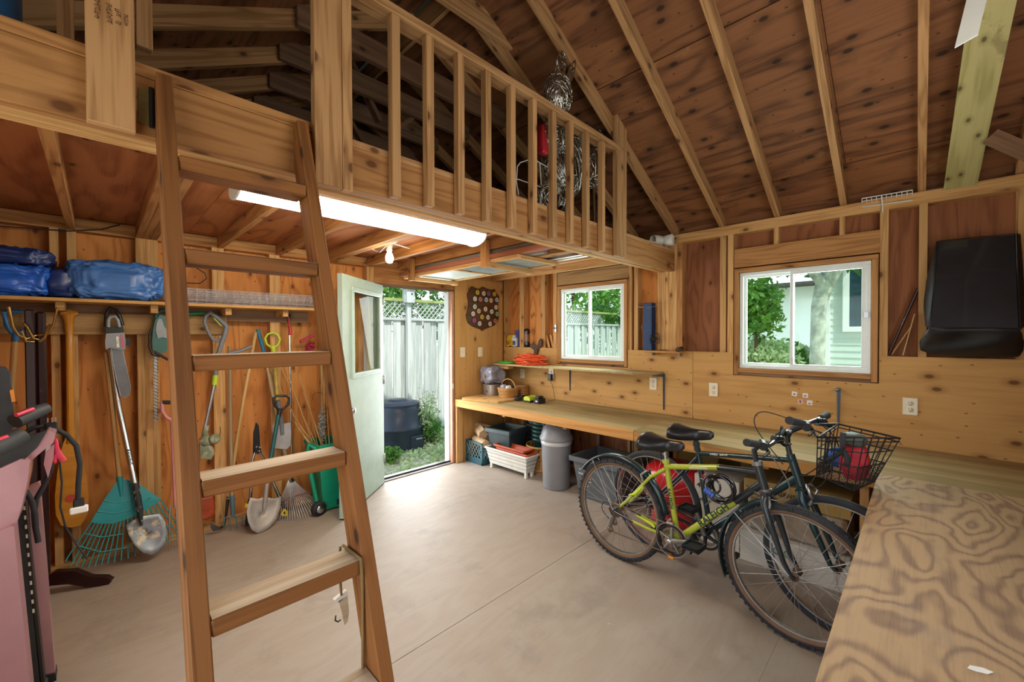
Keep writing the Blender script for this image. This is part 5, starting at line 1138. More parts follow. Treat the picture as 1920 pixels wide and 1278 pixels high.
c = onX(1279, 655, -.05); MB().lathe([(.001, 0), (.02, 0), (.02, .09), (.001, .09)], (-.13, c.y + .01, 1.365), (1, 0, .1), 12).build('log_stub', 'bark', label='small round wood stub at the end of the pine ledge board', cat='wood')
# ---- things on the ledge left of the small window
P_('glove_yellow', '#d9b51f', .7, var=.15)
def bcoil(name, pts_c, R, r, n, mat, label, cat, flat=.35, seed=1, kind=None):
    rnd = random.Random(seed); m = MB()
    for k in range(n):
        cx_, cy_, cz_ = pts_c; ra = R * rnd.uniform(.7, 1.05); rb = ra * rnd.uniform(.75, 1); off = Vector((rnd.uniform(-1, 1) * R * .2, rnd.uniform(-1, 1) * R * .25, k * r * 1.1)); ph = rnd.random() * 6
        m.tube([Vector((cx_, cy_, cz_)) + off + Vector((math.cos(t) * ra * flat, math.sin(t) * rb, .35 * r * math.sin(3 * t + ph))) for t in [2 * PI * q / 22 for q in range(22)]], r, 6, closed=True)
    return m.build(name, mat, label=label, cat=cat)
c = onX(948, 650, .05)
yl = MB()
for k in range(7): yl.tube([Vector((.03, -.11, 1.352 + .018 + .02 * k)) + Vector((.02 * math.cos(t), .055 * math.sin(t + k) * (1 - .06 * k), .008 * math.sin(2 * t + k))) for t in [2 * PI * q / 14 for q in range(14)]], .011, 7, closed=True)
yl.build('yellow_rope', 'glove_yellow', label='yellow rope coil in the corner of the wall ledge', cat='rope')
P_('jug_white', '#d9e0e6', .4, var=.05); P_('label_blue', '#4a63a8', .5, var=.25)
c = onX(965, 640, .05); jg = thing('white_bottle', 'white plastic jug with blue label on the wall ledge', 'bottle', (.05, c.y, 1.352))
MB().box(.02, .085, c.y - .05, c.y + .05, 1.352, 1.47).build('body', 'jug_white', jg, bevel=.012); MB().lathe([(.03, 0), (.022, .02), (.022, .035), (.001, .035)], (.05, c.y + .01, 1.468), seg=12).build('cap', 'jug_white', jg)
MB().box(.0185, .021, c.y - .042, c.y + .042, 1.375, 1.43).build('blue_label', 'label_blue', jg)
c2 = onX(971, 620, .08); MB().box(.06, .095, c2.y - .03, c2.y + .03, 1.352, c2.z + .01).build('small_box', 'label_blue', label='small blue box standing behind the white jug', cat='box', bevel=.002)
pl = thing('pulley_set', 'two dark pulley wheels joined by rods hanging on the stud left of the small window', 'pulley', (.0, -.36, 1.37))
for px, py in ((988, 621), (988, 645)):
    p = onX(px, py, .01); MB().lathe([(.001, -.015), (.036, -.015), (.036, -.01), (.028, -.004), (.028, .004), (.036, .01), (.036, .015), (.001, .015)], p, (-1, 0, 0), 16).build('pulley_wheel', 'dark_metal', pl)
a, b = onX(986.5, 621, -.01), onX(986.5, 646, -.01)
for o_ in (-.012, .012): MB().tube([a + Vector((0, o_, 0)), b + Vector((0, o_, 0))], .003, 6).build('rod', 'steel', pl)
P_('rusty_iron', '#5a4434', .7, .5, var=.25)
ig = thing('cast_iron_bracket', 'ornate dark iron hook figure hanging from the wall ledge', 'hook', (-.01, -.7, 1.2))
pts = [(993, 645), (999, 643), (1003, 647), (1008, 646), (1010, 638), (1013, 634), (1016, 640), (1015, 649), (1010, 652), (1008, 657), (1007, 664), (1004, 669), (1001, 664), (1001, 656), (995, 652)]
q = [onX(x, y, -.02) for x, y in pts]; o = q[0]; MB().prism([(-(p.y - o.y), p.z - o.z) for p in q], o, (0, -1, 0), (0, 0, 1), (.014, 0, 0)).build('figure', 'rusty_iron', ig, bevel=.003)
lt = thing('window_catch', 'small steel catch on the stud left of the small window', 'latch', (0, -.86, 1.6))
p = onX(1042, 615, .0); MB().box(-.008, .01, p.y - .012, p.y + .01, p.z - .045, p.z + .04).build('catch_body', 'steel', lt, bevel=.002); MB().box(-.02, .002, p.y - .01, p.y + .03, p.z - .006, p.z + .008).build('catch_tongue', 'dark_metal', lt)
for k, (px, lb) in enumerate([(1026, 'thin wood shim leaning left beside the small window'), (1033, 'thin wood shim leaning right beside the small window')]):
    a = onX(px - 2 + k * 1, 631, .04); b_ = onX(px + 4, 651, .04); MB().frame(Vector((.04, b_.y, 1.353)), Vector((0, a.y - b_.y, .16)), (1, 0, 0), (0, 1, 0), .155, .006, .03).build('wood_shim', 'basket_wood', label=lb, cat='wood')
# paint stirrers and dowels left of the black cover
for (a, b, r, mt, lb, sq) in [((1722, 540), (1666, 665), .009, 'dark_gloss_wood', 'dark brown dowel leaning in the stud bay beside the black cover', 0), ((1710, 610), (1672, 664), .004, 'handle_wood', 'thin light stick crossing behind the paint stirrer', 0)]:
    p1 = onX(*a, .02); p2 = onX(*b, .03); MB().tube([p1, p2], r, 8).build('dowel', mt, label=lb, cat='stick')
p1 = onX(1715, 588, .0); p2 = onX(1693, 666, .0); m = MB().beam(p2, p1, .006, .035, (1, 0, 0)); o = m.build('paint_stirrer', 'handle_wood', label='flat wooden paint stirrer leaning against the stud', cat='stick', bevel=.001)
stt = p2 + (p1 - p2) * .38
text('PAINT', .022, 'dark_slot', o, (stt + Vector((-.0045, 0, 0))), basis(p2 - p1, Vector((0, -1, -.0))), align='CENTER')
# ---- black vinyl cover hung on the wall
P_('cover_black', '#1d2026', .34, var=.2, bump=.1, bscale=30, coat=.5); P_('cover_cloth', '#141519', .6, var=.3, bump=.4, bscale=12)
bc = thing('black_wall_cover', 'large glossy black cover with loose cloth skirt hanging at the right', 'cover', (-.12, -4.1, 1.38))
TL, TR, BL, BR = onX(1757, 453, -.08), onX(1905, 438, -.08), onX(1742, 614, -.24), onX(1913, 617, -.24)
n_ = (TR - TL).cross(BL - TL).normalized(); 
if n_.x > 0: n_ = -n_
q = [TL, TR, BR, BL]; bk = [p - n_ * .03 for p in q]
MB().add(q + bk, [(0, 1, 2, 3), (7, 6, 5, 4), (0, 4, 5, 1), (1, 5, 6, 2), (2, 6, 7, 3), (3, 7, 4, 0)]).build('front_panel', 'cover_black', bc, bevel=.006)
MB().tube([TL + n_ * .004, TR + n_ * .004, BR + n_ * .004, BL + n_ * .004], .005, 8, closed=True).build('piping', 'black_plastic', bc)
# side + skirt cloth: grid from the panel edge back to the wall
def sheet(rows, name, mat, parent, amp=0.0, seed=0, solid=.003):
    vs = []; n = len(rows[0]); 
    for r in rows:
        for p in r: 
            d = mnoise.noise(Vector(p) * 9 + Vector((seed, 0, 0))) * amp; vs.append(Vector(p) + Vector((-d, 0, d * .3)))
    fs = [(i * n + j, i * n + j + 1, (i + 1) * n + j + 1, (i + 1) * n + j) for i in range(len(rows) - 1) for j in range(n - 1)]
    return MB().add(vs, fs, None, True).build(name, mat, parent, solid=solid)
def lerp(a, b, t): return a + (b - a) * t
L0 = [onX(1752, 462, -.02), onX(1738, 520, -.02), onX(1731, 570, -.04), onX(1735, 612, -.06)]
rows = []
for t in range(9):
    f_ = t / 8; p = lerp(TL, BL, f_); i = min(int(f_ * 3), 2); w_ = lerp(L0[i], L0[i + 1], f_ * 3 - i); rows.append([lerp(p, w_, s / 4) + Vector((-.01 * math.sin(s / 4 * PI), 0, 0)) for s in range(5)])
sheet(rows, 'side_cloth', 'cover_cloth', bc, .012, 3)
R0 = [onX(1912, 440, -.02), onX(1917, 500, -.02), onX(1919, 560, -.04), onX(1919, 612, -.06)]
rows = []
for t in range(9):
    f_ = t / 8; p = lerp(TR, BR, f_); i = min(int(f_ * 3), 2); w_ = lerp(R0[i], R0[i + 1], f_ * 3 - i); rows.append([lerp(p, w_, s / 4) for s in range(5)])
sheet(rows, 'side_cloth', 'cover_cloth', bc, .01, 5)
rows = []; N_ = 36
hem_px = [(1725, 640), (1726, 655), (1745, 662), (1775, 665), (1800, 668), (1840, 668), (1880, 669), (1910, 668), (1918, 655), (1919, 640)]
for r in range(12):
    g_ = r / 11; row = []
    for k in range(N_):
        f_ = k / (N_ - 1); top = lerp(BL, BR, f_); ii = min(int(f_ * (len(hem_px) - 1)), len(hem_px) - 2); ff = f_ * (len(hem_px) - 1) - ii
        hx_ = hem_px[ii][0] * (1 - ff) + hem_px[ii + 1][0] * ff; hy_ = hem_px[ii][1] * (1 - ff) + hem_px[ii + 1][1] * ff
        hem = onX(hx_, hy_, -.07); p = lerp(top, hem, g_); drape = .055 * math.sin(g_ * PI) * math.sin(f_ * PI) * (1 + .5 * math.sin(f_ * 9 + g_ * 6)); p = p + Vector((-.02 * math.sin(g_ * PI) * math.sin(f_ * 7 + 5 * g_) - drape * .5, 0, -drape * .2)); row.append(p)
    rows.append(row)
sheet(rows, 'skirt_cloth', 'cover_cloth', bc, .014, 9)
# ---- things on the top plate and roof at right
P_('coated_white', '#dcdcd6', .4, var=.03)
ws = thing('wire_rack', 'white coated wire rack lying on the wall plate above the large window', 'rack', (-.02, -3.7, 2.36))
a0, a1, b0, b1 = onX(1616, 372, -.02), onX(1711, 356, -.02), onX(1616, 388, .0), onX(1711, 375, .0)
m = MB(); m.tube([a0, a1], .004, 6); m.tube([a0 + Vector((0, 0, -.02)), a1 + Vector((0, 0, -.02))], .003, 6)
for k in range(11): 
    p = lerp(a0, a1, k / 10); m.tube([p, p + Vector((0, 0, -.02)), p + Vector((.05, 0, -.03))], .0022, 5)
m.tube([b0, b1], .004, 6); m.build('wires', 'coated_white', ws)
MB().tube([onX(1653, 366, -.03), onX(1655, 384, -.012), onX(1655, 398, -.006)], .0045, 6).build('stem', 'coated_white', ws)
# pale diagonal board, white panel and brace near the roof at right
a = onX(1800, 358, -.05)
bd = thing('roof_brace_board', 'wide pale board rising from the wall plate to the roof at upper right', 'board', (-.1, -4.1, 2.35))
pb = [onX(1779, 350, -.02), onX(1818, 345, -.02)]
yb_ = pb[0].y; p1 = Vector((-.02, (pb[0].y + pb[1].y) / 2, 2.35)); 
def onPlaneY(px, py, y): return onY(px, py, y)
cR = onX(1800, 350, -.01); tpx = _ray(1862, 0)
# board runs up along the slope: choose its top point 1.0 m inside
sT = 1.02; top = CAMLOC + tpx * ((-sT - CAMLOC.x) / tpx.x)
MB().beam(cR, top + (top - cR) * .3, .012, .14, (top - cR).cross(Vector((0, 1, 0)).cross(top - cR))).build('board', 'lumber_green', bd)
wp = thing('white_panel_offcut', 'white panel offcut tucked under the roof beside the pale board', 'panel', (-.5, -4.0, 2.8))
q = []; wpx = -.75
for wpx in [-.05 * i for i in range(30, 2, -1)]:
    dd_ = _ray(1815, -12)
    if (CAMLOC + dd_ * ((wpx - CAMLOC.x) / dd_.x)).z < 2.47 + .515 * abs(wpx): break
for px, py in ((1815, -12), (1853, -12), (1834, 64), (1790, 89)):
    d = _ray(px, py); q.append(CAMLOC + d * ((wpx - CAMLOC.x) / d.x))
MB().prism([(-(p.y - q[0].y), p.z - q[0].z) for p in q], q[0], (0, -1, 0), (0, 0, 1), (.008, 0, 0)).build('panel_sheet', 'coated_white', wp)
cb2 = thing('roof_strut', 'short horizontal wooden strut at the far upper right', 'strut', (-.3, -4.3, 2.7))
MB().beam(onX(1857, 256, -.35), onX(1960, 300, -.35), .038, .07).build('strut_board', 'lumber_dim', cb2)
# ---- PVC elbow and offcuts on the loft edge at the wall
P_('pvc', '#d8d8d0', .4, var=.05)
el = thing('downspout_elbow', 'white plastic downspout elbow lying on the loft beam end', 'pipe', (-.12, -2.2, 2.33))
c = onX(1245, 445, -.12); c = Vector((-.14, -2.235, 2.292 + .056))
MB().tube([c + Vector((-.09, .05, -.0)), c + Vector((-.05, .03, .005)), c + Vector((-.0, .0, .0))], [.046, .046, .044], 16, caps=False).build('round_end', 'pvc', el, solid=.003)
sq = MB(); o_ = c + Vector((-.0, .0, 0)); dd = Vector((.25, -.95, .0)).normalized(); uu = Vector((.95, .25, 0)).normalized()
vs = []; R_ = 12
for k, (s_, hw, hh) in enumerate(((0, .044, .044), (.04, .048, .047), (.09, .052, .048))):
    for j in range(R_):
        an = 2 * PI * j / R_; cx_ = math.cos(an); sy_ = math.sin(an); pwr = (1, .6, .3)[k]; cx_ = math.copysign(abs(cx_) ** pwr, cx_); sy_ = math.copysign(abs(sy_) ** pwr, sy_)
        vs.append(o_ + dd * s_ + uu * (cx_ * hw) + Vector((0, 0, sy_ * hh)))
sq.add(vs, [(i * R_ + j, i * R_ + (j + 1) % R_, (i + 1) * R_ + (j + 1) % R_, (i + 1) * R_ + j) for i in range(2) for j in range(R_)], None, True).build('square_mouth', 'pvc', el, solid=.003)
for k, (x0_, x1_, dy_, lb) in enumerate([(-.52, -.22, 0, 'pale trim offcut lying on the loft edge behind the elbow'), (-.30, -.03, .0, 'pale trim offcut lying under the elbow mouth')]):
    m = MB(); m.frame((x0_, -2.21 + .012 * k, 2.294 + .02 * k), (1, -.02, .06 * (1 - k)), (0, 1, 0), (0, 0, 1), x1_ - x0_, .07, .014); m.build('trim_offcut', 'pvc', label=lb, cat='trim', bevel=.003)

# pale flake on the near bench
p = onZ(1836, 1256, .7535); MB().prism([(-.02, .008), (-.004, .014), (.016, .004), (.024, -.010), (.004, -.012), (-.012, -.002)], p, (.8, -.6, 0), (.6, .8, 0), (0, 0, .001)).build('paper_scrap', 'white_paint', label='small white paper scrap on the near bench top', cat='scrap')
# ================================================================== on the bench by the door
ZT = .753
P_('zinc_bin', '#9a948c', .4, .6, var=.2)
def topB(px, py, z=ZT): return onZ(px, py, z)
# plywood offcut sheet
q = [topB(870, 744), topB(925, 753.5), topB(982, 746), topB(940, 740)]
q = [(-.80, -.16), (-.66, -.60), (-.25, -.62), (-.20, -.20), (-.3, -.05), (-.72, -.04)]
MB().prism(q, (0, 0, ZT), (1, 0, 0), (0, 1, 0), (0, 0, .02)).build('plywood_offcut', 'ply_tan', label='loose plywood offcut lying on the bench by the door', cat='plywood', bevel=.002)
ZO = ZT + .021
mt_ = thing('metal_tub', 'grey metal tub with wooden stick on the bench corner', 'tub', (-.5, -.14, ZO))
c = onZ(921, 741, ZO); c = Vector((c.x + .09, -.17, ZO))
poly_r = lambda a, b, n=20, pw_=.5: [(math.copysign(abs(math.cos(t)) ** pw_, math.cos(t)) * a, math.copysign(abs(math.sin(t)) ** pw_, math.sin(t)) * b) for t in [2 * PI * i / n for i in range(n)]]
def tubshape(parent, name, mat, c, a, b, h, flare=1.08, n=24, pw_=.5, wall=.004, rim=.0):
    vs = []; prof = [(1, 0), (1 + (flare - 1) * .5, .5), (flare, 1)]
    ring = poly_r(1, 1, n, pw_)
    for f_, t in prof: vs += [(c[0] + x * a * f_, c[1] + y * b * f_, c[2] + h * t) for x, y in ring]
    fs = [(i * n + j, i * n + (j + 1) % n, (i + 1) * n + (j + 1) % n, (i + 1) * n + j) for i in range(2) for j in range(n)] + [tuple(range(n))[::-1]]
    m = MB().add(vs, fs, None, pw_ > .7); o = m.build(name, mat, parent, solid=wall)
    if rim: MB().tube([(c[0] + x * a * flare, c[1] + y * b * flare, c[2] + h) for x, y in ring], rim, 6, closed=True).build('rim', mat, parent)
    return o
tubshape(mt_, 'tub_body', 'zinc_bin', (c.x, c.y, ZO), .12, .10, .13, 1.05, rim=.004)
MB().beam((c.x - .03, c.y + .05, ZO + .01), (c.x - .17, c.y + .0, ZO + .25), .012, .02).build('wooden_stick', 'handle_wood', label='wooden stick standing in the metal tub', cat='stick')
MB().prism([(-.06, 0), (.05, .0), (.03, .10), (-.03, .06)], (c.x + .02, c.y - .107, ZO + .01), (1, 0, 0), (0, 0, 1), (0, -.004, 0)).build('dark_cloth', 'socket_blue', mt_)
# plastic bag heap and items
P_('bag_film', '#8d8fa0', .15, var=.35, bump=.6, bscale=40); P_('mix_dark', '#3a3a44', .5, var=.4, scale=40); P_('mix_lilac', '#a9a0b4', .5, var=.3, scale=30)
cloth((-.34, -.17, ZO + .24), (.13, .11, .10), 21, .03, 44, 30).build('plastic_bag', 'bag_film', label='crumpled clear plastic bag of hardware above the metal tub', cat='bag')
cloth((-.33, -.17, ZO + .075), (.10, .10, .068), 22, .02, 30, 20).build('dark_pouch', 'mix_dark', label='dark pouch under the crumpled plastic bag', cat='bag')
bs = thing('wicker_basket', 'pale woven wood basket with arched handle on the bench', 'basket', (-.30, -.42, ZO))
bc_ = onZ(957, 743, ZO); bc_ = Vector((-.33, -.43, ZO))
def woven(parent, c, a, b, h, flare, rows, mat):
    ring = poly_r(1, 1, 28, .8)
    for r in range(rows):
        f_ = 1 + (flare - 1) * (r + .5) / rows; z = c[2] + h * (r + .5) / rows
        MB().tube([(c[0] + x * a * f_ * (1 + .02 * (-1) ** (k + r)), c[1] + y * b * f_ * (1 + .02 * (-1) ** (k + r)), z) for k, (x, y) in enumerate(ring)], h / rows * .62, 4, closed=True, flat=((1, 0, 0), .4)).build('woven_band', mat, parent)
    vs = [(c[0] + x * a * .96, c[1] + y * b * .96, c[2] + .003) for x, y in ring]; MB().add(vs, [tuple(range(28))]).build('base', mat, parent, solid=.004)
woven(bs, bc_, .10, .095, .11, 1.2, 6, 'basket_wood')
MB().tube([(bc_.x + .0, bc_.y + .115 * math.cos(t), bc_.z + .11 + .10 * math.sin(t)) for t in [PI * i / 12 for i in range(13)]], .007, 6, flat=((1, 0, 0), .5)).build('handle', 'basket_wood', bs)
for k, (dx_, dy_, r_, m_, lb, ct) in enumerate([(-.03, .04, .04, 'mix_lilac', 'lilac grey cloth ball in the wooden basket', 'cloth'), (.03, -.03, .038, 'mix_dark', 'dark rolled strap in the wooden basket', 'strap'), (-.04, -.04, .033, 'white_paint', 'small white pouch in the wooden basket', 'pouch')]):
    cloth((bc_.x + dx_, bc_.y + dy_, bc_.z + .11), (r_, r_, r_ * .8), 30 + k, .01, 22, 14, .8).build('basket_item', m_, label=lb, cat=ct)
b2 = thing('small_basket', 'small brown basket behind the pale woven one', 'basket', (-.12, -.42, ZO)); woven(b2, Vector((-.10, -.44, ZO)), .06, .07, .12, 1.1, 6, 'lumber_warm')
# charger set
c = Vector((-.36, -.70, ZT)); 
m = MB()
rnd = random.Random(4)
for k in range(4): m.tube([Vector((-.38, -.645, ZT + .014 + .011 * k)) + Vector((.05 * math.cos(t) * rnd.uniform(.8, 1), .045 * math.sin(t) * rnd.uniform(.8, 1), .004 * math.sin(2 * t + k))) for t in [2 * PI * q / 16 for q in range(16)]], .006, 6, closed=True)
m.build('black_cable_coil', 'black_rubber', label='coiled black cable on the bench beside the lime charger', cat='cable')
lc = thing('lime_charger', 'lime green battery charger with black sides on the bench', 'charger', (-.33, -.79, ZT))
MB().box(-.40, -.26, -.84, -.74, ZT, ZT + .02).build('base', 'black_plastic', lc, bevel=.004)
m = MB(); m.prism([(-.05, 0), (.05, 0), (.045, .035), (.01, .05), (-.04, .035)], (-.395, -.79, ZT + .02), (0, 1, 0), (0, 0, 1), (.13, 0, 0)); m.build('lime_shell', 'lime_plastic', lc, bevel=.005)
bt = thing('black_battery', 'black cordless tool battery with white label next to the lime charger', 'battery', (-.34, -.92, ZT))
MB().box(-.40, -.28, -.97, -.89, ZT, ZT + .055).build('body', 'black_plastic', bt, bevel=.008); MB().box(-.385, -.30, -.955, -.905, ZT + .055, ZT + .078).build('terminal_block', 'black_plastic', bt, bevel=.005); MB().box(-.402, -.4, -.95, -.925, ZT + .02, ZT + .035).build('white_label', 'white_paint', bt)
# ---- on the upper shelf
ZU = zs + .018
P_('cord_orange', '#e8551f', .5, var=.1); P_('hose_green', '#3fae3a', .4, var=.1)
m = MB(); rnd = random.Random(3); cy0 = onZ(985, 682, ZU).y; cyc = -.62
for k in range(20):
    ra = rnd.uniform(.08, .125); rb = rnd.uniform(.13, .21); ox = rnd.uniform(-.02, .02); oy = rnd.uniform(-.06, .06); zz = ZU + .005 + .0068 * k * rnd.uniform(.6, 1.0); ph = rnd.random() * 6
    m.tube([(-.15 + ox + ra * math.cos(t) * (1 + .1 * math.sin(3 * t + ph)), cyc + oy + rb * math.sin(t) * (1 + .08 * math.sin(2 * t + ph)), zz + .006 * math.sin(4 * t + ph)) for t in [2 * PI * q / 26 for q in range(26)]], .0048, 6, closed=True)
m.tube([(-.12, -.55, ZU + .08), (-.12, -.53, ZU + .13), (-.11, -.56, ZU + .15), (-.10, -.60, ZU + .12), (-.12, -.62, ZU + .07)], .0048, 6)
m.build('orange_extension_cord', 'cord_orange', label='coiled orange extension cord on the upper shelf', cat='cord')
m = MB()
for k in range(5): m.tube([(-.15 + (.085 - .01 * k) * math.cos(t), -.22 + (.13 - .006 * k) * math.sin(t), ZU + .005 + .006 * (k % 3)) for t in [2 * PI * q / 24 for q in range(24)]], .005, 6, closed=True)
m.build('green_webbing', 'hose_green', label='coil of bright green webbing on the left end of the upper shelf', cat='cord')

# ================================================================== under the bench
def floorp(px, py): return onZ(px, py, 0)
P_('crate_teal', '#2c5560', .45, var=.1)
mc = thing('milk_crate', 'dark teal milk crate holding firewood by the door frame', 'crate', (-.5, -.15, 0))
cx0, cx1, cy0, cy1 = -.66, -.36, -.335, -.035
m = MB()
for z in (0.0, .235): 
    hh = .03 if z == 0 else .022
    m.box(cx0, cx1, cy0, cy0 + .012, z, z + hh); m.box(cx0, cx1, cy1 - .012, cy1, z, z + hh); m.box(cx0, cx0 + .012, cy0, cy1, z, z + hh); m.box(cx1 - .012, cx1, cy0, cy1, z, z + hh)
for x in (cx0, cx1 - .02):
    for y in (cy0, cy1 - .02): m.box(x, x + .02, y, y + .02, 0, .255)
m.box(cx0, cx1, cy0, cy1, .0, .008)
for y in (cy0 + .002,): m.box(cx0, cx1, y, y + .008, .03, .075)
m.box(cx0 + .002, cx0 + .01, cy0, cy1, .03, .075)
m.build('crate_body', 'crate_teal', mc, bevel=.001)
m = MB()
for k in range(-2, 6):
    x = cx0 + .02 + k * .052
    for s in (1, -1):
        a = (max(cx0 + .01, min(cx1 - .01, x)), cy0 + .005, .07 if s > 0 else .235); b = (max(cx0 + .01, min(cx1 - .01, x + .12)), cy0 + .005, .235 if s > 0 else .07)
        m.beam(a, b, .006, .008, (0, 1, 0))
        y = cy0 + .02 + k * .052; a = (cx0 + .005, max(cy0 + .01, min(cy1 - .01, y)), .07 if s > 0 else .235); b = (cx0 + .005, max(cy0 + .01, min(cy1 - .01, y + .12)), .235 if s > 0 else .07); m.beam(a, b, .005, .006, (1, 0, 0))
m.build('lattice', P_('crate_light', '#6f8f98', .45, var=.1), mc)
def log(name_lb, c, L, r, dirv, seed):
    rnd = random.Random(seed); D = Vector(dirv).normalized(); U = Vector((0, 0, 1)); V = D.cross(U).normalized(); U = V.cross(D)
    shp = [(r * f_ * math.cos(a), r * f_ * math.sin(a)) for a, f_ in [(rnd.uniform(0, .4) + k * 1.25, rnd.uniform(.8, 1.15)) for k in range(5)]]
    o = MB().prism(shp, Vector(c) - D * (L / 2), V, U, D * L).build('firewood_log', 'firewood', label=name_lb, cat='firewood', bevel=.006, group='split firewood in and on the milk crate'); return o
log('split log standing lower left inside the milk crate', (-.585, -.22, .25), .26, .055, (.2, 1, 0), 1)
log('split log lower right inside the milk crate', (-.46, -.2, .26), .26, .058, (-.1, 1, .0), 2)
log('wedge shaped log lying on top of the crate at the left', (-.56, -.20, .365), .28, .062, (.5, .9, .05), 3)
log('wedge shaped log on top of the crate at the right', (-.43, -.14, .37), .27, .055, (-.2, 1, .1), 4)
# square planter (grey green)
P_('planter_grey', '#3c4a4e', .45, var=.12); P_('planter_dark', '#2a2f36', .5, var=.15)
def sqpot(parent, name, mat, cx, cy, h, top, bot, rot, rimh=.045, z0=0.0, wall=.006, bx=1.0):
    c, s = math.cos(rot), math.sin(rot); vs = []
    for (hw, z) in ((bot, z0), (top, z0 + h), ):
        for a, b in ((-1, -1), (1, -1), (1, 1), (-1, 1)): x, y = a * hw * bx, b * hw; vs.append((cx + x * c - y * s, cy + x * s + y * c, z))
    MB().add(vs, [(3, 2, 1, 0), (0, 1, 5, 4), (1, 2, 6, 5), (2, 3, 7, 6), (3, 0, 4, 7)]).build(name, mat, parent, solid=wall, bevel=.004)
    m = MB(); t2 = top + .014; cs_ = []
    for a, b in ((-1, -1), (1, -1), (1, 1), (-1, 1)): x, y = a * t2 * bx, b * t2; cs_.append(Vector((cx + x * c - y * s, cy + x * s + y * c, z0 + h - rimh / 2)))
    for i in range(4): m.beam(cs_[i], cs_[(i + 1) % 4], .016, rimh)
    return m.build('rim', mat, parent, bevel=.003)
qp = thing('square_planter', 'large square dark grey-green planter on the floor beside the crate', 'planter', (-.28, -.5, 0))
sqpot(qp, 'body', 'planter_grey', -.42, -.50, .44, .165, .115, .12, z0=.0)
pot2 = thing('nested_pots', 'dark nursery pots stacked behind the square planter', 'pots', (-.2, -.75, 0))
MB().lathe([(.09, 0), (.11, .3), (.12, .3), (.125, .34), (.115, .34), (.09, .05), (.001, .05)], (-.13, -.70, 0), seg=24).build('pot', 'planter_dark', pot2)
MB().lathe([(.10, .34), (.12, .45), (.13, .45), (.13, .47), (.12, .47), (.10, .36)], (-.13, -.70, 0), seg=24).build('pot', 'planter_dark', pot2)
dr_ = thing('metal_pail', 'dark metal pail behind the square planter', 'pail', (-.17, -.8, .3)); MB().lathe([(.09, .47), (.12, .60), (.125, .60), (.125, .61), (.113, .61), (.085, .48), (.001, .48)], (-.13, -.70, 0), seg=24).build('body', 'zinc_bin', dr_)
# stack of green pots with red one on top
P_('pot_green', '#1f4540', .4, var=.1); P_('pot_red', '#b02a33', .4, var=.08)
sx_, sy_ = -.29, -.93
for k in range(5):
    z = .24 + k * .045
    MB().lathe([(.08, z), (.105, z + .10), (.12, z + .10), (.125, z + .135), (.112, z + .135), (.075, z + .02), (.001, z + .02)], (sx_, sy_, 0), seg=24).build('flower_pot', 'pot_green', label='dark green flower pot nested in the stack in the bushel basket', cat='flower pot', group='nested dark green flower pots')
for k in range(2):
    z = .475 + k * .04
    MB().lathe([(.08, z), (.105, z + .07), (.12, z + .07), (.125, z + .10), (.112, z + .10), (.075, z + .02), (.001, z + .02)], (sx_, sy_, 0), seg=24).build('flower_pot', 'pot_red', label=['lower red flower pot on top of the green stack', 'upper red flower pot on top of the green stack'][k], cat='flower pot')
bu = thing('bushel_basket', 'pale wooden bushel basket behind the white trough', 'basket', (-.29, -.93, 0))
for k in range(20):
    a = 2 * PI * k / 20; c_, s_ = math.cos(a), math.sin(a); m = MB(); m.frame((sx_ + .13 * c_, sy_ + .13 * s_, 0.0), (.05 * c_, .05 * s_, .30), (-s_, c_, 0), (c_, s_, 0), .30, .041, .004); m.build('stave', 'basket_wood', bu)
for z, r_ in ((.03, .138), (.16, .16), (.285, .182)): MB().tube([(sx_ + r_ * math.cos(a), sy_ + r_ * math.sin(a), z) for a in [2 * PI * i / 26 for i in range(26)]], .016, 4, closed=True, flat=((1, 0, 0), .3)).build('hoop', 'basket_wood', bu)
# white trough
P_('trough_white', '#dcd9d0', .45, var=.04, dirt=('#b8b0a0', 12, .62)); P_('terracotta', '#b3502f', .6, var=.08)
wt = thing('white_trough', 'white plastic planter trough with horizontal ribs and feet', 'planter', (-.52, -.65, 0))
A_ = Vector((-.625, -.36, 0)); Bp = Vector((-.625, -1.0, 0)); 
x0, x1, y0, y1 = -.655, -.475, -1.02, -.40
def trap(z, e): return [(x0 + .03 - e, y0 + .03 - e), (x1 - .03 + e, y0 + .03 - e), (x1 - .03 + e, y1 - .03 + e), (x0 + .03 - e, y1 - .03 + e)]
for k in range(4):
    za, zb_ = .055 + k * .042, .055 + (k + 1) * .042 - .008; ea, eb = .008 * k, .008 * (k + 1); vs = [(a, b, za) for a, b in trap(0, ea)] + [(a, b, zb_) for a, b in trap(0, eb)]
    MB().add(vs, [(0, 1, 5, 4), (1, 2, 6, 5), (2, 3, 7, 6), (3, 0, 4, 7)] + ([(3, 2, 1, 0)] if k == 0 else [])).build('side_slat', 'trough_white', wt, solid=.006)
vs = [(a, b, .056) for a, b in trap(0, -.006)] + [(a, b, .22) for a, b in trap(0, .022)]
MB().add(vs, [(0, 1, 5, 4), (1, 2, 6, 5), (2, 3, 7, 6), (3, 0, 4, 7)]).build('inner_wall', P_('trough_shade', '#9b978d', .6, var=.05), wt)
m = MB(); cs_ = [Vector((a, b, .232)) for a, b in trap(0, .04)]
for i in range(4): m.beam(cs_[i], cs_[(i + 1) % 4], .022, .02)
m.build('rim', 'trough_white', wt, bevel=.005)
m = MB(); m.box(x0 + .04, x1 - .04, y0 + .04, y1 - .04, .05, .06); m.build('base', 'trough_white', wt)
for x in (x0 + .03, x1 - .06):
    for y in (y0 + .03, y1 - .06): m = MB(); m.box(x, x + .03, y, y + .03, 0, .056); m.build('foot', 'trough_white', wt, bevel=.003)
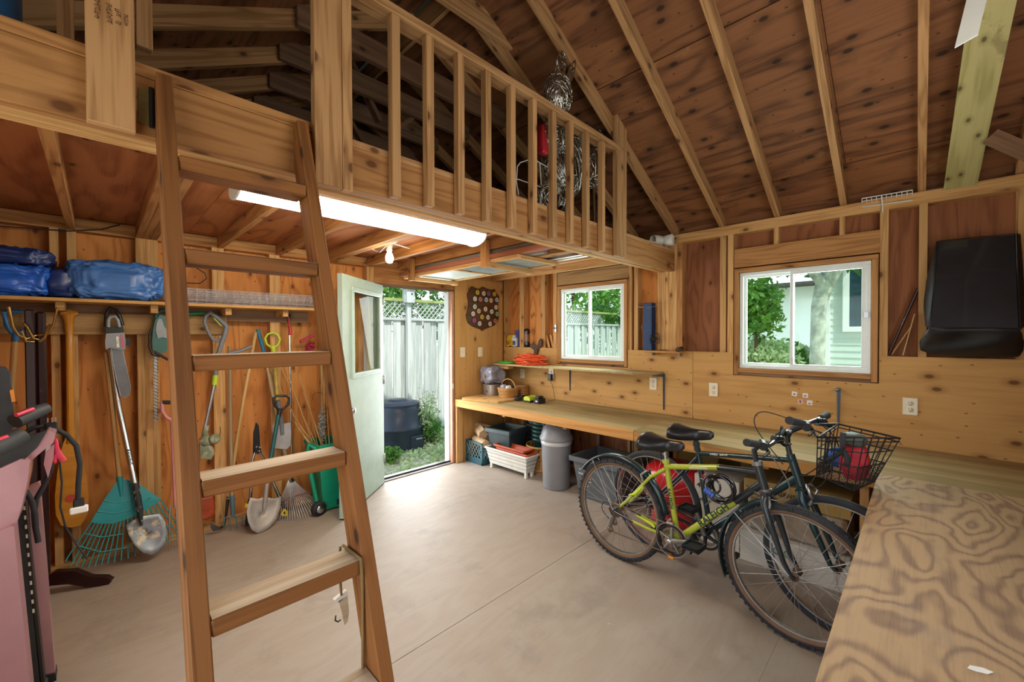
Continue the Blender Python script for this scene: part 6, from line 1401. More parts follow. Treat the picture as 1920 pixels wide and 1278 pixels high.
for k, (dz, dy, lb) in enumerate([(.20, -.03, 'lower terracotta window box lying in the white trough'), (.228, .02, 'upper terracotta window box stacked in the white trough')]):
    tb = thing('terracotta_box', lb, 'planter', (-.56, -.72, dz)); 
    vs = [(-.62, -.97 + dy + .02, dz - .0), (-.51, -.97 + dy + .02, dz), (-.51, -.56 + dy, dz), (-.62, -.56 + dy, dz), (-.64, -.99 + dy, dz + .05), (-.49, -.99 + dy, dz + .05), (-.49, -.53 + dy, dz + .05), (-.64, -.53 + dy, dz + .05)]
    MB().add(vs, [(3, 2, 1, 0), (0, 1, 5, 4), (1, 2, 6, 5), (2, 3, 7, 6), (3, 0, 4, 7)]).build('box_body', 'terracotta', tb, solid=.006, bevel=.006)
    m = MB(); cs_ = [Vector(v) for v in vs[4:]]; [m.beam(cs_[i] , cs_[(i + 1) % 4], .018, .02) for i in range(4)]; m.build('rim', 'terracotta', tb, bevel=.004)
# swing top bin
P_('bin_grey', '#8b8d93', .4, var=.05); P_('bag_clear', '#c4c6c8', .2, var=.1, bump=.4, bscale=50)
cb3 = floorp(1052, 921); bx_, by_ = -.56, -1.34
sbn = thing('swing_bin', 'tall grey round swing-lid bin under the bench', 'bin', (bx_, by_, 0))
MB().lathe([(.001, .0), (.128, 0), (.133, .01), (.148, .46), (.15, .465)], (bx_, by_, 0), seg=32).build('body', 'bin_grey', sbn)
MB().lathe([(.151, .43), (.155, .44), (.154, .475), (.150, .478)], (bx_, by_, 0), seg=32).build('bag_edge', 'bag_clear', sbn)
MB().lathe([(.163, .472), (.166, .48), (.163, .50), (.152, .515), (.146, .54), (.125, .595), (.09, .635), (.04, .652), (.001, .655)], (bx_, by_, 0), seg=32).build('dome_lid', 'bin_grey', sbn)
m = MB(); m.tube([Vector((bx_, by_, .50)) + Vector((-.148 * math.cos(a) , .12 * math.sin(a) * 1.0, 0)) * (1 - .0) + Vector((0, 0, .16 * max(0, math.sin((a + PI / 2) / PI * PI)))) for a in [-PI / 2 + PI * i / 14 for i in range(15)]], .004, 6); m.build('flap_edge', 'bin_grey', sbn)
# recycling box
P_('recycle_grey', '#5d6267', .45, var=.06, dirt=('#83878a', 30, .68))
rb = thing('recycling_box', 'grey open recycling box with white print behind the bike wheel', 'box', (-.4, -1.85, 0))
x0, x1, y0, y1, hh = -.66, -.22, -2.12, -1.60, .38
vs = [(x0 + .05, y0 + .05, 0), (x1 - .05, y0 + .05, 0), (x1 - .05, y1 - .05, 0), (x0 + .05, y1 - .05, 0), (x0, y0, hh), (x1, y0, hh), (x1, y1, hh), (x0, y1, hh)]
MB().add(vs, [(3, 2, 1, 0), (0, 1, 5, 4), (1, 2, 6, 5), (2, 3, 7, 6), (3, 0, 4, 7)]).build('body', 'recycle_grey', rb, solid=.006, bevel=.01)
m = MB(); cs_ = [Vector((a, b, hh - .02)) for a, b in ((x0 - .012, y0 - .012), (x1 + .012, y0 - .012), (x1 + .012, y1 + .012), (x0 - .012, y1 + .012))]; [m.beam(cs_[i], cs_[(i + 1) % 4], .026, .045) for i in range(4)]; m.build('rim', 'recycle_grey', rb, bevel=.006)
nrm = Vector((-hh, 0, -.05)).normalized(); fr = basis((0, -1, 0), (.05 * -1, 0, hh)); 
P_('print_white', '#e6e8ea', .5)
for k, (tx, sz, zz, yy) in enumerate([('CALL CITY', .022, .275, -1.74), ('RECYCLES', .030, .235, -1.745), ('REC', .05, .185, -1.76), ('J', .05, .135, -1.76)]):
    xx = x0 + .05 * (1 - zz / hh) - .0095; text(tx, sz, 'print_white', rb, (xx, yy, zz), fr)
# red can, cardboard cartons and paper bags behind the bikes
P_('can_red', '#c71f26', .3, var=.06, coat=.3); P_('carton_white', '#cbc6bc', .7, var=.06); P_('carton_kraft', '#a98a4e', .75, var=.08); P_('paper_sack', '#9a8a78', .85, var=.12, bump=.5, bscale=18)
rc_ = thing('red_plastic_bucket', 'large red round plastic tub behind the bikes under the bench', 'tub', (-.42, -2.45, 0))
MB().lathe([(.001, 0), (.18, 0), (.20, .05), (.225, .32), (.215, .42), (.16, .47), (.05, .49), (.001, .49)], (-.50, -2.50, 0), seg=30).build('body', 'can_red', rc_)
MB().lathe([(.226, .30), (.232, .31), (.226, .33)], (-.50, -2.50, 0), seg=30).build('rim', 'can_red', rc_)
c1 = thing('white_carton', 'white printed cardboard carton standing behind the bikes', 'carton', (-.55, -2.9, 0))
MB().box(-.66, -.30, -3.02, -2.72, 0, .48).build('box_body', 'carton_white', c1, bevel=.003)
text('4', .05, 'dark_slot', c1, (-.6615, -2.75, .40), basis((0, -1, 0), (0, 0, 1))); text('GEN', .045, 'dark_slot', c1, (-.6615, -2.80, .30), basis((0, -1, 0), (0, 0, 1)))
c2_ = thing('kraft_carton', 'brown flat cardboard carton lying on top of paper sacks behind the bikes', 'carton', (-.55, -3.2, .38))
MB().box(-.70, -.22, -3.62, -3.06, .42, .54).build('box_body', 'carton_kraft', c2_, bevel=.003); text('GENERAL', .04, 'dark_slot', c2_, (-.7015, -3.34, .48), basis((0, -1, 0), (0, 0, 1)))
c3_ = thing('white_carton', 'low white carton with green and blue round marks behind the front wheels', 'carton', (-.5, -3.3, 0))
MB().box(-.74, -.24, -3.62, -3.05, 0, .20).build('box_body', 'carton_white', c3_, bevel=.003); MB().box(-.70, -.26, -3.60, -3.08, .202, .418).build('paper_sack', 'paper_sack', bevel=.02, label='grey brown paper sack between the two cartons behind the bikes', cat='sack')
P_('mark_green', '#2f8a4a', .5); P_('mark_blue', '#3b8fb0', .5)
for y, mt2 in ((-3.26, 'mark_blue'), (-3.32, 'mark_green')): MB().tube([(-.742, y + .02 * math.cos(a), .13 + .02 * math.sin(a)) for a in [2 * PI * i / 16 for i in range(16)]], .0045, 4, closed=True).build('round_mark', mt2, c3_)
for k, (y, lb) in enumerate([(-2.62, 'upper corrugated cardboard sheet leaning under the bench'), (-2.95, 'lower corrugated cardboard sheet leaning under the bench')]):
    MB().frame((-.18, y, .02), (.12, 0, .6), (0, 1, 0), (1, 0, 0), .62, .5, .006).build('cardboard_sheet', 'carton_kraft', label=lb, cat='cardboard')
# ================================================================== ladder to the loft
ld = thing('wooden_ladder', 'home-made wooden ladder leaning against the loft beam', 'ladder', (-3.41, -3.1, 0))
KL = .35; kd = Vector((0, -KL, -1)).normalized(); kn = Vector((0, -1, KL)).normalized()      # down the rail, out of its front face
def lyf(z): return -2.33 - KL * (2.25 - z)
for xa in (-3.624, -3.245):
    zt_ = 2.268; p = Vector((xa + .019, lyf(zt_), zt_)) - kn * .0445; p2 = Vector((xa + .019, lyf(.03), .03)) - kn * .0445
    MB().frame(p2, p - p2, (1, 0, 0), kn, (p - p2).length, .038, .089).build('rail', 'lumber_ladder', ld, bevel=.003)
for k, zt_ in enumerate((2.012, 1.735, 1.452, 1.163, .885, .60, .315)):
    y0 = lyf(zt_) - .004
    r_ = MB().box(-3.585, -3.246, y0, y0 + .092, zt_ - .040, zt_ - .0005, 0).build('rung', 'lumber_ladder', ld, bevel=.004)
    if k >= 1: MB().box(-3.583, -3.248, y0 + .006, y0 + .088, zt_ - .001, zt_ + .0006, 0).build('worn_lit_top', 'tread_worn_lit', r_)  # pale tread top: wear and dust, plus overhead light put into the colour
P_('rope_brown', '#7d6238', .8, var=.25, bump=.5, bscale=120)
zt_ = .885; y0 = lyf(zt_)
rp_ = thing('tied_rope', 'thin brown rope looped over the rung at the right ladder rail', 'rope', (-3.25, y0, .3))
MB().tube([(-3.255, y0 + .10, zt_ + .006), (-3.253, y0 + .03, zt_ + .007), (-3.252, y0 - .008, zt_ + .006), (-3.2515, y0 - .012, zt_ - .03), (-3.2505, y0 - .014, zt_ - .1), (-3.254, y0 - .02, zt_ - .25), (-3.26, y0 - .03, zt_ - .45), (-3.258, y0 - .05, .3)], .0045, 7).build('rope_strand', 'rope_brown', rp_)
MB().tube([(-3.262, y0 + .103, zt_ + .004), (-3.267, y0 + .10, zt_ - .05), (-3.27, y0 + .08, zt_ - .125)], .0035, 6).build('rope_strand', 'rope_brown', rp_)
tg = thing('rope_tag', 'torn white paper tag with a hook hanging on the rope end', 'tag', (-3.27, y0 + .08, .68))
c = Vector((-3.27, y0 + .08, zt_ - .13))
MB().prism([(-.02, .0), (.016, .012), (.02, -.002), (-.012, -.014)], c, (1, 0, 0), (0, 0, 1), (0, .012, 0)).build('tag_fold', 'white_paint', tg)
MB().prism([(-.008, -.008), (.018, -.004), (.022, -.05), (.018, -.08), (.008, -.085), (.0, -.04)], c, (1, 0, 0), (0, 0, 1), (0, .002, 0)).build('tag_paper', 'tread_worn_lit', tg)
MB().tube([c + Vector((-.016, 0, -.045)), c + Vector((-.018, 0, -.058)), c + Vector((-.01, 0, -.066)), c + Vector((-.002, 0, -.064))], .002, 6).build('hook', 'dark_metal', tg)

# ================================================================== overhead rack under the loft
orr = thing('ceiling_rack', 'wooden hanging rack under the loft holding boards and frames', 'rack', (-1.3, -.9, 2.05))
for y in (-.35, -1.45):
    MB().box(-1.575, -1.54, y, y + .075 , 2.045, 2.26).build('hanger', 'lumber_warm', orr, bevel=.002)
    MB().box(-1.54, -1.0, y, y + .038, 2.045, 2.083, 0).build('cross_bar', 'lumber', orr, bevel=.002)
    MB().box(-1.04, -1.0, y + .038, y + .075, 2.045, 2.26).build('hanger', 'lumber', orr, bevel=.002)
wood('board_red', '#a5684a', '#7b452e', fig=(.7, 12), k=9, fine=.35)
wood('board_grey', '#8f857c', '#655c54', fig=(.7, 12), k=9, fine=.4)
zr = 2.084
fr_ = thing('window_sash_frame', 'old wooden frame with pale panes lying on the ceiling rack', 'frame', (-1.3, -.9, zr))
for q in ((-1.53, -1.49, -1.75, -.12), (-1.07, -1.03, -1.75, -.12)): MB().box(q[0], q[1], q[2], q[3], zr, zr + .028, 1).build('frame_rail', 'lumber', fr_, bevel=.002)
for y in (-1.75, -.95, -.16): MB().box(-1.49, -1.07, y, y + .04, zr, zr + .028, 0).build('frame_rail', 'lumber', fr_, bevel=.002)
P_('pane_matt', '#b9c4b8', .4, var=.08); P_('pane_blue', '#8fa3a6', .25, var=.08)
MB().box(-1.49, -1.07, -.91, -.16, zr + .01, zr + .016).build('pane', 'pane_matt', fr_); MB().box(-1.49, -1.07, -1.71, -.95, zr + .01, zr + .016).build('pane', 'pane_blue', fr_)
for k, (x, y0_, y1_, z, m_, lb) in enumerate([(-1.50, -2.12, -.05, zr + .0295, 'board_red', 'reddish brown board lying on the ceiling rack nearest the light'), (-1.40, -1.9, -.2, zr + .0295, 'board_grey', 'grey weathered board on the ceiling rack'), (-1.28, -2.26 + .15, -.4, zr + .0295, 'lumber_warm', 'orange board in the middle of the ceiling rack'), (-1.45, -2.05, -.25, zr + .069, 'board_grey', 'grey board stacked on top in the ceiling rack')]):
    MB().box(x - .04, x + .04, y0_, y1_, z, z + .036, 1).build('rack_board', m_, label=lb, cat='board', bevel=.002)
cloth((-1.2, -1.75, zr + .06), (.09, .28, .028), 41, .012, 30, 20).build('bark_slab', 'bark', label='rough bark slab on the ceiling rack behind the hanger', cat='bark')
for k, (x, lb) in enumerate([(-1.13, 'white metal channel lying on the rack near the bark slab'), (-1.06, 'thin white metal channel at the right of the ceiling rack')]):
    m = MB(); m.box(x - .018, x + .018, -2.05, -1.3 + .9 * k, zr + .029, zr + .033, 1); m.box(x + .016, x + .018, -2.05, -1.3 + .9 * k, zr + .029, zr + .05, 1); m.build('metal_channel', 'coated_white', label=lb, cat='channel')

# ================================================================== things up on the loft
P_('tinsel', '#c8c8c0', .18, 1.0, var=.2)
rb_ = thing('wire_rabbit', 'sparkling silver wire rabbit sculpture standing on the loft behind the railing', 'sculpture', (-1.4, -2.08, 2.34))
def scribble(c, r, n, seed, name, rad=.0026):
    rnd = random.Random(seed); m = MB()
    for k in range(n):
        ax = Vector((rnd.gauss(0, 1), rnd.gauss(0, 1), rnd.gauss(0, 1))).normalized(); u = ax.orthogonal().normalized(); v = ax.cross(u); h = rnd.uniform(-.75, .75); q = math.sqrt(1 - h * h); ph = rnd.random() * 6
        m.tube([Vector(c) + Vector(((ax * h + (u * math.cos(t) + v * math.sin(t)) * q)[i] * r[i] * (1 + .05 * math.sin(7 * t + ph)) for i in range(3))) for t in [2 * PI * j / 20 for j in range(20)]], rad, 4, closed=True)
    return m.build(name, 'tinsel', rb_)
def rbp(px, py, y=-2.08): return onY(px, py, y)
c = rbp(1046, 178, -2.26); scribble(c, (.10, .08, .135), 70, 1, 'head')
c = rbp(1046, 245, -2.17); scribble(c, (.11, .07, .14), 34, 2, 'neck')
c = rbp(1058, 300); scribble(c, (.20, .12, .28), 80, 3, 'body')
c = rbp(1108, 290); scribble(c, (.14, .10, .25), 40, 4, 'haunch')
c = rbp(1040, 370); scribble(c, (.16, .10, .12), 40, 5, 'lower_body')
for k, pts in enumerate(([(1045, 152), (1041, 140), (1040, 120), (1046, 105), (1054, 95), (1061, 105), (1062, 125), (1056, 142), (1048, 152)], [(1060, 160), (1062, 145), (1068, 128), (1075, 115), (1079, 113), (1078, 130), (1072, 150), (1064, 162)])):
    P3 = [rbp(x, y, -2.29) for x, y in pts]; m = MB(); m.tube(P3, .004, 5, closed=True); n_ = len(P3); rnd = random.Random(k)
    for j in range(70): a = P3[rnd.randrange(n_)]; b = P3[rnd.randrange(n_)]; t1, t2 = rnd.random(), rnd.random(); a2 = lerp(a, P3[(P3.index(a) + 1) % n_], t1); b2 = lerp(b, P3[(P3.index(b) + 1) % n_], t2); m.tube([a2, (a2 + b2) / 2 + Vector((0, .012, 0)), b2], .0022, 4, caps=False)
    m.build('ear', 'tinsel', rb_)
MB().tube([rbp(1031, 147, -2.29), rbp(1036, 141, -2.29), rbp(1042, 145, -2.29), rbp(1048, 155, -2.29)], .003, 5).build('whisker_wire', 'tinsel', rb_)
for x in (1113, 1040): MB().tube([rbp(x, 330), rbp(x + 1, 380), rbp(x + 2, 430)], .012, 6).build('leg', 'tinsel', rb_)
m = MB(); m.tube([rbp(x, y) for x, y in [(970, 312), (975, 305), (998, 297), (1012, 305), (1035, 318), (1048, 312)]], .004, 5); m.tube([rbp(x, y) for x, y in [(970, 312), (968, 340), (972, 365)]], .004, 5); m.tube([rbp(x, y) for x, y in [(1012, 305), (1015, 350), (1012, 390)]], .004, 5); m.tube([rbp(968, 335), rbp(1013, 350)], .003, 5)
m.build('wire_frame_decoration', 'coated_white', label='white wire frame decoration on the loft left of the rabbit', cat='decoration')
cloth(tuple(rbp(1018, 262, -2.12)), (.035, .03, .10), 51, .008, 20, 14).build('red_cloth', 'red_plastic', label='red cloth hanging on the loft beside the wire rabbit', cat='cloth')
P_('drum_blue', '#2a6ea3', .35, var=.08)
q = onY(42, 30, -1.98); rr_ = .17
MB().lathe([(.001, 0), (rr_ * .95, 0), (rr_, .02), (rr_, .06), (rr_ * 1.02, .07), (rr_, .08), (rr_, .2), (rr_ * .9, .27), (rr_ * .6, .31), (.05, .32), (.05, .35), (.001, .35)], (-4.065, -2.02, 2.289), seg=28).build('blue_jug', 'drum_blue', label='round blue plastic jug on the loft at the top left corner', cat='jug')
# connector plate and spring on the beam, lumber stamp on the post
MB().box(-3.66, -3.63, yF - .0035, yF - .001, 2.12, 2.22).build('tie_plate', P_('old_brass', '#8a7b4a', .6, .3, var=.2), lf); MB().tube([(-3.632, yF - .012, 2.11), (-3.632, yF - .012, 2.225)], .006, 8).build('pipe', 'dark_metal', lf)
P_('stamp_brown', '#6a4326', .8, var=.1)
for k, (x, s_) in enumerate(((-3.745, 'S-P-F'), (-3.722, 'KD-HT'), (-3.705, 'NO 2'), (-3.688, '101'))):
    text(s_, .018, 'stamp_brown', bpy.data.objects['post'], (x + .004, yF - .0425, 2.375), basis((0, 0, -1), (1, 0, 0)))

# ================================================================== bicycles
P_('bike_lime', '#a5af37', .28, var=.08, coat=.4, dirt=('#6b7226', 60, .66)); P_('bike_dark', '#2c3338', .32, .3, var=.15, coat=.3); P_('bike_teal', '#22383d', .3, .3, var=.12, coat=.3)
P_('gumwall', '#6e543f', .75, var=.15); P_('tire_black', '#2b2d31', .85, var=.2); P_('alloy', '#b4b5b6', .3, .85, var=.15); P_('worn_alloy', '#85827e', .45, .7, var=.25); P_('rusty_steel', '#7d6a5a', .6, .6, var=.3)
P_('saddle_black', '#1a1b1e', .35, var=.2); P_('decal_teal', '#0d2b3a', .4)
def ring(c, R, n, off=0.0): return [Vector((c[0] + R * math.cos(2 * PI * i / n), c[1] + off, c[2] + R * math.sin(2 * PI * i / n))) for i in range(n)]
def wheel(root, hub, R, tw, knob, gum, rear):
    hx_, hz_ = hub; rimR = R - tw * 1.75; hc = (hx_, 0, hz_)
    w_ = MB(); 
    prof = [(-.011, rimR - .008), (.011, rimR - .008), (.013, rimR + .008), (-.013, rimR + .008)]
    n = 64; vs = []
    for i in range(n):
        a = 2 * PI * i / n
        for (o, r) in prof: vs.append((hx_ + r * math.cos(a), o, hz_ + r * math.sin(a)))
    w_.add(vs, [(i * 4 + j, ((i + 1) % n) * 4 + j, ((i + 1) % n) * 4 + (j + 1) % 4, i * 4 + (j + 1) % 4) for i in range(n) for j in range(4)], None, False)
    rim = w_.build('wheel_rim', 'alloy', root, local=True)
    MB().tube(ring(hc, R - tw * 1.22, 56), tw * .80, 10, closed=True).build('sidewall', 'gumwall' if gum else 'tire_black', rim, local=True)
    t_ = MB(); t_.tube(ring(hc, R - tw * .92, 64), tw * .86, 10, closed=True)
    if knob:
        for i in range(64):
            a = 2 * PI * (i + .5) / 64; rad_ = Vector((math.cos(a), 0, math.sin(a))); tan = Vector((-math.sin(a), 0, math.cos(a)))
            for s_ in ((-.013, .013) if i % 2 else (-.021, 0, .021)): 
                rr = R - .002 if abs(s_) < .015 else R - .008
                t_.frame(Vector(hc) + rad_ * (rr - .007) + Vector((0, s_, 0)) - tan * .0065, tan, (0, 1, 0), rad_, .013, .011, .013)
    t_.build('tyre_tread', 'tire_black', rim, local=True)
    hb_ = MB(); hb_.lathe([(.001, -.05), (.007, -.05), (.007, -.038), (.022, -.036), (.022, -.03), (.012, -.026), (.012, .026), (.022, .03), (.022, .036), (.007, .038), (.007, .05), (.001, .05)], hc, (0, 1, 0), 14); hb_.build('hub', 'rusty_steel', rim, local=True)
    N_ = 32; meshes = {}
    for k in range(N_):
        side = -1 if k % 2 else 1; a = 2 * PI * k / N_; lead = (1 if (k // 2) % 2 else -1) * .95; key = (side, lead)
        if key not in meshes:
            p0 = Vector((hx_ + .021 * math.cos(a + lead), .033 * side, hz_ + .021 * math.sin(a + lead))); p1 = Vector((hx_ + (rimR - .006) * math.cos(a), .002 * side, hz_ + (rimR - .006) * math.sin(a)))
            o = MB().tube([p0, p1], .0012, 5, caps=False).build('spoke', 'alloy', rim, local=True); meshes[key] = (o.data, a)
        else:
            d, a0 = meshes[key]; o = bpy.data.objects.new('spoke', d); COL.objects.link(o); o.parent = rim
            o.matrix_local = Matrix.Translation(hc) @ Matrix.Rotation(-(a - a0), 4, 'Y') @ Matrix.Translation(-Vector(hc))
    for side in (-.038, .038): MB().lathe([(.001, 0), (.009, 0), (.009, .012 * (1 if side > 0 else -1)), (.001, .012 * (1 if side > 0 else -1))], (hx_, side, hz_), (0, 1, 0), 8).build('axle_nut', 'dark_metal', rim, local=True)
    return rim
def gear(root, name, c, R, teeth, y, mat, hole=.8, th=.003, parent=None):
    vs = []; n = teeth * 2
    for side in (0, 1):
        for k in range(n): r = R + (.004 if k % 2 else -.002); a = 2 * PI * k / n; vs.append((c[0] + r * math.cos(a), y + th * side, c[1] + r * math.sin(a)))
        for k in range(n): a = 2 * PI * k / n; vs.append((c[0] + R * hole * math.cos(a), y + th * side, c[1] + R * hole * math.sin(a)))
    fs = [(k, (k + 1) % n, n + (k + 1) % n, n + k) for k in range(n)] + [(2 * n + k, 2 * n + (k + 1) % n, k + 0, k)[::1] if 0 else (2 * n + k, 3 * n + k, 3 * n + (k + 1) % n, 2 * n + (k + 1) % n) for k in range(n)] + [(k, 2 * n + k, 2 * n + (k + 1) % n, (k + 1) % n) for k in range(n)]
    return MB().add(vs, fs).build(name, mat, parent or root, local=True)
def saddle(root, c, L, W, tilt, mat='saddle_black'):
    """c = middle of the rear top; nose points to +x"""
    n = 16; rows_ = 14; vs = []
    for i in range(rows_ + 1):
        t = i / rows_; x = L * t; hw = W * (.5 * math.cos(min(1, t / .62) * PI / 2) ** .8 + .13 * (1 - t * .55)) if t < .62 else W * .13 * (1 - t * .55); 
        if i == 0: hw *= .5
        z = -.012 * math.sin(t * PI) + tilt * t - (.006 if i in (0, rows_) else 0); hh = (.024 + .024 * (1 - t)) * (.45 if i in (0, rows_) else 1)
        if i == rows_: hw *= .5
        for j in range(n):
            a = 2 * PI * j / n; ca_, sa_ = math.cos(a), math.sin(a); vs.append((c[0] + x, c[1] + hw * (abs(ca_) ** .7) * (1 if ca_ > 0 else -1), c[2] + z + hh * (sa_ if sa_ > 0 else sa_ * 1.1) - hh * .6 + (-.012 * abs(ca_))))
    fs = [(i * n + j, i * n + (j + 1) % n, (i + 1) * n + (j + 1) % n, (i + 1) * n + j) for i in range(rows_) for j in range(n)] + [tuple(range(n))[::-1], tuple(range(rows_ * n, rows_ * n + n))]
    s = MB().add(vs, fs, None, True).build('saddle', mat, root, local=True)
    for y in (-.02, .02): MB().tube([(c[0] + .06, c[1] + y, c[2] - .03), (c[0] + .09, c[1] + y, c[2] - .055), (c[0] + .17, c[1] + y, c[2] - .055), (c[0] + L * .85, c[1] + y * .4, c[2] - .02)], .0035, 6).build('saddle_rail', 'dark_metal', s, local=True)
    return s
def V3(s, z, y=0.0): return Vector((s, y, z))

# ---------------- bike 1 (lime)
a1 = Vector((-1.30, -2.464, 0)); b1 = Vector((-1.376, -3.474, 0)); ang1 = math.atan2((b1 - a1).y, (b1 - a1).x)
k1 = thing('lime_bicycle', 'lime green and black mountain bike parked in front of the darker bicycle', 'bicycle', a1, rot=(0, 0, ang1)); WLOC[k1.name] = Vector((0, 0, 0))
R1 = .335; wheel(k1, (0, .335), R1, .026, True, True, True); wheel(k1, (1.013, .335), R1, .026, True, True, False)
BBp = V3(.415, .295); ST = V3(.343, .70); HT = V3(.848, .812); HB = V3(.874, .718)
def tube2(root, name, mat, pts, r, seg=12, **kw):
    if 'cable' in name: pts = smooth(pts)
    return MB().tube(pts, r, seg, **kw).build(name, mat, root, local=True)
tube2(k1, 'seat_tube', 'bike_lime', [BBp, ST + V3(-.004, .035)], .0165)
tube2(k1, 'top_tube', 'bike_lime', [ST, ST + (HT - ST) * .62], .0165); tube2(k1, 'top_tube_front', 'bike_dark', [ST + (HT - ST) * .60, HT + V3(-.0, -.02)], .0168)
DT0 = BBp + V3(.02, .01); DT1 = HB + V3(-.01, .02)
tube2(k1, 'down_tube', 'bike_lime', [DT0, DT0 + (DT1 - DT0) * .72], .019); tube2(k1, 'down_tube_front', 'bike_dark', [DT0 + (DT1 - DT0) * .70, DT1], .0193)
tube2(k1, 'head_tube', 'bike_dark', [HT + V3(-.006, .02), HB + V3(.004, -.012)], .021)
tube2(k1, 'headset_cup', 'worn_alloy', [HT + V3(-.010, .035), HT + V3(-.005, .015)], .026); tube2(k1, 'headset_cup', 'worn_alloy', [HB + V3(.003, -.004), HB + V3(.007, -.022)], .026)
tube2(k1, 'bottom_bracket', 'bike_lime', [V3(.415, .295, -.036), V3(.415, .295, .036)], .022)
for s_ in (-1, 1):
    tube2(k1, 'seat_stay', 'bike_lime', [ST + V3(.0, -.01, .012 * s_), V3(.26, .625, .04 * s_), V3(.10, .43, .055 * s_), V3(.045, .375, .058 * s_)], [.011, .010, .009, .008], 9)
    tube2(k1, 'stay_tip', 'bike_dark', [V3(.055, .388, .058 * s_), V3(.0, .335, .062 * s_)], .008, 8)
    tube2(k1, 'chain_stay', 'bike_lime', [BBp + V3(-.02, 0, .03 * s_), V3(.25, .30, .045 * s_), V3(.14, .315, .055 * s_)], [.011, .010, .009], 9)
    tube2(k1, 'stay_tip', 'bike_dark', [V3(.15, .313, .055 * s_), V3(.0, .335, .062 * s_)], [.009, .008], 8)
    fc = V3(.888, .665, .058 * s_); tube2(k1, 'fork_blade', 'bike_dark', [V3(.886, .69, .03 * s_), fc, V3(.925, .55, .056 * s_), V3(.975, .40, .054 * s_), V3(1.008, .34, .053 * s_)], [.016, .0165, .0155, .012, .009], 10)
    tube2(k1, 'stay_guard', 'lime_plastic', [V3(.12, .475, -.062), V3(.17, .50, -.062), V3(.22, .56, -.06)], [.004, .011, .004], 7) if s_ < 0 else None
tube2(k1, 'chain_guard', 'lime_plastic', [V3(.17, .365, -.06), V3(.28, .345, -.06), V3(.30, .33, -.06)], [.004, .010, .008], 7)
tube2(k1, 'fork_crown', 'bike_dark', [V3(.886, .69, -.05), V3(.886, .69, .05)], .018); tube2(k1, 'steerer', 'bike_dark', [HB, V3(.886, .69)], .018)
tube2(k1, 'seat_post', 'alloy', [ST, V3(.330, .80)], .0135); tube2(k1, 'seat_clamp', 'bike_lime', [ST + V3(-.003, .022), ST + V3(-.007, .042)], .022); tube2(k1, 'reflector_clamp', 'dark_metal', [V3(.322, .745), V3(.319, .765)], .02)
saddle(k1, (.185, 0, .873), .27, .19, -.012); tube2(k1, 'saddle_clamp', 'dark_metal', [V3(.325, .80, -.02), V3(.325, .80, .02)], .017)
for s_ in (-1, 1): tube2(k1, 'saddle_spring', 'dark_metal', [V3(.225, .785, .045 * s_), V3(.225, .84, .045 * s_)], .014, 8)
tube2(k1, 'stem', 'bike_dark', [V3(.838, .835), V3(.826, .90), V3(.85, .935), V3(.895, .945)], [.0125, .013, .016, .016])
tube2(k1, 'handlebar', 'bike_dark', [V3(.885, .995, -.25), V3(.895, .965, -.12), V3(.900, .945, -.03), V3(.900, .945, .03), V3(.895, .955, .12), V3(.885, .965, .27)], .0115)
for s_, z0, z1 in ((-1, .972, .998), (1, .960, .967)): tube2(k1, 'grip', 'black_rubber', [V3(.892, z0, .15 * s_), V3(.884, z1, .265 * s_)], [.017, .018], 12)
for s_ in (-1, 1):
    z0 = .965 if s_ < 0 else .955; tube2(k1, 'brake_lever', 'black_plastic', [V3(.90, z0, .11 * s_), V3(.93, z0 - .03, .12 * s_), V3(.935, z0 - .035, .2 * s_)], [.012, .008, .006], 7); tube2(k1, 'shifter_pod', 'black_plastic', [V3(.89, z0 + .0, .085 * s_), V3(.91, z0 - .005, .13 * s_)], .021, 10)
    tube2(k1, 'brake_arm', 'worn_alloy', [V3(.90, .60, -.045 * -s_), V3(.915, .655, .05 * s_), V3(.90, .685, .02 * s_)], .008, 7); tube2(k1, 'brake_arm', 'worn_alloy', [V3(.215, .58, .045 * s_), V3(.20, .625, .05 * s_), V3(.225, .65, .02 * s_)], .008, 7)
tube2(k1, 'cable', 'black_rubber', [V3(.91, .955, -.10), V3(.98, .99, -.06), V3(1.0, .90, -.02), V3(.95, .78, -.01), V3(.88, .68, -.03), V3(.80, .72, -.03)], .003, 6)
tube2(k1, 'cable', 'black_rubber', [V3(.91, .955, -.09), V3(.95, 1.03, .0), V3(.93, 1.03, .06), V3(.91, .96, .10)], .003, 6); tube2(k1, 'cable', 'worn_alloy', [V3(.93, .93, -.11), V3(1.0, .78, -.06), V3(.95, .685, -.04), V3(.84, .695, -.03)], .003, 6)
# cranks
cr1 = gear(k1, 'chainring', (.405, .290), .088, 42, -.052, 'dark_metal', .88); gear(k1, 'middle_ring', (.405, .290), .070, 34, -.046, 'rusty_steel', .8, parent=cr1)
MB().tube(ring((.405, -.056, .290), .098, 40), .004, 6, closed=True).build('ring_guard', 'worn_alloy', k1, local=True)
m = MB()
for k in range(5): a = 2 * PI * k / 5 + .3; m.tube([V3(.405, .29, -.055), V3(.405 + .078 * math.cos(a), .29 + .078 * math.sin(a), -.053)], [.014, .007], 6)
m.build('crank_spider', 'worn_alloy', k1, local=True)
tube2(k1, 'crank_arm', 'worn_alloy', [V3(.405, .29, -.066), V3(.57, .345, -.075)], [.017, .012], 8); MB().lathe([(.001, 0), (.016, 0), (.014, -.01), (.001, -.012)], (.405, -.075, .29), (0, 1, 0), 12).build('crank_bolt', 'alloy', k1, local=True)
tube2(k1, 'crank_arm', 'worn_alloy', [V3(.405, .29, .05), V3(.24, .235, .07)], [.015, .012], 8)
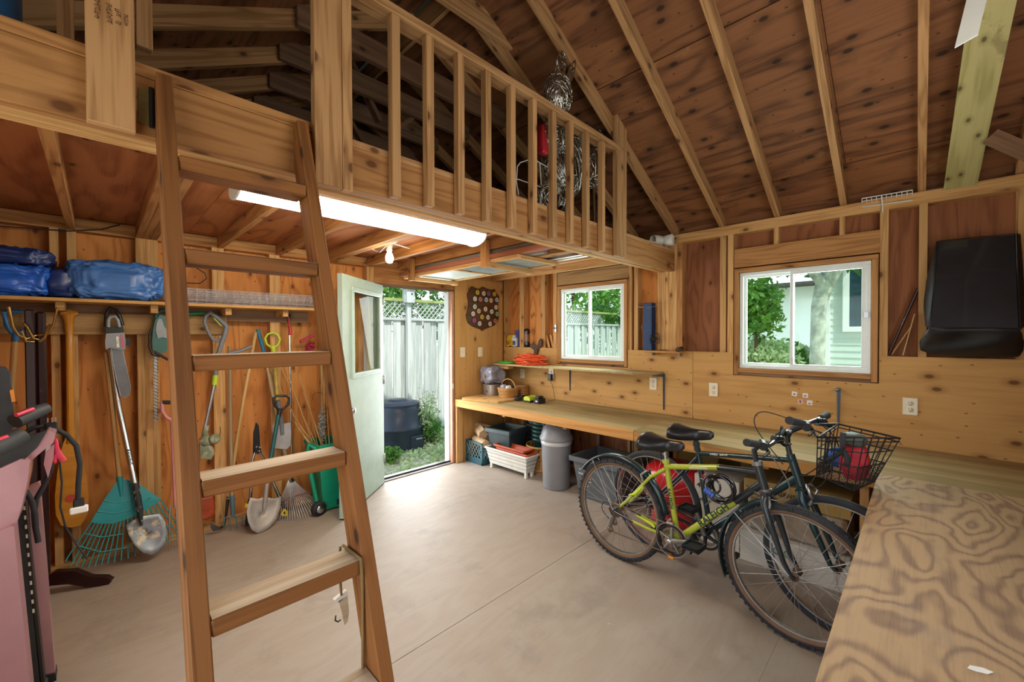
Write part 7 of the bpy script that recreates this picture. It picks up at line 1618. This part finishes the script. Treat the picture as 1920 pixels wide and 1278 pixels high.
def pedal(root, s, z, y, d):
    m = MB(); m.box(s - .045, s + .045, y, y + .09 * d if d > 0 else y, z - .012, z + .012) if 0 else None
    y0, y1 = (y, y + .09) if d > 0 else (y - .09, y); m.box(s - .042, s + .042, y0, y1, z - .004, z + .004)
    for q in ((s - .045, s - .036), (s + .036, s + .045)): m.box(q[0], q[1], y0, y1, z - .014, z + .014)
    for yy_ in (y0, y1 - .006): m.box(s - .045, s + .045, yy_, yy_ + .006, z - .012, z + .012)
    m.build('pedal', 'dark_metal', root, local=True)
pedal(k1, .575, .347, -.088, -1); pedal(k1, .235, .233, .082, 1)
P_('reflector_orange', '#e08a1e', .3); MB().box(.388, .42, -.064, -.058, .185, .198).build('ring_reflector', 'reflector_orange', k1, local=True)
for r_, t_ in ((.048, 26), (.04, 22), (.03, 16)): gear(k1, 'sprocket', (0, .335), r_, t_, -.03 - .004 * (3 - t_ / 10), 'rusty_steel', .3)
m = MB(); n_ = 28
pth = [V3(.405, .29 + .088, -.05), V3(.0, .335 + .045, -.045), V3(-.045, .335, -.045), V3(.0, .27, -.05), V3(-.03, .215, -.05), V3(.0, .19, -.05), V3(.405, .29 - .088, -.05)]
MB().tube(pth, .0042, 5).build('chain', 'rusty_steel', k1, local=True)
MB().tube([V3(-.0, .335 - .03, -.058), V3(-.01, .27, -.06), V3(-.03, .225, -.058)], [.014, .018, .012], 8).build('rear_derailleur', 'worn_alloy', k1, local=True)
for q in ((.005, .262), (-.028, .205)): MB().lathe([(.001, -.004), (.022, -.004), (.022, .004), (.001, .004)], (q[0], -.055, q[1]), (0, 1, 0), 12).build('jockey_wheel', 'rusty_steel', k1, local=True)
tube2(k1, 'derailleur_cable', 'black_rubber', [V3(.05, .34, -.06), V3(-.06, .38, -.06), V3(-.09, .32, -.06), V3(-.03, .27, -.06)], .0028, 6)
MB().tube([V3(.385, .40, -.03), V3(.38, .385, -.055), V3(.42, .39, -.06)], .010, 8).build('front_derailleur', 'worn_alloy', k1, local=True)
# rear mudguard and stays
def guard(root, hub, R, a0, a1, mat, name='mudguard'):
    vs = []; n = 26
    for i in range(n):
        a = a0 + (a1 - a0) * i / (n - 1)
        for y, d in ((-.028, -.012), (-.016, 0), (.016, 0), (.028, -.012)): vs.append((hub[0] + (R + d) * math.cos(a), y, hub[1] + (R + d) * math.sin(a)))
    return MB().add(vs, [(i * 4 + j, i * 4 + j + 1, (i + 1) * 4 + j + 1, (i + 1) * 4 + j) for i in range(n - 1) for j in range(3)], None, True).build(name, mat, root, local=True, solid=.002)
guard(k1, (0, .335), .362, math.radians(150), math.radians(12), 'bike_teal'); 
for s_ in (-1, 1): tube2(k1, 'guard_stay', 'alloy', [V3(.0, .345, .066 * s_), V3(-.20, .635, .03 * s_)], .0025, 6)
guard(k1, (1.013, .335), .36, math.radians(108), math.radians(205), 'bike_teal')
for s_ in (-1, 1): tube2(k1, 'guard_stay', 'alloy', [V3(1.0, .345, .06 * s_), V3(.74, .56, .03 * s_)], .0025, 6)
# lettering on the tubes
def alongtube(root, s_, size, mat, A, Bq, t, r, side=-1, sx=1.0):
    d = (Bq - A).normalized(); up = Vector((0, -1, 0)).cross(d) * -1; p = A + (Bq - A) * t + Vector((0, side * (r + .0008), 0)); 
    X = d; Yv = Vector((0, -1, 0)).cross(X)
    o = text(s_, size, mat, root, p, basis(X, Yv), local=True, sx=sx); return o
alongtube(k1, 'RALEIGH', .048, 'decal_teal', DT0, DT1, .45, .019, sx=1.15)
alongtube(k1, 'RALEIGH', .030, 'decal_teal', ST, BBp, .45, .0165)
alongtube(k1, 'MOUNTAIN', .022, 'white_paint', ST, HT, .40, .0166)
# coiled cable lock hanging on the top tube
P_('lock_black', '#1c1d20', .15, var=.1, coat=.6); P_('lock_blue', '#3b5fc4', .4)
def loc1(s, z, y=0): return Vector(a1) + (b1 - a1).normalized() * s + Vector((-(b1 - a1).normalized().y, (b1 - a1).normalized().x, 0)) * y + Vector((0, 0, z))
ul = (b1 - a1).normalized(); nl = Vector((-ul.y, ul.x, 0))
cl = thing('cable_lock', 'coiled black cable lock hanging from the top tube of the lime bike', 'lock', loc1(.675, .60))
m = MB(); rnd = random.Random(5)
for k in range(7):
    rr_ = .058 + .006 * (k % 4); cc_ = loc1(.675 + rnd.uniform(-.008, .012), .672 + rnd.uniform(-.012, .008), -.03 - .009 * (k % 4)); m.tube([cc_ + ul * (rr_ * math.cos(t)) + Vector((0, 0, rr_ * math.sin(t))) + nl * (.008 * math.sin(t + k)) for t in [2 * PI * j / 22 for j in range(22)]], .0065, 7, closed=True)
cc_ = loc1(.655, .685, -.075); m.tube([cc_ + ul * (.034 * math.cos(t)) + Vector((0, 0, .036 * math.sin(t))) for t in [2 * PI * j / 16 for j in range(16)]], .006, 7, closed=True)
m.build('cable_coil', 'lock_black', cl)
for k in range(4): MB().tube([loc1(.607 + .012 * k, .655 - .006 * k, -.07), loc1(.617 + .012 * k, .650 - .006 * k, -.07)], .017, 12).build('number_dial', 'lock_blue', cl)

# ---------------- bike 2 (dark teal, basket)
a2 = Vector((-1.03, -2.585, 0)); b2 = Vector((-1.168, -3.612, 0)); ang2 = math.atan2((b2 - a2).y, (b2 - a2).x)
k2 = thing('dark_teal_bicycle', 'dark teal city bike with a front wire basket standing against the bench', 'bicycle', a2, rot=(0, 0, ang2)); WLOC[k2.name] = Vector((0, 0, 0))
R2 = .345; wheel(k2, (0, .345), R2, .021, False, False, True); wheel(k2, (1.04, .345), R2, .021, False, False, False)
BB = V3(.395, .285); ST2 = V3(.318, .735); HT2 = V3(.832, .84); HB2 = V3(.872, .715)
tube2(k2, 'seat_tube', 'bike_teal', [BB, ST2 + V3(-.004, .03)], .0165); tube2(k2, 'top_tube', 'bike_teal', [ST2 + V3(.01, .015), HT2 + V3(.003, -.012)], .015)
tube2(k2, 'down_tube', 'bike_teal', [BB, HB2 + V3(-.005, .03)], .020); tube2(k2, 'head_tube', 'bike_teal', [HT2 + V3(-.006, .018), HB2 + V3(.006, -.02)], .021); tube2(k2, 'bottom_bracket', 'bike_teal', [V3(.395, .285, -.036), V3(.395, .285, .036)], .022)
for s_ in (-1, 1):
    tube2(k2, 'seat_stay', 'bike_dark', [ST2 + V3(0, -.01, .014 * s_), V3(.2, .57, .045 * s_), V3(0, .345, .06 * s_)], [.010, .009, .008], 9); tube2(k2, 'chain_stay', 'bike_dark', [BB + V3(-.01, 0, .03 * s_), V3(.2, .305, .05 * s_), V3(0, .345, .06 * s_)], [.011, .010, .008], 9)
    tube2(k2, 'fork_blade', 'bike_teal', [V3(.885, .68, .04 * s_), V3(.90, .64, .058 * s_), V3(.96, .50, .056 * s_), V3(1.02, .36, .054 * s_), V3(1.04, .345, .053 * s_)], [.018, .019, .016, .011, .009], 10)
    tube2(k2, 'brake_arm', 'alloy', [V3(.925, .62, -.045 * s_), V3(.935, .68, .055 * s_), V3(.91, .715, .02 * s_)], .008, 7)
tube2(k2, 'fork_crown', 'bike_teal', [V3(.884, .685, -.05), V3(.884, .685, .05)], .018)
tube2(k2, 'seat_post', 'dark_metal', [ST2, V3(.300, .83)], .0145); tube2(k2, 'post_bellows', 'black_rubber', [V3(.312, .765), V3(.307, .785), V3(.305, .80), V3(.302, .82)], [.022, .018, .022, .018]); saddle(k2, (.135, 0, .897), .28, .17, .0)
tube2(k2, 'quill_stem', 'bike_dark', [HT2 + V3(-.005, .0), V3(.815, .90), V3(.812, .955)], .0135); tube2(k2, 'stem', 'bike_dark', [V3(.812, .955), V3(.825, .985), V3(.905, 1.035)], [.017, .018, .016]); MB().lathe([(.001, 0), (.014, 0), (.014, -.006), (.001, -.006)], (.828, -.018, .985), (0, 1, 0), 12).build('stem_bolt', 'alloy', k2, local=True)
tube2(k2, 'handlebar', 'bike_dark', [V3(.915, 1.085, -.26), V3(.925, 1.06, -.12), V3(.91, 1.04, -.03), V3(.91, 1.04, .03), V3(.92, 1.045, .12), V3(.90, 1.045, .27)], .0115)
for s_, z0, z1 in ((-1, 1.062, 1.088), (1, 1.047, 1.047)): tube2(k2, 'grip', 'black_rubber', [V3(.922, z0, .15 * s_), V3(.913, z1, .275 * s_)], [.017, .02], 12)
for s_ in (-1, 1): z0 = 1.055 if s_ < 0 else 1.045; tube2(k2, 'brake_lever', 'black_plastic', [V3(.93, z0, .11 * s_), V3(.965, z0 - .03, .12 * s_), V3(.97, z0 - .04, .2 * s_)], [.013, .008, .006], 7); tube2(k2, 'shifter_pod', 'black_plastic', [V3(.92, z0 - .01, .085 * s_), V3(.94, z0 - .015, .13 * s_)], .022, 10)
for pts in ([V3(.94, 1.03, -.10), V3(1.0, .99, -.05), V3(.985, .86, -.03), V3(.92, .72, -.03)], [V3(.94, 1.03, -.08), V3(1.01, .96, -.02), V3(.98, .80, .0), V3(.88, .76, -.02)], [V3(.93, 1.03, .08), V3(.99, 1.0, .04), V3(.97, .85, .0), V3(.87, .74, .0)], [V3(.93, 1.03, .10), V3(1.02, .93, .06), V3(.97, .74, .02), V3(.92, .70, .02)], [V3(.90, 1.03, -.02), V3(.70, 1.07, -.02), V3(.66, .98, -.02), V3(.80, .80, -.02)]): tube2(k2, 'cable', 'black_rubber', pts, .003, 6)
g2 = gear(k2, 'chainring', (.392, .272), .092, 46, -.05, 'dark_metal', .86); gear(k2, 'middle_ring', (.392, .272), .07, 32, -.044, 'worn_alloy', .8, parent=g2)
m = MB()
for k in range(5): a = 2 * PI * k / 5 + .9; m.tube([V3(.392, .272, -.052), V3(.392 + .08 * math.cos(a), .272 + .08 * math.sin(a), -.05)], [.014, .008], 6)
m.build('crank_spider', 'dark_metal', k2, local=True); tube2(k2, 'crank_arm', 'worn_alloy', [V3(.392, .272, -.064), V3(.335, .43, -.075)], [.016, .012], 8); tube2(k2, 'crank_arm', 'worn_alloy', [V3(.392, .272, .05), V3(.45, .12, .07)], [.015, .012], 8); pedal(k2, .33, .435, -.088, -1); pedal(k2, .452, .118, .082, 1)
for r_, t_ in ((.05, 28), (.04, 22), (.03, 16)): gear(k2, 'sprocket', (0, .345), r_, t_, -.036 + .004 * (t_ / 10), 'dark_metal', .3)
MB().tube([V3(.392, .272 + .09, -.048), V3(0, .39, -.045), V3(-.045, .345, -.045), V3(0, .27, -.05), V3(-.02, .21, -.05), V3(.392, .272 - .09, -.048)], .004, 5).build('chain', 'dark_metal', k2, local=True)
MB().tube([V3(0, .31, -.058), V3(0, .26, -.06), V3(-.02, .22, -.058)], [.012, .016, .012], 8).build('rear_derailleur', 'worn_alloy', k2, local=True)
tube2(k2, 'reflector', 'red_plastic', [V3(.365, .62, -.03), V3(.365, .62, -.015)], .011, 8)
tube2(k2, 'kickstand', 'dark_metal', [V3(.33, .27, .04), V3(.25, .10, .09), V3(.20, .015, .12)], [.009, .008, .007], 8)
# bottle cage on the seat tube
for s_ in (-.02, .02): tube2(k2, 'bottle_cage', 'alloy', [V3(.345, .60, s_), V3(.37, .60, s_ * 1.6), V3(.40, .47, s_ * 1.6), V3(.375, .44, s_)], .003, 6)
alongtube(k2, 'CITY TOUR', .02, 'white_paint', ST2 + V3(.01, .015), HT2, .25, .015)
# wire basket
T = [V3(.985, 1.00, -.13), V3(1.165, 1.035, -.15), V3(1.235, 1.00, .15), V3(1.0, 1.03, .14)]; Bm = [V3(.97, .80, -.09), V3(1.12, .775, -.11), V3(1.15, .775, .11), V3(.98, .79, .10)]
Mi = [t + (b - t) * .56 for t, b in zip(T, Bm)]; M2 = [t + (b - t) * .28 for t, b in zip(T, Bm)]
bsk = MB().tube(T, .0045, 6, closed=True); bsk.tube([p + V3(0, -.018) for p in T], .003, 6, closed=True)
bo = bsk.build('basket_rim', 'dark_metal', k2, local=True)
MB().tube(Mi, .003, 6, closed=True).build('basket_wire', 'dark_metal', bo, local=True); MB().tube(M2, .003, 6, closed=True).build('basket_wire', 'dark_metal', bo, local=True); MB().tube(Bm, .004, 6, closed=True).build('basket_wire', 'dark_metal', bo, local=True)
for i in range(4):
    n_ = 5
    for k in range(n_): t = k / n_; MB().tube([lerp(T[i], T[(i + 1) % 4], t), lerp(Bm[i], Bm[(i + 1) % 4], t)], .0026, 5).build('basket_wire', 'dark_metal', bo, local=True)
m = MB()
for i in range(4):
    N_ = 16; A0, A1, B0, B1 = Mi[i], Mi[(i + 1) % 4], Bm[i], Bm[(i + 1) % 4]
    for k in range(-6, N_):
        for sgn in (0, 1):
            s0, s1 = k / N_, (k + 6) / N_; t0, t1 = 0.0, 1.0
            if s0 < 0: t0 = -s0 / (s1 - s0); s0 = 0
            if s1 > 1: t1 = t0 + (1 - s0) / (6 / N_); s1 = 1
            if t1 - t0 < .05: continue
            if sgn: f_ = lambda s, t: lerp(lerp(A0, A1, s), lerp(B0, B1, s), t)
            else: f_ = lambda s, t: lerp(lerp(A1, A0, s), lerp(B1, B0, s), t)
            m.tube([f_(s0, t0), f_(s1, t1)], .0009, 3, caps=False)
for k in range(9): m.tube([lerp(Bm[0], Bm[1], k / 8), lerp(Bm[3], Bm[2], k / 8)], .0012, 3, caps=False); m.tube([lerp(Bm[0], Bm[3], k / 8), lerp(Bm[1], Bm[2], k / 8)], .0012, 3, caps=False)
m.build('basket_mesh', 'dark_metal', bo, local=True, kind='stuff')
MB().tube([T[0] + V3(-.0, .0), V3(.94, 1.02, -.06)], .006, 6).build('basket_bracket', 'dark_metal', bo, local=True); MB().tube([T[3], V3(.94, 1.03, .05)], .006, 6).build('basket_bracket', 'dark_metal', bo, local=True)
# bag in the basket (a thing of its own)
P_('bag_red', '#b3202c', .6, var=.15, bump=.3, bscale=25); P_('bag_blue', '#1d5fae', .6, var=.1); P_('strap_black', '#2b2d33', .6, var=.15); P_('bag_olive', '#4a4f4a', .6, var=.2)
u2 = (b2 - a2).normalized(); n2 = Vector((-u2.y, u2.x, 0))
def loc2(s, z, y=0): return Vector(a2) + u2 * s + n2 * y + Vector((0, 0, z))
hm = thing('red_backpack', 'red and blue packed bag with black straps inside the bike basket', 'bag', loc2(1.08, .79))
cc_ = loc2(1.075, .885, .01); cloth(tuple(cc_ + u2 * .02), (.058, .06, .085), 61, .008, 34, 22, .7).build('bag_body', 'bag_red', hm)
cc_ = loc2(1.035, .885, .02); cloth(tuple(cc_), (.035, .05, .05), 62, .006, 24, 16, .8).build('blue_pocket', 'bag_blue', hm)
cloth(tuple(loc2(1.09, .985, .02)), (.06, .05, .03), 63, .006, 24, 16, .8).build('top_flap', 'bag_olive', hm)
MB().tube([loc2(1.09, 1.045, -.15), loc2(1.085, 1.0, -.145), loc2(1.08, .95, -.12), loc2(1.03, .90, -.10), loc2(1.0, .87, -.09)], .013, 6, flat=(tuple(n2), .25)).build('strap', 'strap_black', hm)
MB().tube([loc2(1.085, .96, -.13), loc2(1.10, .91, -.115), loc2(1.09, .88, -.11)], .014, 6, flat=(tuple(n2), .25)).build('strap', 'strap_black', hm)
